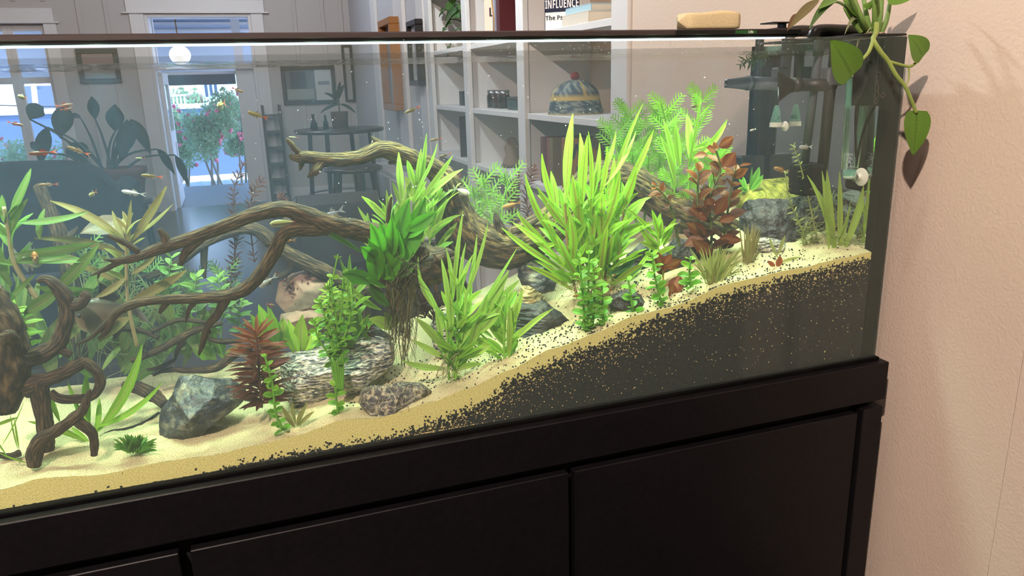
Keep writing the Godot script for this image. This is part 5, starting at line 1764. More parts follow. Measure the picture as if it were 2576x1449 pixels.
func plants():
	var bright := Color(0.35, 0.7, 0.05)
	var fresh := Color(0.26, 0.58, 0.06)
	var lit := Color(0.42, 0.76, 0.1)
	var fern := Color(0.1, 0.4, 0.025)
	var olive := Color(0.24, 0.36, 0.06)
	var brown := Color(0.3, 0.22, 0.06)
	var red := Color(0.22, 0.055, 0.02)
	var wine := Color(0.11, 0.04, 0.03)
	var t: Node3D
	# --- the bright clump in the middle
	t = plant("hygrophila_plant", "biggest bright yellow-green clump of long lance leaves before the log", 1470, 745, -0.13)
	leaves(t, [[1425, 500, 1441, 286, 30, -0.03], [1395, 520, 1363, 386, 22, -0.06], [1395, 600, 1320, 437, 24, -0.12], [1400, 560, 1386, 430, 26, 0.05], [1440, 520, 1418, 398, 26], [1455, 500, 1459, 335, 24, 0.08], [1465, 520, 1478, 340, 22], [1485, 540, 1480, 330, 14], [1480, 520, 1508, 360, 20, 0.1], [1500, 520, 1528, 368, 18, 0.1], [1510, 540, 1545, 395, 22, 0.12], [1530, 520, 1617, 262, 15, -0.06], [1520, 470, 1600, 330, 14, 0.1], [1560, 500, 1645, 325, 20, 0.05], [1540, 560, 1602, 420, 26, 0.1], [1560, 540, 1605, 485, 18, -0.15], [1500, 600, 1590, 480, 24, 0.1], [1440, 620, 1405, 480, 28], [1470, 600, 1440, 440, 32], [1490, 620, 1500, 430, 30], [1520, 640, 1515, 480, 28], [1420, 640, 1370, 530, 24, -0.1], [1410, 660, 1300, 535, 26, -0.04], [1420, 680, 1262, 573, 20, -0.08], [1400, 650, 1290, 560, 22, 0.05], [1540, 640, 1575, 540, 24], [1550, 660, 1600, 600, 22, -0.2], [1500, 700, 1560, 610, 24], [1450, 690, 1400, 590, 24], [1430, 720, 1345, 655, 16, 0.12], [1440, 730, 1325, 668, 18, 0.06], [1480, 690, 1470, 540, 30], [1510, 700, 1530, 560, 26], [1540, 720, 1620, 665, 22, -0.12], [1550, 735, 1640, 620, 16, 0.1], [1530, 610, 1640, 560, 20, -0.15], [1450, 560, 1470, 410, 30], [1430, 580, 1350, 470, 24, -0.05], [1475, 650, 1455, 500, 32], [1515, 590, 1560, 430, 26, 0.08], [1465, 720, 1420, 640, 22], [1500, 740, 1520, 640, 22], [1520, 720, 1590, 700, 18, -0.15], [1400, 610, 1345, 610, 18, -0.2], [1485, 480, 1550, 330, 16, 0.15], [1440, 660, 1430, 530, 28], [1525, 680, 1545, 590, 26], [1558, 600, 1540, 470, 24]], -0.13, bright, Color(0.42, 0.4, 0.08), 0.05)
	for q in [[[1450, 740], [1430, 640], [1420, 500]], [[1470, 745], [1465, 640], [1460, 480]], [[1490, 745], [1500, 620], [1490, 500]], [[1515, 745], [1530, 620], [1530, 500]], [[1535, 740], [1560, 620], [1570, 500]]]:
		stemmed(t, q, -0.13, {"n": 7, "len": 105.0, "w": 22.0, "up": 0.75, "col": bright, "col_top": lit, "stem": 4.0, "stem_col": Color(0.3, 0.2, 0.06), "from": 0.2, "tuft": 0.4})
	threads(t, 60, [1430, 690, 1540, 730], [1380, 700, 1560, 790], -0.11, 0.0006, Color(0.4, 0.32, 0.16))
	# --- behind the fern
	t = plant("hygrophila_plant", "tall bright lance-leaved plant rising behind the dark fern", 1040, 690, -0.17)
	leaves(t, [[1012, 500, 1003, 383, 22, -0.03], [1040, 560, 1073, 336, 20, 0.03], [1050, 480, 1060, 375, 22], [1060, 500, 1140, 390, 20, 0.05], [1055, 520, 1165, 425, 24, -0.1], [1060, 540, 1160, 460, 20, -0.06], [1080, 560, 1150, 470, 18], [1075, 590, 1160, 540, 14, -0.1], [975, 620, 972, 478, 20, 0.04], [1000, 560, 1030, 440, 22], [1030, 600, 1070, 470, 24], [985, 560, 930, 505, 14], [960, 600, 900, 520, 16, -0.1], [1090, 600, 1125, 500, 20], [1100, 620, 1150, 560, 18], [960, 640, 890, 570, 18, -0.1], [950, 560, 880, 590, 16, -0.2], [1010, 520, 985, 455, 18], [1100, 580, 1090, 470, 20], [940, 600, 925, 535, 22], [1045, 480, 1100, 360, 14, 0.1], [1050, 620, 1090, 530, 20]], -0.17, Color(0.4, 0.66, 0.12), Color(0.3, 0.5, 0.1), 0.04)
	for q in [[[1035, 700], [1035, 600], [1045, 440]], [[1010, 690], [985, 600], [975, 540]], [[1060, 690], [1085, 590], [1090, 500]]]:
		stemmed(t, q, -0.17, {"n": 5, "len": 95.0, "w": 20.0, "up": 0.8, "col": fresh, "col_top": lit, "stem": 3.5, "from": 0.3})
	# --- the fern on the stump
	t = plant("java_fern", "dark green broad-leaved fern growing on the gnarled stump", 1000, 670, -0.08)
	leaves(t, [[950, 705, 925, 598, 46, 0.05], [985, 690, 1070, 495, 52, 0.05], [990, 680, 1045, 590, 40, 0.05], [985, 640, 955, 560, 40], [1000, 620, 1030, 500, 40, -0.05], [1010, 600, 1088, 560, 32, -0.1], [975, 690, 960, 620, 36], [960, 700, 1010, 640, 36, 0.1], [940, 720, 860, 690, 44, 0.2], [970, 720, 920, 700, 36, -0.1], [985, 710, 975, 660, 30], [950, 660, 905, 620, 30], [1020, 580, 1100, 530, 30, 0.1], [985, 650, 985, 540, 34], [1000, 660, 1000, 575, 40], [960, 640, 930, 560, 30], [1000, 700, 1050, 660, 26]], -0.07, fern, Color(0.05, 0.2, 0.02), 0.04, 1)
	leaves(t, [[912, 636, 782, 566, 20, 0.05], [985, 620, 990, 525, 16], [930, 715, 980, 770, 40, 0.15]], -0.06, Color(0.05, 0.18, 0.03), Color(0.03, 0.1, 0.02), 0.02)
	threads(t, 90, [970, 690, 1050, 730], [965, 780, 1050, 930], -0.09, 0.0006, Color(0.1, 0.09, 0.04), "roots", 0.045)
	threads(t, 16, [985, 700, 1040, 730], [985, 850, 1030, 930], -0.1, 0.0017, Color(0.09, 0.085, 0.035), "roots", 0.03)
	threads(t, 22, [980, 620, 1060, 700], [960, 640, 1090, 720], -0.06, 0.0006, Color(0.06, 0.045, 0.03), "roots", 0.3)
	# --- foreground clumps
	t = plant("hygrophila_plant", "foreground lance-leaved clump with pale shining leaves left of slate", 1135, 955, -0.05)
	leaves(t, [[1120, 800, 1052, 646, 14, -0.25], [1140, 760, 1165, 530, 16, -0.02], [1160, 780, 1172, 610, 14], [1170, 770, 1200, 590, 14, 0.05], [1165, 760, 1228, 560, 13, 0.06], [1190, 800, 1300, 625, 14, 0.02], [1190, 830, 1280, 680, 30, 0.04], [1190, 860, 1305, 705, 34, -0.05], [1180, 880, 1225, 740, 40], [1160, 860, 1185, 700, 32], [1130, 790, 1110, 650, 18, 0.05], [1120, 830, 1050, 688, 16, 0.05], [1135, 850, 1130, 730, 24], [1120, 880, 1045, 800, 26, 0.05], [1120, 900, 1038, 855, 20, -0.05], [1120, 925, 1012, 907, 20, -0.15], [1150, 930, 1212, 915, 20, -0.12], [1150, 945, 1187, 958, 18, 0.2], [1150, 900, 1235, 870, 26, 0.1], [1150, 880, 1215, 790, 26], [1140, 910, 1185, 850, 34], [1110, 860, 1095, 780, 20], [1200, 840, 1265, 760, 30, 0.1], [1150, 840, 1260, 790, 22, -0.2], [1175, 830, 1240, 850, 16, -0.2], [1125, 780, 1145, 620, 12, 0.1], [1135, 760, 1120, 620, 14, 0.1], [1150, 770, 1190, 640, 16]], -0.055, Color(0.4, 0.7, 0.12), Color(0.4, 0.62, 0.16), 0.02)
	for q in [[[1130, 955], [1125, 860], [1125, 760]], [[1145, 955], [1160, 860], [1180, 740]], [[1140, 950], [1150, 870], [1150, 700]]]:
		stemmed(t, q, -0.05, {"n": 6, "len": 80.0, "w": 18.0, "up": 0.75, "col": fresh, "col_top": lit, "stem": 3.5, "from": 0.2})
	threads(t, 26, [1110, 880, 1160, 930], [1090, 940, 1170, 965], -0.05, 0.0006, Color(0.4, 0.36, 0.2))
	t = plant("hygrophila_plant", "foreground leafy stems planted just in front of the slate", 1272, 925, -0.05)
	leaves(t, [[1270, 860, 1240, 735, 22, -0.05], [1270, 850, 1255, 690, 18], [1275, 840, 1315, 728, 26, 0.04], [1280, 870, 1392, 776, 18, -0.06], [1265, 890, 1165, 840, 22, 0.06], [1262, 900, 1190, 860, 18, -0.06], [1270, 870, 1215, 790, 26], [1262, 920, 1200, 830, 12], [1280, 860, 1300, 760, 22], [1280, 900, 1282, 760, 20], [1262, 860, 1225, 760, 20], [1275, 880, 1325, 820, 20], [1268, 830, 1275, 720, 20]], -0.05, Color(0.42, 0.7, 0.1), Color(0.4, 0.62, 0.16), 0.02)
	stemmed(t, [[1270, 925], [1268, 850], [1272, 740]], -0.05, {"n": 6, "len": 70.0, "w": 18.0, "up": 0.9, "col": fresh, "col_top": lit, "stem": 4.0, "from": 0.15})
	# --- round-leaved stems
	var bac := Color(0.15, 0.44, 0.03)
	t = plant("bacopa_plant", "tall bundle of small round-leaved stems beside the veined rock", 850, 1000, -0.06)
	for q in [[[852, 990], [840, 880], [825, 780], [850, 640]], [[856, 985], [850, 880], [860, 760], [865, 680]], [[848, 985], [835, 870], [815, 790], [800, 750]], [[860, 980], [858, 880], [880, 800], [872, 720]], [[845, 980], [830, 900], [800, 850], [790, 800]], [[862, 980], [862, 900], [848, 820], [830, 700]]]:
		stemmed(t, q, -0.06, {"n": 9, "len": 24.0, "w": 14.0, "up": 0.3, "col": bac, "col_top": Color(0.3, 0.6, 0.06), "stem": 3.5, "from": 0.3, "tuft": 0.4, "segs": 4, "type": 3})
	t = plant("bacopa_plant", "single bright round-leaved sprig before the tall stem bundle", 850, 1060, -0.03)
	stemmed(t, [[850, 1062], [848, 1020], [842, 965]], -0.03, {"n": 6, "len": 30.0, "w": 18.0, "up": 0.3, "col": bac, "col_top": Color(0.3, 0.6, 0.06), "stem": 3.5, "from": 0.05, "segs": 4, "type": 3})
	t = plant("bacopa_plant", "leaning round-leaved stem right of the red rosette plant", 710, 1080, -0.03)
	stemmed(t, [[712, 1082], [694, 1040], [684, 960], [664, 890]], -0.03, {"n": 12, "len": 27.0, "w": 17.0, "up": 0.3, "col": bac, "col_top": Color(0.26, 0.56, 0.05), "stem": 4.0, "from": 0.03, "segs": 4, "type": 3})
	t = plant("bacopa_plant", "bundle of round-leaved stems before the biggest bright clump", 1480, 830, -0.03)
	for q in [[[1470, 828], [1466, 740], [1455, 640]], [[1480, 832], [1480, 740], [1482, 630]], [[1490, 828], [1495, 750], [1492, 660]]]:
		stemmed(t, q, -0.032, {"n": 11, "len": 28.0, "w": 17.0, "up": 0.35, "col": bac, "col_top": Color(0.28, 0.58, 0.05), "stem": 3.5, "from": 0.05, "segs": 4, "type": 3})
	var sprig := [["short round-leaved sprig right of the stem bundle", [[1518, 812], [1516, 770], [1514, 715]], 8], ["lone round-leaved sprig before the small black rock", [[1596, 800], [1588, 750], [1580, 700]], 7], ["round-leaved stem leaning before the short lance-leaved plant", [[1665, 765], [1648, 700], [1640, 635]], 10], ["small round-leaved sprig left of the hair-like grass tuft", [[1738, 722], [1734, 690], [1738, 645]], 7]]
	for q in sprig:
		t = plant("bacopa_plant", q[0], q[1][0][0], q[1][0][1], -0.03)
		stemmed(t, q[1], -0.032, {"n": q[2], "len": 30.0, "w": 18.0, "up": 0.3, "col": bac, "col_top": Color(0.28, 0.58, 0.05), "stem": 3.5, "from": 0.08, "segs": 4, "type": 3})
	# --- red ones
	t = plant("alternanthera_plant", "dense red-brown rosette plant between the two grey rocks", 655, 1020, -0.09)
	stemmed(t, [[658, 1025], [652, 940], [645, 840]], -0.09, {"n": 24, "len": 84.0, "w": 13.0, "up": 0.25, "pairs": 4, "col": wine * 1.1, "col_top": red, "stem": 4.0, "from": 0.15, "top": 0.75, "tuft": 0.6, "droop": 0.1})
	t = plant("ludwigia_plant", "red-brown broad-leaved plant right of the brightest clump", 1775, 690, -0.13)
	for q in [[[1780, 690], [1790, 600], [1785, 500], [1812, 430], [1800, 375]], [[1770, 690], [1760, 600], [1755, 500], [1758, 420]], [[1790, 690], [1820, 600], [1835, 500], [1850, 425]]]:
		stemmed(t, q, -0.13, {"n": 11, "len": 52.0, "w": 25.0, "up": 0.55, "col": wine, "col_top": Color(0.3, 0.095, 0.02), "stem": 4.0, "stem_col": Color(0.1, 0.13, 0.03), "from": 0.1, "type": 1, "segs": 6, "rib": 0.7})
	leaves(t, [[1808, 370, 1846, 342, 24, 0.1], [1800, 375, 1776, 372, 22, -0.2], [1820, 420, 1850, 382, 30, 0.05], [1780, 390, 1745, 395, 18, 0.1], [1860, 418, 1892, 412, 8], [1790, 530, 1775, 492, 28], [1800, 540, 1830, 490, 30], [1780, 550, 1735, 525, 30], [1775, 590, 1725, 560, 28], [1810, 560, 1850, 545, 24], [1810, 600, 1868, 605, 24], [1770, 600, 1720, 620, 26], [1790, 640, 1740, 600, 28]], -0.11, red, Color(0.4, 0.16, 0.06), 0.02, 1)
	t = plant("ludwigia_plant", "slender red-tipped stem leaning left of the red-brown plant", 1705, 620, -0.12)
	stemmed(t, [[1710, 620], [1690, 530], [1670, 490], [1640, 465]], -0.12, {"n": 7, "len": 32.0, "w": 15.0, "up": 0.4, "col": wine, "col_top": Color(0.32, 0.095, 0.02), "stem": 3.5, "stem_col": Color(0.1, 0.13, 0.03), "from": 0.2, "type": 1})
	t = plant("ludwigia_plant", "low reddish leaves on a yellow stem near the sand edge", 1670, 740, -0.05)
	leaves(t, [[1668, 680, 1648, 628, 28], [1670, 690, 1650, 660, 22], [1672, 670, 1715, 655, 24], [1672, 665, 1690, 640, 20], [1690, 740, 1710, 690, 34], [1690, 750, 1690, 712, 26]], -0.05, red, Color(0.4, 0.16, 0.06), 0.01, 1)
	stemmed(t, [[1668, 745], [1668, 690], [1662, 640]], -0.05, {"n": 2, "len": 30.0, "w": 12.0, "up": 0.4, "col": red, "stem": 3.0, "stem_col": Color(0.5, 0.4, 0.06), "type": 1})
	var thin := [["thin red stems with narrow leaves before the doorway glow", -0.3, [[[592, 700], [590, 560], [588, 480], [612, 412]], [[640, 660], [628, 540], [640, 480], [660, 452]], [[596, 790], [580, 720], [590, 640], [600, 590]]], 26.0], ["faint narrow-leaved red stems before the pinkish stones", -0.29, [[[755, 800], [745, 740], [700, 690]], [[770, 800], [765, 740], [780, 690]], [[735, 560], [715, 520], [708, 492]]], 22.0], ["reddish feathery stems behind the curved log's dip", -0.3, [[[1175, 560], [1165, 500], [1150, 440]], [[1290, 570], [1290, 500], [1305, 440]], [[1330, 560], [1325, 480], [1345, 420]]], 26.0], ["low reddish stems under the hanging fern roots", -0.16, [[[860, 880], [900, 850], [930, 830]], [[1070, 800], [1060, 770], [1070, 735]], [[1090, 810], [1100, 770], [1120, 745]]], 32.0]]
	for q in thin:
		t = plant("red_stem_plant", q[0], q[2][0][0][0], q[2][0][0][1], q[1])
		for s in q[2]:
			stemmed(t, s, q[1], {"n": 17, "len": q[3], "w": 4.5, "up": 0.6, "pairs": 4, "col": Color(0.1, 0.045, 0.04), "col_top": Color(0.17, 0.05, 0.04), "stem": 2.0, "from": 0.05, "segs": 3, "joined": true, "tuft": 0.6})
	# --- sword plants
	t = plant("sword_plant", "bright broad-leaved sword plant right of the red rosette", 755, 890, -0.15)
	leaves(t, [[752, 892, 722, 800, 24, 0.04], [758, 890, 762, 790, 30], [765, 890, 800, 828, 24, 0.06], [760, 892, 785, 840, 20], [748, 895, 715, 850, 18]], -0.15, Color(0.34, 0.6, 0.05), Color(0.5, 0.7, 0.15), 0.02, 1)
	t = plant("sword_plant", "older dark-edged broad leaves behind the red rosette", 690, 880, -0.2)
	leaves(t, [[672, 880, 650, 765, 36], [690, 880, 680, 775, 34], [700, 880, 712, 800, 46, 0.1], [665, 860, 630, 790, 24], [700, 890, 672, 770, 26]], -0.2, Color(0.2, 0.46, 0.03), Color(0.35, 0.5, 0.08), 0.02, 1)
	t = plant("sword_plant", "long bright strap-leaved plant behind the looping roots", 200, 1105, -0.12)
	leaves(t, [[245, 1085, 358, 868, 34, 0.16], [240, 1075, 408, 962, 20, 0.2], [222, 1090, 218, 935, 26], [215, 1080, 170, 958, 26], [150, 1060, 82, 942, 22, 0.1], [215, 1110, 70, 1060, 20, 0.08], [225, 1115, 180, 1075, 16], [240, 1100, 250, 1000, 24], [230, 1100, 190, 1010, 20]], -0.12, Color(0.22, 0.5, 0.03), Color(0.4, 0.62, 0.1), 0.02)
	t = plant("sword_plant", "hazy broad-leaved plant behind the bare twigs", 560, 900, -0.26)
	leaves(t, [[525, 880, 480, 790, 34], [530, 880, 520, 780, 30], [545, 890, 560, 850, 26], [530, 900, 495, 875, 30], [545, 905, 470, 860, 40, 0.1], [560, 915, 600, 870, 26], [560, 900, 540, 840, 30]], -0.26, Color(0.2, 0.42, 0.05), Color(0.32, 0.5, 0.1), 0.02, 1)
	t = plant("small_sword_plant", "small broad-leaved sword under the hanging roots", 985, 830, -0.1)
	leaves(t, [[985, 830, 925, 802, 30, 0.12], [985, 825, 965, 785, 22], [985, 825, 1000, 790, 20]], -0.1, Color(0.2, 0.36, 0.05), Color(0.3, 0.42, 0.1), 0.01, 1)
	# --- large-leaved stems at the left
	t = plant("hygrophila_plant", "large olive-brown toothed-leaf stem in the left haze", 320, 860, -0.17)
	leaves(t, [[322, 615, 125, 505, 26, 0.12], [318, 640, 85, 600, 24, 0.1], [320, 650, 330, 503, 22], [330, 610, 420, 468, 28, 0.04], [335, 600, 437, 512, 18, 0.08], [312, 600, 282, 530, 18], [320, 720, 125, 645, 20, 0.06], [315, 700, 240, 750, 22, -0.1], [325, 760, 470, 680, 30, 0.06], [325, 800, 250, 860, 40, 0.1], [330, 690, 395, 640, 18]], -0.17, Color(0.22, 0.19, 0.06), Color(0.27, 0.26, 0.1), 0.03)
	leaves(t, [[318, 560, 200, 588, 46, 0.06]], -0.2, Color(0.2, 0.16, 0.13), Color(0.32, 0.28, 0.24), 0.01, 1)
	stemmed(t, [[345, 870], [322, 760], [318, 640], [322, 560]], -0.17, {"n": 8, "len": 70.0, "w": 18.0, "up": 0.7, "col": olive, "col_top": Color(0.36, 0.3, 0.12), "stem": 5.0, "stem_col": Color(0.26, 0.22, 0.1), "from": 0.5})
	t = plant("hygrophila_plant", "large green broad-leaved stem at the left frame edge", 40, 800, -0.14)
	leaves(t, [[25, 545, 78, 424, 34, 0.06], [40, 560, 222, 532, 26, 0.14], [35, 640, 250, 610, 30, 0.08], [40, 660, 225, 660, 40, -0.08], [10, 560, 5, 490, 30], [20, 600, 70, 500, 30], [130, 740, 250, 615, 40, 0.06], [90, 720, 245, 730, 36, 0.12], [20, 680, -40, 560, 24], [100, 600, 112, 525, 26, -0.1], [0, 790, 90, 690, 24], [60, 790, 160, 720, 40, 0.06], [30, 720, -20, 640, 26], [10, 750, 70, 830, 26, 0.1]], -0.14, Color(0.1, 0.22, 0.04), Color(0.18, 0.27, 0.08), 0.03)
	stemmed(t, [[100, 760], [40, 670], [22, 590], [10, 520]], -0.14, {"n": 4, "len": 90.0, "w": 26.0, "up": 0.7, "col": Color(0.14, 0.3, 0.05), "stem": 7.0, "stem_col": Color(0.26, 0.25, 0.12), "from": 0.3})
	t = plant("hygrophila_plant", "blurred broad green leaves filling the left background", 240, 900, -0.28)
	leaves(t, [[330, 720, 230, 640, 60, 0.1], [200, 760, 290, 660, 46], [210, 720, 330, 640, 50, 0.1], [150, 900, 200, 780, 40], [400, 900, 500, 800, 50], [330, 960, 440, 860, 60, 0.05], [420, 880, 560, 830, 50, -0.05], [230, 950, 170, 850, 50], [120, 860, 60, 760, 34], [40, 880, 10, 790, 30], [480, 900, 400, 800, 40], [250, 880, 330, 790, 44], [560, 890, 480, 800, 36]], -0.28, Color(0.16, 0.28, 0.06), Color(0.22, 0.3, 0.1), 0.03)
	for k in 46:
		var bx := rng.randf_range(-20, 500)
		var by := rng.randf_range(800, 960) - bx * 0.05
		leaves(t, [[bx, by, bx + rng.randf_range(-95, 95), by - rng.randf_range(60, 170), rng.randf_range(22, 46), rng.randf_range(-0.15, 0.15)]], rng.randf_range(-0.33, -0.24), Color(0.15, 0.24, 0.06).lerp(Color(0.2, 0.2, 0.07), rng.randf()), Color(0.2, 0.28, 0.09), 0.03)
	t = plant("stem_plant", "small bright pointed-leaf sprigs left of the dark upright root", 70, 900, -0.16)
	for q in [[[80, 960], [60, 860], [58, 790]], [[40, 930], [20, 830], [40, 770]]]:
		stemmed(t, q, -0.16, {"n": 6, "len": 52.0, "w": 18.0, "up": 0.3, "col": Color(0.2, 0.4, 0.06), "col_top": Color(0.32, 0.52, 0.08), "stem": 3.0, "from": 0.3})
	t = plant("stem_plant", "small light-leaved sprigs in the haze below the long branch", 500, 800, -0.25)
	for q in [[[430, 760], [425, 700], [432, 645]], [[500, 800], [490, 740], [495, 690]], [[555, 850], [560, 760], [545, 690]], [[610, 850], [600, 790], [615, 740]]]:
		stemmed(t, q, -0.25, {"n": 7, "len": 40.0, "w": 15.0, "up": 0.35, "col": Color(0.16, 0.34, 0.12), "col_top": Color(0.26, 0.46, 0.1), "stem": 2.5, "from": 0.2})
	t = plant("feathery_plant", "fine pale feathery plant in the blue haze behind branches", 300, 800, -0.3)
	for q in [[[240, 780], [225, 700], [215, 620]], [[290, 900], [300, 800], [290, 700]], [[400, 900], [430, 800], [450, 720]], [[380, 820], [400, 740], [370, 680]], [[480, 860], [470, 770], [490, 700]], [[560, 800], [570, 740], [560, 690]]]:
		feathery(t, q, -0.3, 10, 62, 34, Color(0.22, 0.42, 0.14), 5)
	threads(t, 70, [180, 600, 420, 800], [160, 800, 460, 980], -0.27, 0.0005, Color(0.17, 0.21, 0.09), "runners", 0.12)
	# --- feathery greens on the right and middle
	t = plant("water_wisteria", "feathery bright green plant behind the brightest clump", 1590, 560, -0.28)
	for q in [[[1600, 560], [1590, 400], [1580, 290]], [[1620, 560], [1630, 420], [1600, 330]], [[1570, 560], [1560, 430], [1545, 340]], [[1640, 540], [1660, 420], [1665, 300]]]:
		feathery(t, q, -0.28, 18, 58, 36, Color(0.24, 0.54, 0.05), 7)
	t = plant("water_wisteria", "feathery bright plant standing behind the red-brown leaves", 1740, 560, -0.24)
	for q in [[[1700, 560], [1690, 400], [1672, 280]], [[1730, 560], [1735, 400], [1765, 250]], [[1755, 560], [1790, 450], [1800, 400]]]:
		feathery(t, q, -0.24, 18, 58, 36, Color(0.28, 0.6, 0.05), 7)
	leaves(t, [[1730, 420, 1762, 232, 16, 0.04], [1735, 400, 1728, 285, 26], [1740, 380, 1800, 370, 14, -0.2], [1745, 400, 1830, 300, 24, 0.12], [1700, 420, 1668, 300, 18], [1710, 420, 1700, 310, 22], [1755, 420, 1740, 330, 24], [1700, 470, 1660, 340, 20]], -0.2, lit, bright, 0.03)
	t = plant("water_wisteria", "open feathery green plant in the dip of the curved log", 1250, 580, -0.27)
	for q in [[[1240, 580], [1230, 520], [1215, 460]], [[1260, 580], [1265, 510], [1280, 450]], [[1225, 570], [1205, 530], [1190, 490]]]:
		feathery(t, q, -0.27, 9, 56, 36, Color(0.25, 0.5, 0.08), 5)
	t = plant("hygrophila_plant", "short lance-leaved plant left of the red-brown one", 1640, 660, -0.1)
	leaves(t, [[1660, 610, 1578, 525, 16, 0.04], [1660, 600, 1640, 528, 18], [1662, 600, 1665, 550, 16], [1665, 610, 1700, 550, 18], [1668, 620, 1695, 570, 14], [1655, 620, 1610, 570, 22, -0.1], [1660, 630, 1610, 610, 18], [1670, 620, 1690, 640, 12]], -0.1, bright, Color(0.3, 0.4, 0.06), 0.02)
	stemmed(t, [[1640, 680], [1655, 630], [1655, 560]], -0.1, {"n": 5, "len": 60.0, "w": 16.0, "up": 0.7, "col": bright, "stem": 3.5, "from": 0.3})
	leaves(t, [[1540, 672, 1500, 662, 20, 0.1], [1600, 650, 1530, 690, 22, -0.1], [1615, 670, 1540, 700, 22, -0.08]], -0.12, Color(0.06, 0.2, 0.07), Color(0.04, 0.14, 0.05), 0.01)
	# --- tufts
	t = plant("hair_grass", "hair-like grass tuft at the sand edge under red leaves", 1790, 725, -0.04, "", "grass")
	blades(t, [1780, 1805, 720], [1735, 1870, 615, 690], 70, -0.04, 4.0, Color(0.36, 0.38, 0.12))
	t = plant("hair_grass", "thin brownish grass tuft left of the pale streaked stone", 1880, 670, -0.08, "", "grass")
	blades(t, [1870, 1890, 670], [1860, 1915, 560, 640], 40, -0.08, 3.5, Color(0.3, 0.26, 0.1))
	t = plant("hair_grass", "low tufted green grass on sand left of the blue-grey rock", 340, 1135, -0.05, "", "grass")
	blades(t, [320, 360, 1138], [285, 395, 1092, 1135], 90, -0.045, 7.0, Color(0.12, 0.34, 0.05), 0.2)
	t = plant("cryptocoryne_plant", "tiny olive-leaved plant on the sand before the veined rock", 745, 1070, -0.03)
	leaves(t, [[742, 1072, 708, 1020, 16], [745, 1070, 735, 1010, 18], [750, 1070, 775, 1010, 12], [752, 1072, 790, 1035, 14], [748, 1072, 760, 1030, 10], [742, 1075, 715, 1050, 10]], -0.03, Color(0.3, 0.32, 0.1), Color(0.4, 0.38, 0.16), 0.01)
	t = plant("val_grass", "thin grass blades in the lower left corner", 30, 1120, -0.06, "", "grass")
	leaves(t, [[45, 1130, 25, 1040, 7], [5, 1120, 60, 1010, 6], [20, 1150, -20, 1090, 7], [48, 1130, 36, 1050, 7], [70, 1165, -10, 1135, 7], [45, 1050, -20, 1075, 12]], -0.06, Color(0.28, 0.5, 0.06), fresh, 0.01)
	t = plant("val_grass", "upright dark green blades standing at the left edge", 15, 760, -0.2, "", "grass")
	leaves(t, [[20, 790, 8, 600, 14], [30, 790, 25, 640, 14], [10, 790, -5, 620, 14], [45, 800, 50, 680, 12]], -0.2, Color(0.12, 0.26, 0.08), olive, 0.02)
	t = plant("val_grass", "strap-leaved plant at the right end before the diffuser", 2115, 635, -0.06, "", "grass")
	leaves(t, [[2085, 630, 2068, 430, 15, 0.03], [2100, 630, 2080, 428, 24, -0.03], [2112, 635, 2112, 432, 18], [2120, 635, 2188, 425, 22, 0.06], [2095, 625, 2030, 440, 16, 0.1], [2105, 630, 2060, 480, 14], [2115, 635, 2140, 520, 10], [2090, 625, 2140, 500, 6, 0.15]], -0.06, Color(0.34, 0.5, 0.08), Color(0.4, 0.55, 0.14), 0.015)
	threads(t, 24, [2030, 480, 2130, 600], [2000, 560, 2150, 620], -0.07, 0.0006, Color(0.2, 0.24, 0.07), "runners", 0.15)
	t = plant("stem_plant", "thin yellowish small-leaved stems before the big dark rock", 2020, 650, -0.09)
	for q in [[[2040, 640], [2010, 560], [1985, 500], [1975, 430]], [[2060, 620], [2020, 440], [1995, 365]], [[2060, 640], [2045, 600], [2035, 560]], [[2030, 650], [2020, 600], [2030, 560]], [[2010, 650], [2030, 620], [2060, 600]]]:
		stemmed(t, q, -0.1, {"n": 15, "len": 17.0, "w": 4.0, "up": 0.3, "pairs": 3, "col": Color(0.3, 0.34, 0.1), "stem": 2.0, "from": 0.05, "segs": 3, "joined": true})
	t = plant("java_fern", "small pale green fern on the algae-covered rock", 1880, 480, -0.27)
	leaves(t, [[1880, 478, 1858, 450, 16], [1885, 475, 1910, 420, 22, 0.1], [1890, 478, 1920, 440, 18], [1878, 480, 1860, 475, 14], [1885, 470, 1892, 418, 12], [1875, 475, 1870, 445, 14]], -0.27, Color(0.2, 0.56, 0.06), Color(0.14, 0.4, 0.05), 0.02)
	t = plant("small_leaf_plant", "little sprout with red leaf on sand at the right", 1955, 665, -0.035)
	leaves(t, [[1955, 672, 1962, 642, 16], [1950, 670, 1930, 655, 10]], -0.035, Color(0.36, 0.09, 0.04), Color(0.3, 0.07, 0.03), 0.005, 1)
	leaves(t, [[1958, 650, 1935, 596, 10], [1958, 640, 1975, 592, 10], [1965, 660, 2030, 652, 12, -0.1], [1965, 665, 2010, 662, 10]], -0.05, Color(0.4, 0.46, 0.14), Color(0.4, 0.4, 0.2), 0.005)
	t = plant("floating_sprig", "dark fine-leaved sprig floating at the surface by the pipes", 1880, 145, -0.25)
	for q in [[[1930, 140], [1890, 145], [1860, 165]], [[1930, 142], [1900, 155], [1870, 150]]]:
		stemmed(t, q, -0.25, {"n": 9, "len": 22.0, "w": 6.0, "up": 0.4, "pairs": 3, "col": Color(0.08, 0.16, 0.06), "stem": 1.5, "from": 0.05, "segs": 3, "joined": true})
	t = plant("stem_plant", "bushy fine-leaved stem tops left of the stem bundle", 830, 860, -0.12)
	for q in [[[850, 880], [840, 800], [825, 715]], [[870, 880], [870, 820], [850, 740]]]:
		stemmed(t, q, -0.12, {"n": 20, "len": 34.0, "w": 7.0, "up": 0.4, "pairs": 4, "col": Color(0.26, 0.42, 0.06), "col_top": Color(0.4, 0.6, 0.08), "stem": 3.0, "from": 0.1, "segs": 3, "joined": true})
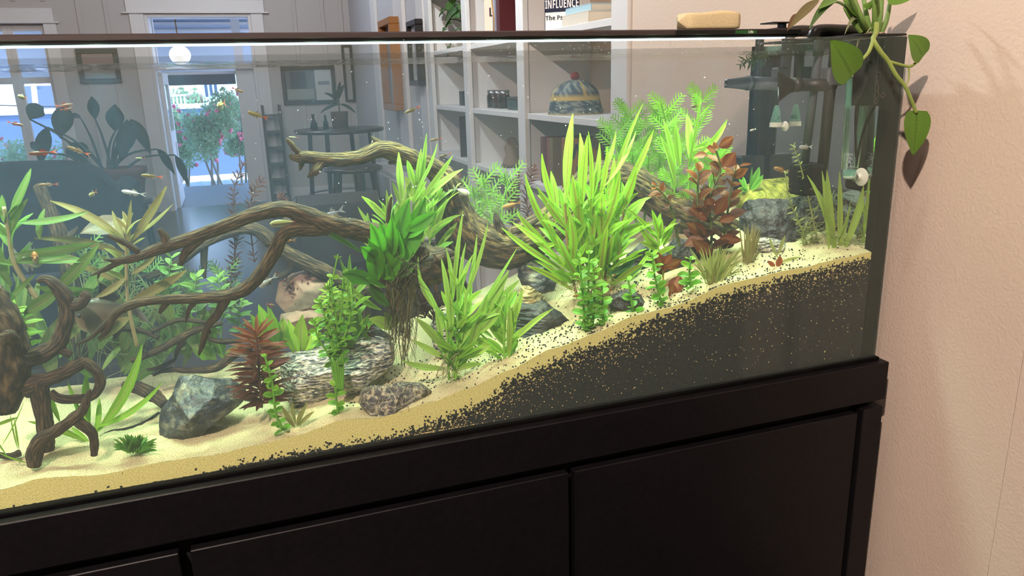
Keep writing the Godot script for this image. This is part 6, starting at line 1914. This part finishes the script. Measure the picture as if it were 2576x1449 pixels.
	t = plant("hygrophila_plant", "lance-leaved stems between the stem bundle and the fern", 900, 900, -0.15)
	leaves(t, [[900, 840, 862, 690, 24], [905, 820, 880, 640, 22], [900, 860, 870, 780, 22], [890, 800, 950, 870, 18, 0.1], [885, 760, 855, 650, 18], [880, 720, 960, 780, 22, 0.15], [900, 880, 905, 780, 18], [890, 860, 930, 790, 20]], -0.15, Color(0.26, 0.5, 0.06), Color(0.2, 0.4, 0.06), 0.02)
	stemmed(t, [[895, 890], [890, 800], [880, 690]], -0.15, {"n": 6, "len": 70.0, "w": 18.0, "up": 0.7, "col": fresh, "stem": 3.5, "from": 0.2})


# ---------------------------------------------------------------- pipes, cups and lamp
func gear():
	var g: Geo
	# rear return pipe with its flat spout
	var z := -0.27
	var t := thing("return_pipe", "bluish-grey return pipe with flat-ended spout pointing left", "pipe", pz(1985, 100, z))
	g = Geo.new()
	var px := far_off(pz(1960, 200, z))
	rod(pz(1984, 96, z), pz(1980, 140, z), 15 * px, g, 14)
	rod(pz(1980, 138, z), pz(1973, 205, z), 12.5 * px, g, 14)
	put(g, "down_pipe", M.grey_plastic, t)
	g = Geo.new()
	var c := pz(1962, 186, z)
	g.box(c + Vector3(-0.014, -0.013, -0.012), c + Vector3(0.014, 0.013, 0.012), 0.003)
	put(g, "elbow_block", M.grey_plastic, t)
	g = Geo.new()
	rod(pz(1965, 211, z), pz(1886, 209, z), 16 * px, g, 16)
	rod(pz(1888, 209, z), pz(1878, 209, z), 18 * px, g, 16)
	put(g, "arm", M.grey_plastic, t)
	flat_spout(t, pz(1884, 209, z), pz(1826, 210, z), 17 * px, 10 * px, 13 * px, M.grey_plastic)
	# front return pipe
	z = -0.11
	px = far_off(pz(2060, 200, z))
	t = thing("return_pipe", "dark grey return pipe with wide black fan nozzle", "pipe", pz(2098, 120, z))
	g = Geo.new()
	rod(pz(2106, 92, z), pz(2098, 170, z), 15 * px, g, 14)
	rod(pz(2090, 205, z), pz(2066, 455, z), 14 * px, g, 14)
	put(g, "down_pipe", M.dark_grey_plastic, t)
	g = Geo.new()
	c = pz(2086, 190, z)
	g.box(c + Vector3(-0.012, -0.02, -0.012), c + Vector3(0.012, 0.015, 0.012), 0.003)
	put(g, "elbow_block", M.grey_plastic, t)
	g = Geo.new()
	rod(pz(2096, 214, z), pz(1998, 213, z), 16 * px, g, 16)
	rod(pz(2010, 212, z), pz(1988, 215, z), 18 * px, g, 16)
	put(g, "arm", M.dark_grey_plastic, t)
	flat_spout(t, pz(1992, 215, z), pz(1958, 219, z), 14 * px, 36 * px, 5 * px, M.black_plastic)
	# slim intake pipe and sponge
	z = -0.12
	t = thing("intake_pipe", "slim grey intake pipe running down to the black sponge", "pipe", pz(2060, 100, z))
	g = Geo.new()
	rod(pz(2062, 92, z), pz(2058, 140, z), 13 * px, g, 14)
	rod(pz(2058, 138, z), pz(2022, 430, z), 10.5 * px, g, 14)
	put(g, "down_pipe", M.grey_plastic, t)
	g = Geo.new()
	for k in 9:
		var y := 108 + k * 3.4
		rod(pz(2078, y, z), pz(2078 - 0.1, y + 1.6, z), 9 * px, g, 12)
	put(g, "ribbed_collar", M.grey_plastic, t)
	g = Geo.new()
	c = pz(2030, 450, z)
	g.box(c + Vector3(-0.026, -0.03, -0.026), c + Vector3(0.026, 0.03, 0.026), 0.006)
	put(g, "sponge", M.black_matte, t)
	t = thing("intake_pipe", "dark blue intake pipe standing in the back corner", "pipe", pz(1905, 130, -0.35))
	g = Geo.new()
	rod(pz(1912, 90, -0.35), pz(1893, 470, -0.35), 0.009, g, 14)
	put(g, "down_pipe", mat(Color(0.06, 0.075, 0.1), 0.4), t)
	g = Geo.new()
	c = pz(1884, 420, -0.345)
	g.box(c + Vector3(-0.03, -0.06, -0.015), c + Vector3(0.03, 0.025, 0.015), 0.003)
	put(g, "strainer_box", mat(Color(0.03, 0.04, 0.055), 0.6), t)
	# feeding cone on its suction cup
	t = thing("feeding_cone", "clear green cone with pale rim held by suction cup", "feeder", pz(1952, 320, -0.28))
	c = pz(1951, 318, -0.28)
	px = far_off(c)
	g = Geo.new()
	g.lathe(c, [[14 * px, 8 * px], [12.5 * px, 18 * px], [5.5 * px, 50 * px], [3.5 * px, 52 * px]], 20)
	put(g, "cone", M.cone_glass, t)
	g = Geo.new()
	g.lathe(c, [[13 * px, -1 * px], [15.5 * px, -1 * px], [14.5 * px, 10 * px], [13 * px, 10 * px], [13 * px, -1 * px]], 20)
	put(g, "rim", M.white_plastic, t)
	g = Geo.new()
	g.lathe(c, [[11 * px, 17 * px], [12.3 * px, 17 * px], [10 * px, 26 * px], [9.0 * px, 26 * px]], 20, Color.WHITE)
	put(g, "band", mat(Color(0.1, 0.3, 0.25), 0.4), t)
	cup(t, Vector3(-0.0302, c.y - 0.001, c.z), 13 * px, c + Vector3(0.01, 0, 0))
	# glass diffuser with its bubbles
	c = pz(2136, 445, -0.055)
	px = far_off(c)
	t = thing("diffuser", "small glass diffuser cup on a white suction cup at the right end", "diffuser", c)
	g = Geo.new()
	g.lathe(c, [[0.0, -6 * px], [15 * px, -4 * px], [16 * px, 18 * px]], 20)
	put(g, "glass_cup", M.cone_glass, t)
	g = Geo.new()
	g.lathe(c, [[0.0, -4 * px], [13 * px, -4 * px], [14 * px, 1 * px], [0.0, 1 * px]], 20)
	put(g, "disc", M.white_plastic, t)
	g = Geo.new()
	var ringp := PackedVector3Array()
	for k in 22:
		ringp.append(c + Vector3(16 * px + 3 * px * k / 21.0, cos(k * 1.2) * 12 * px, sin(k * 1.2) * 10 * px))
	g.tube(ringp, evenly(ringp, 1.6 * px), 6)
	put(g, "coil", M.steel, t)
	cup(t, Vector3(-0.0302, c.y - 0.002, c.z), 23 * px, c + Vector3(0.012, 0, 0))
	specks("bubble_stream", "stream of fine bubbles rising from the glass diffuser", "bubbles", 240, func():
		return pz(2136 + rng.randfn() * 7, rng.randf_range(385, 428), -0.055 + rng.randfn() * 0.004), 0.0005, 0.0011, M.bubble)
	# black control panel in the corner with its printed marks and cable
	t = thing("control_panel", "black panel with a column of small printed marks in corner", "panel", Vector3(-0.04, 0.54, -0.065))
	g = Geo.new()
	g.box(Vector3(-0.041, 0.481, -0.103), Vector3(-0.0308, 0.598, -0.0305), 0.001)
	put(g, "panel_body", M.black_plastic, t)
	g = Geo.new()
	var marks := [[2210, 188, 0], [2207, 206, 1], [2206, 222, 2], [2206, 239, 2], [2221, 239, 3], [2204, 256, 3]]
	for q in marks:
		var o := pxw(q[0], q[1], -0.0413)
		var s := 0.0042
		if q[2] == 0:
			for e in [[-1, -1, -1, 1], [1, -1, 1, 1], [-1, 1, 1, 1]]:
				rod(o + Vector3(0, e[1] * s, -e[0] * s), o + Vector3(0, e[3] * s, -e[2] * s), 0.0006, g, 5)
		elif q[2] == 1:
			rod(o + Vector3(0, -s, 0), o + Vector3(0, s, s * 0.3), 0.0007, g, 5)
		else:
			var rp := PackedVector3Array()
			for k in 13:
				rp.append(o + Vector3(0, cos(TAU * k / 12) * s * (1.0 if q[2] == 3 else 1.3), sin(TAU * k / 12) * s))
			g.tube(rp, evenly(rp, 0.0006), 5)
			if q[2] == 2:
				rod(o + Vector3(0, s, s * 0.6), o + Vector3(0, -s * 0.7, 0), 0.0005, g, 5)
	put(g, "printed_marks", mat(Color(0.3, 0.24, 0.2), 0.5), t)
	g = Geo.new()
	var kp := curve([pz(2172, 122, -0.03), pz(2180, 160, -0.045), pz(2182, 200, -0.05), pz(2170, 240, -0.05), pz(2155, 265, -0.06), pz(2152, 330, -0.07), pz(2155, 420, -0.07)], 6)
	t = thing("cable", "thin black cable hanging down beside the control panel", "cable", kp[0])
	g.tube(kp, evenly(kp, 0.0022), 7)
	put(g, "cable_run", M.black_matte, t)
	g = Geo.new()
	kp = curve([pz(2180, 155, -0.04), pz(2200, 160, -0.036), pz(2230, 168, -0.034)], 5)
	g.tube(kp, evenly(kp, 0.002), 7)
	put(g, "cable_branch", M.black_matte, t)
	# a thermometer-like glass tube behind the big leaf
	t = thing("glass_tube", "clear glass tube standing upright beneath the big heart leaf", "tube", pz(2140, 330, -0.085))
	g = Geo.new()
	rod(pz(2137, 195, -0.085), pz(2125, 425, -0.085), 0.006, g, 14)
	put(g, "tube_wall", M.cone_glass, t)
	g = Geo.new()
	rod(pz(2138, 188, -0.085), pz(2137, 196, -0.085), 0.0064, g, 14)
	put(g, "cap", M.white_plastic, t)


func flat_spout(t: Node3D, a: Vector3, b: Vector3, r: float, tall: float, thick: float, m: Material):
	var g := Geo.new()
	var d := (b - a).normalized()
	var up := Vector3.UP
	var side := d.cross(up).normalized()
	up = side.cross(d)
	var p := PackedVector3Array()
	for k in 9:
		var u := k / 8.0
		for s in 20:
			var an := TAU * s / 20
			var e := lerpf(1.0, 0.25, u)
			var cx := signf(cos(an)) * pow(absf(cos(an)), e)
			var cy := signf(sin(an)) * pow(absf(sin(an)), e)
			p.append(a.lerp(b, u) + side * cx * lerpf(r, thick * 0.5, u) + up * cy * lerpf(r, tall, u))
	for s in 20:
		p.append(b)
	g.sheet(p, 10, 20, true)
	put(g, "spout", m, t)


func cup(t: Node3D, at: Vector3, r: float, to: Vector3):
	var g := Geo.new()
	var x := Basis(Vector3.BACK, PI / 2)
	g.lathe(at, [[r, 0.0], [r * 0.96, 0.0012], [r * 0.6, 0.003], [r * 0.25, 0.005], [r * 0.22, 0.009], [0.0, 0.0095]], 22, Color.WHITE, x)
	put(g, "suction_cup", M.white_plastic, t)
	g = Geo.new()
	rod(at + Vector3(-0.008, 0, 0), to - Vector3(0.012, 0, 0), 0.0016, g, 8)
	put(g, "peg", M.white_plastic, t)


# ---------------------------------------------------------------- fish
func fish(label: String, head: Array, tail: Array, z: float, tall: float, kind: String, group := "", zt := 0.0):
	var a := pz(head[0], head[1], z)
	var b := pz(tail[0], tail[1], z + zt)
	var pal: Dictionary = {
		"gold": [Color(0.28, 0.24, 0.06), Color(0.8, 0.66, 0.24), Color(0.06, 0.05, 0.03), Color(0.6, 0.52, 0.26), Color(0.75, 0.1, 0.04)],
		"green": [Color(0.34, 0.36, 0.06), Color(0.66, 0.66, 0.14), Color(0.05, 0.06, 0.03), Color(0.5, 0.52, 0.2), Color(0.85, 0.09, 0.03)],
		"red": [Color(0.16, 0.1, 0.07), Color(0.4, 0.2, 0.12), Color(0.05, 0.03, 0.03), Color(0.5, 0.24, 0.16), Color(0.8, 0.1, 0.05)],
		"pale": [Color(0.4, 0.45, 0.42), Color(0.7, 0.75, 0.7), Color(0.3, 0.36, 0.38), Color(0.75, 0.78, 0.7), Color(0.55, 0.6, 0.6)],
		"white": [Color(0.8, 0.72, 0.6), Color(0.9, 0.86, 0.78), Color(0.8, 0.72, 0.6), Color(0.9, 0.86, 0.8), Color(0.85, 0.82, 0.78)],
		"brown": [Color(0.1, 0.075, 0.05), Color(0.2, 0.14, 0.08), Color(0.22, 0.14, 0.07), Color(0.26, 0.17, 0.085), Color(0.16, 0.12, 0.09)],
		"blue": [Color(0.2, 0.2, 0.3), Color(0.3, 0.32, 0.6), Color(0.5, 0.4, 0.15), Color(0.5, 0.42, 0.2), Color(0.5, 0.55, 0.62)],
		"grey": [Color(0.2, 0.22, 0.18), Color(0.34, 0.36, 0.28), Color(0.24, 0.26, 0.2), Color(0.4, 0.4, 0.3), Color(0.3, 0.32, 0.28)],
		"orange": [Color(0.6, 0.3, 0.08), Color(0.8, 0.45, 0.14), Color(0.5, 0.2, 0.06), Color(0.85, 0.6, 0.3), Color(0.8, 0.35, 0.08)],
	}
	var c: Array = pal[kind]
	c = c.map(func(k): return (k.lerp(Color(k.get_luminance(), k.get_luminance(), k.get_luminance()), 0.2) if k.r < 2.0 * k.g else k) * (0.48 if kind in ["gold", "green", "red", "orange"] else 0.7))
	var t := thing("fish", label, "fish", a.lerp(b, 0.5), group)
	var d := b - a
	var l := d.length()
	d /= l
	var side := d.cross(Vector3.UP).normalized()
	var up := side.cross(d)
	var body := l * 0.78
	var hh := l * tall * (0.5 if tall > 0.45 else 0.4)
	var hw := hh * 0.5
	var p := PackedVector3Array()
	var cols := PackedColorArray()
	var rows := 17
	for k in rows:
		var s := k / (rows - 1.0)
		var pr := pow(sin(PI * pow(clampf(s, 0.0, 1.0), 0.62)), 0.85)
		pr = maxf(pr, 0.16 * smoothstep(0.5, 0.9, s)) if s < 1.0 else 0.12
		for j in 14:
			var an := TAU * j / 14
			var q := a + d * (body * s) + up * (cos(an) * hh * pr * (1.05 if cos(an) < 0 else 0.95)) + side * (sin(an) * hw * pr)
			p.append(q)
			var v := cos(an)
			var col: Color = c[0] if v > 0.55 else (c[1] if v > 0.12 else (c[2] if v > -0.25 and s > 0.12 else c[3]))
			if s > 0.9 and kind in ["gold", "green", "red"]:
				col = c[4]
			if kind == "brown":
				col = col * (1.0 + 0.35 * soft.get_noise_3d(k * 1.7, j * 1.7, 4.0))
			if kind == "pale" and label.contains("spot") and soft.get_noise_3d(k * 0.9, j * 1.1, 9.0) > 0.3:
				col = Color(0.12, 0.12, 0.1)
			cols.append(col)
	var g := Geo.new()
	g.sheet(p, rows, 14, true, cols)
	put(g, "body", M.fish, t)
	var fin := func(called: String, s0: float, s1: float, y0: float, y1: float, back: float, col: Color):
		var f := Geo.new()
		var q := PackedVector3Array()
		var th := side * l * 0.004
		for e in [-1.0, 1.0]:
			for k in 5:
				var u := k / 4.0
				var s := lerpf(s0, s1, u)
				var root := a + d * (body * s) + up * hh * y0 * (0.72 if y0 * y0 < 1.1 else 1.0)
				var peak := a + d * (body * s + l * back * (0.5 + u * 0.5)) + up * hh * lerpf(y1, y0 * 0.9, pow(u, 1.4))
				q.append(root + th * e)
				q.append(peak + th * e * 0.3)
		f.sheet(q, 10, 2, false, col)
		put(f, called, M.fin, t)
	var fc: Color = c[4] if kind in ["red", "orange", "blue", "brown", "grey"] else Color(0.34, 0.35, 0.31)
	fin.call("dorsal_fin", 0.48, 0.72, 0.75, 1.75, 0.1, fc)
	fin.call("anal_fin", 0.56, 0.8, -0.7, -1.6, 0.1, fc)
	fin.call("pelvic_fin", 0.38, 0.48, -0.9, -1.5, 0.09, fc)
	g = Geo.new()
	var tp := PackedVector3Array()
	var tc := PackedColorArray()
	for k in 7:
		var w := k / 3.0 - 1.0
		var reach := l * (0.24 * pow(absf(w), 0.8) * 0.55 + 0.11)
		tp.append(a + d * body * 0.97 + up * w * hh * 0.16)
		tp.append(a + d * (body + reach * 0.5) + up * w * hh * 0.75)
		tp.append(a + d * (body + reach) + up * w * hh * 1.15)
		tc.append_array([c[4], c[4], (c[4] as Color).lerp(Color(0.34, 0.35, 0.31), 0.6)])
	g.sheet(tp, 7, 3, false, tc)
	put(g, "tail_fin", M.fin, t)
	for s in [-1.0, 1.0]:
		var e: Vector3 = a + d * body * 0.12 + up * hh * 0.14 + side * s * hw * 0.44
		g = Geo.new()
		var r := hh * 0.2
		g.lathe(e, [[0.0, -r], [r * 0.8, -r * 0.6], [r, 0.0], [r * 0.8, r * 0.6], [0.0, r]], 9, Color(0.02, 0.02, 0.02))
		var o := put(g, "eye", M.fish, t)
		o.set_meta("label", "dark round eye")


func fishes():
	var gr := "small striped fish in the open water"
	fish("gold-striped fish right of doorway top, head lower right", [612, 232], [582, 220], -0.1, 0.27, "gold", gr, -0.005)
	fish("plump yellow-green fish with red tail right of doorway", [622, 281], [675, 298], -0.06, 0.27, "green", gr)
	fish("stubby gold fish hovering before the pink shrub", [547, 267], [567, 258], -0.14, 0.4, "gold", gr, -0.03)
	fish("small gold fish highest at the left before the window", [45, 241], [68, 247], -0.16, 0.34, "gold", gr, -0.02)
	fish("slim brown fish above the big dark potted leaves, upper one", [184, 262], [138, 267], -0.2, 0.22, "red", gr)
	fish("slim brown fish just under another one at the potted leaves", [184, 272], [150, 276], -0.22, 0.22, "red", gr)
	fish("slim reddish fish at the far left window bar", [60, 316], [16, 306], -0.15, 0.22, "red", gr)
	fish("long dark fish with red tail left of the potted leaves", [70, 387], [144, 381], -0.1, 0.19, "red", gr)
	fish("bright gold fish with red tail under the potted leaves", [167, 368], [227, 390], -0.09, 0.2, "gold", gr)
	fish("tiny pale slim fish right of the dark potted plant", [340, 398], [366, 397], -0.25, 0.2, "green", gr)
	fish("yellow-green fish with red tail low before the door leaf", [354, 440], [411, 446], -0.1, 0.2, "green", gr)
	fish("orange-striped fish resting over the dark post", [95, 465], [148, 463], -0.12, 0.18, "gold", gr)
	fish("little gold fish turning downward in the dark sofa", [224, 492], [244, 481], -0.13, 0.36, "gold", gr, -0.02)
	fish("ghostly pale fish swimming left beside the terracotta pot", [305, 480], [367, 490], -0.2, 0.24, "pale", gr)
	fish("tiny dark fish over the forked end of the log", [726, 345], [752, 346], -0.18, 0.2, "green", gr)
	fish("slim fish with red tail rising before the wood frame", [1017, 285], [1058, 267], -0.1, 0.19, "green", gr)
	fish("slim silver fish with red tail before the far shelf bay", [1080, 354], [1113, 347], -0.12, 0.19, "gold", gr)
	fish("slim dark fish with red tail near the lowest far shelf", [1104, 394], [1136, 386], -0.12, 0.19, "gold", gr)
	fish("small grey fish half hidden behind the tall bright leaves", [1026, 476], [1062, 464], -0.24, 0.26, "pale", gr)
	fish("white fish with pinkish head before the curved log", [1181, 487], [1138, 472], -0.15, 0.36, "white", "", -0.03)
	fish("white-and-red fish at the stub of the upper branch", [948, 368], [934, 350], -0.24, 0.75, "white", "", -0.03)
	fish("pale silver dark-spotted fish below the forked branch", [652, 722], [697, 692], -0.11, 0.34, "pale", "", -0.01)
	fish("yellowish silver fish peering from behind the long branch", [678, 564], [760, 556], -0.14, 0.3, "green", "", -0.01)
	fish("long-finned bluish fish just above the long branch", [806, 552], [866, 525], -0.12, 0.32, "blue", "", -0.02)
	fish("red-tailed fish half hidden below the long branch", [700, 605], [746, 604], -0.16, 0.3, "orange", "", 0.0)
	fish("big brown oval fish behind the lower forked branch", [184, 800], [368, 770], -0.17, 0.55, "brown", "", -0.02)
	fish("dim greyish round fish in the left leaves", [110, 650], [30, 645], -0.22, 0.7, "grey", "", 0.0)
	fish("small orange fish coming head-on in the left leaves", [88, 652], [90, 632], -0.12, 0.6, "orange", "", -0.03)
	fish("tiny pink fish before the dark back-corner pipe", [1886, 329], [1902, 324], -0.12, 0.3, "white", gr)
	fish("small silver-blue fish before the slim intake pipe", [2010, 370], [2044, 369], -0.08, 0.3, "pale", gr)
	fish("small orange fish above the algae-covered rock", [1946, 422], [1984, 432], -0.14, 0.26, "orange", gr)
	fish("tiny pale fish above the feathery right-hand plant", [1737, 268], [1758, 266], -0.14, 0.25, "green", gr)
	fish("banded reddish fish swimming in the log's dip", [1263, 522], [1312, 508], -0.24, 0.28, "orange", gr)
	fish("faint brown fish among the small stems at the pink stones", [692, 770], [670, 764], -0.22, 0.45, "red", gr)
	fish("small red shrimp-like fish among the round-leaved stems", [1440, 745], [1482, 742], -0.04, 0.2, "orange", gr)


# ---------------------------------------------------------------- on top of the tank
func on_top():
	var g: Geo
	var t := thing("aquarium_lamp", "long slim dark lamp bar lying along the aquarium top", "lamp", Vector3(-1.1, 0.6, -0.18))
	var x1 := -0.115
	g = Geo.new()
	g.box(Vector3(-2.15, 0.6125, -0.215), Vector3(x1, 0.6225, -0.15), 0.002)
	put(g, "housing", M.brown_bar, t)
	g = Geo.new()
	g.box(Vector3(-2.15, 0.6085, -0.214), Vector3(x1, 0.6123, -0.151), 0.001)
	put(g, "lower_rail", M.black_plastic, t)
	g = Geo.new()
	g.box(Vector3(-2.13, 0.6065, -0.192), Vector3(x1 - 0.02, 0.6084, -0.166), 0.0005)
	put(g, "glowing_strip", M.lamp_glow, t)
	g = Geo.new()
	g.box(Vector3(-0.38, 0.613, -0.1498), Vector3(x1, 0.6215, -0.147), 0.0005)
	put(g, "end_cover", M.black_plastic, t)
	g = Geo.new()
	var q0 := pz(1850, 82, -0.1468)
	var q1 := pz(1903, 75, -0.1468)
	g.box(Vector3(q0.x, 0.6145, -0.1472), Vector3(q1.x, 0.6198, -0.1465), 0.0002)
	var lb := put(g, "green_label", mat(Color(0.1, 0.32, 0.12), 0.4), t)
	var tm := TextMesh.new()
	var f := SystemFont.new()
	f.font_names = PackedStringArray(["Droid Sans"])
	f.font_weight = 700
	tm.font = f
	tm.text = "Life"
	tm.font_size = 24
	tm.pixel_size = 0.006 / 24.0
	tm.depth = 0.0003
	tm.material = M.white
	var lt := MeshInstance3D.new()
	lt.name = "lettering"
	lt.mesh = tm
	lt.position = Vector3(q1.x - 0.012, 0.6172, -0.1463) - t.position
	lb.add_child(lt, true)
	g = Geo.new()
	var br := pz(1955, 60, -0.18)
	g.box(Vector3(br.x - 0.014, 0.6222, -0.205), Vector3(br.x + 0.018, 0.625, -0.16), 0.0008)
	g.box(Vector3(br.x + 0.008, 0.6222, -0.19), Vector3(br.x + 0.014, br.y, -0.17), 0.0008)
	g.box(Vector3(br.x - 0.024, br.y, -0.2), Vector3(br.x + 0.018, br.y + 0.0025, -0.16), 0.0008)
	put(g, "bracket", M.black_plastic, t)
	for q in [[-2.195, -2.13], [x1 - 0.01, -0.0225]]:
		g = Geo.new()
		g.box(Vector3(q[0], 0.6022, -0.19), Vector3(q[1], 0.6062, -0.178), 0.0008)
		put(g, "foot", M.black_plastic, t)
	# cream sponge block lying on the lamp
	var a := pz(1705, 75, -0.18)
	var b := pz(1857, 47, -0.18)
	t = thing("sponge_block", "cream rectangular sponge block lying on the lamp bar", "sponge", Vector3((a.x + b.x) / 2, 0.6227, -0.18))
	var p := PackedVector3Array()
	for k in 15:
		var u := k / 14.0
		for s in 24:
			var an := TAU * s / 24
			var cy := signf(sin(an)) * pow(absf(sin(an)), 0.35)
			var cz := signf(cos(an)) * pow(absf(cos(an)), 0.35)
			var e := pow(maxf(0.0, 1.0 - pow(absf(u * 2 - 1), 9.0)), 0.35)
			var hgt := 0.0155 - 0.001 * sin(u * 7.0) - 0.002 * u * 0.0
			p.append(Vector3(lerpf(a.x, b.x, u), 0.6226 + hgt * (1.0 + cy * maxf(e, 0.02)), -0.18 + cz * 0.022 * maxf(e, 0.02)))
	g = Geo.new()
	g.sheet(p, 15, 24, true)
	put(g, "sponge_body", textured(ntex(91, 0.05, [[0.1, Color(0.74, 0.66, 0.48)], [0.5, Color(0.86, 0.79, 0.62)], [0.9, Color(0.88, 0.82, 0.66)]]), Vector3.ONE * 14, 0.95, ntex(92, 0.1, []), 0.08), t)
	# black hoses over the rim
	for q in [["rear black hose bending over the rim into the tank", -0.27, [[2130, 84], [2060, 80], [2010, 78], [1990, 84], [1984, 100]]], ["front black hose bending over the rim beside plant roots", -0.11, [[2166, 79], [2120, 78], [2070, 77], [2052, 82], [2046, 96]]]]:
		t = thing("hose", q[0], "hose", pz(q[2][0][0], q[2][0][1], q[1]))
		var pts := []
		for e in q[2]:
			pts.append(pz(e[0], e[1], q[1]))
		g = Geo.new()
		var path := curve(pts, 6)
		g.tube(path, evenly(path, 0.0115), 14)
		put(g, "hose_run", M.black_plastic, t)
		g = Geo.new()
		rod(pts[0] - Vector3(0.004, 0, 0), pts[0] + Vector3(0.003, 0, 0), 0.0128, g, 14)
		put(g, "end_ring", M.black_plastic, t)
	t = thing("cover_plate", "thin black plate lying on the right back corner", "plate", Vector3(-0.03, 0.601, -0.1))
	g = Geo.new()
	g.box(Vector3(-0.1, 0.6008, -0.3), Vector3(-0.002, 0.6045, -0.0105), 0.0008)
	put(g, "plate", M.black_plastic, t)
	g = Geo.new()
	g.box(Vector3(-0.06, 0.6047, -0.24), Vector3(-0.01, 0.608, -0.06), 0.0008)
	put(g, "flap", M.black_plastic, t)
	# pothos and the tall plant on the rim
	var gl := Color(0.1, 0.22, 0.025)
	var st := Color(0.26, 0.34, 0.08)
	t = thing("pothos_vine", "trailing heart-leaved vine hanging over the right front corner", "plant", pz(2205, 85, -0.02))
	var stem := func(pts: Array, r0: float, r1: float):
		var pp := []
		for e in pts:
			pp.append(pz(e[0], e[1], e[2]))
		var path := curve(pp, 6)
		var gg := Geo.new()
		gg.tube(path, evenly(path, r0, r1), 9, st)
		put(gg, "stem", M.stem, t)
	stem.call([[2205, 60, -0.03], [2203, 85, -0.012], [2197, 100, 0.012], [2215, 130, 0.02], [2233, 152, 0.024], [2255, 190, 0.03], [2276, 216, 0.034], [2292, 250, 0.036], [2305, 285, 0.036]], 0.0046, 0.0028)
	stem.call([[2197, 100, 0.012], [2186, 130, 0.02], [2169, 150, 0.024]], 0.0036, 0.0026)
	stem.call([[2234, 154, 0.024], [2262, 162, 0.028], [2288, 167, 0.03], [2306, 156, 0.03], [2320, 138, 0.03]], 0.0028, 0.002)
	stem.call([[2286, 168, 0.03], [2287, 190, 0.032], [2283, 208, 0.034], [2275, 214, 0.034]], 0.0016, 0.001)
	var heart := func(bx, by, bz, tx, ty, tz, w, hint: Vector3, k := 1.0):
		var gg := Geo.new()
		var bb := pz(bx, by, bz)
		var e := pz(tx, ty, tz)
		leafy(gg, bb, bb.lerp(e, 0.5) + look.z * 0.006, e, w * far_off(bb), hint, 0.12, gl * k, gl * k * 1.15, 14, 2, 0.015)
		put(gg, "leaf", M.pothos, t)
	heart.call(2140, 184, 0.034, 2089, 100, 0.034, 96.0, look.z)
	heart.call(2320, 138, 0.034, 2284, 88, 0.034, 64.0, look.z, 1.15)
	heart.call(2306, 288, 0.036, 2296, 394, 0.04, 76.0, look.z + Vector3(0.15, 0.3, 0))
	heart.call(2150, 20, -0.06, 2120, 2, -0.06, 60.0, look.z + Vector3(0, 0.4, 0))
	heart.call(2185, 8, -0.05, 2190, 24, -0.05, 40.0, look.z + Vector3(0, 0.4, 0))
	heart.call(2240, 0, -0.04, 2310, -14, -0.03, 40.0, look.z + Vector3(0, 0.4, 0), 1.2)
	t = thing("long_leaf_plant", "tall plant with long drooping leaves rooted at the rim", "plant", pz(2195, 85, -0.06))
	for q in [[[2180, 85], [2160, 40], [2135, -10]], [[2190, 85], [2180, 40], [2170, -20]], [[2198, 86], [2200, 40], [2195, -30]], [[2207, 86], [2215, 40], [2220, -30]], [[2215, 84], [2230, 50], [2240, 0]], [[2168, 80], [2150, 60], [2125, 18]], [[2186, 85], [2170, 50], [2150, 0]], [[2203, 84], [2208, 45], [2205, -20]]]:
		g = Geo.new()
		var path := curve([pz(q[0][0], q[0][1], -0.06), pz(q[1][0], q[1][1], -0.06 + rng.randf_range(-0.02, 0.02)), pz(q[2][0], q[2][1], -0.06 + rng.randf_range(-0.03, 0.03))], 6)
		g.tube(path, evenly(path, 0.0056, 0.0034), 8, vary(Color(0.16, 0.27, 0.06)))
		put(g, "stem", M.stem, t)
	var dl := [[2060, 0, 1985, 72, 24, Color(0.16, 0.14, 0.06), 0.12], [2100, 6, 2036, 72, 20, Color(0.08, 0.15, 0.05), 0.28], [2105, 2, 2060, 22, 22, Color(0.12, 0.26, 0.04), 0.1], [2010, 40, 1980, 78, 14, Color(0.16, 0.08, 0.05), 0.2], [2165, 66, 2125, 86, 10, Color(0.22, 0.26, 0.14), 0.5]]
	for q in dl:
		g = Geo.new()
		var bb := pz(q[0], q[1], -0.06)
		var e := pz(q[2], q[3], -0.04)
		leafy(g, bb, bb.lerp(e, 0.5) + Vector3(0, q[6] * 0.08, 0), e, q[4] * far_off(bb), look.z + Vector3(0.3, 0.5, 0), 0.3, q[5], q[5] * 1.2, 9, 0)
		put(g, "leaf", M.pothos, t)
	g = Geo.new()
	var arch := curve([pz(2168, 76, -0.06), pz(2140, 30, -0.06), pz(2115, 8, -0.06), pz(2095, 4, -0.06)], 6)
	g.tube(arch, evenly(arch, 0.003, 0.002), 7, Color(0.14, 0.2, 0.07))
	put(g, "stem", M.stem, t)
	threads(t, 14, [2175, 78, 2225, 90], [2150, 86, 2240, 120], -0.06, 0.0012, Color(0.5, 0.44, 0.3), "roots", 0.15)
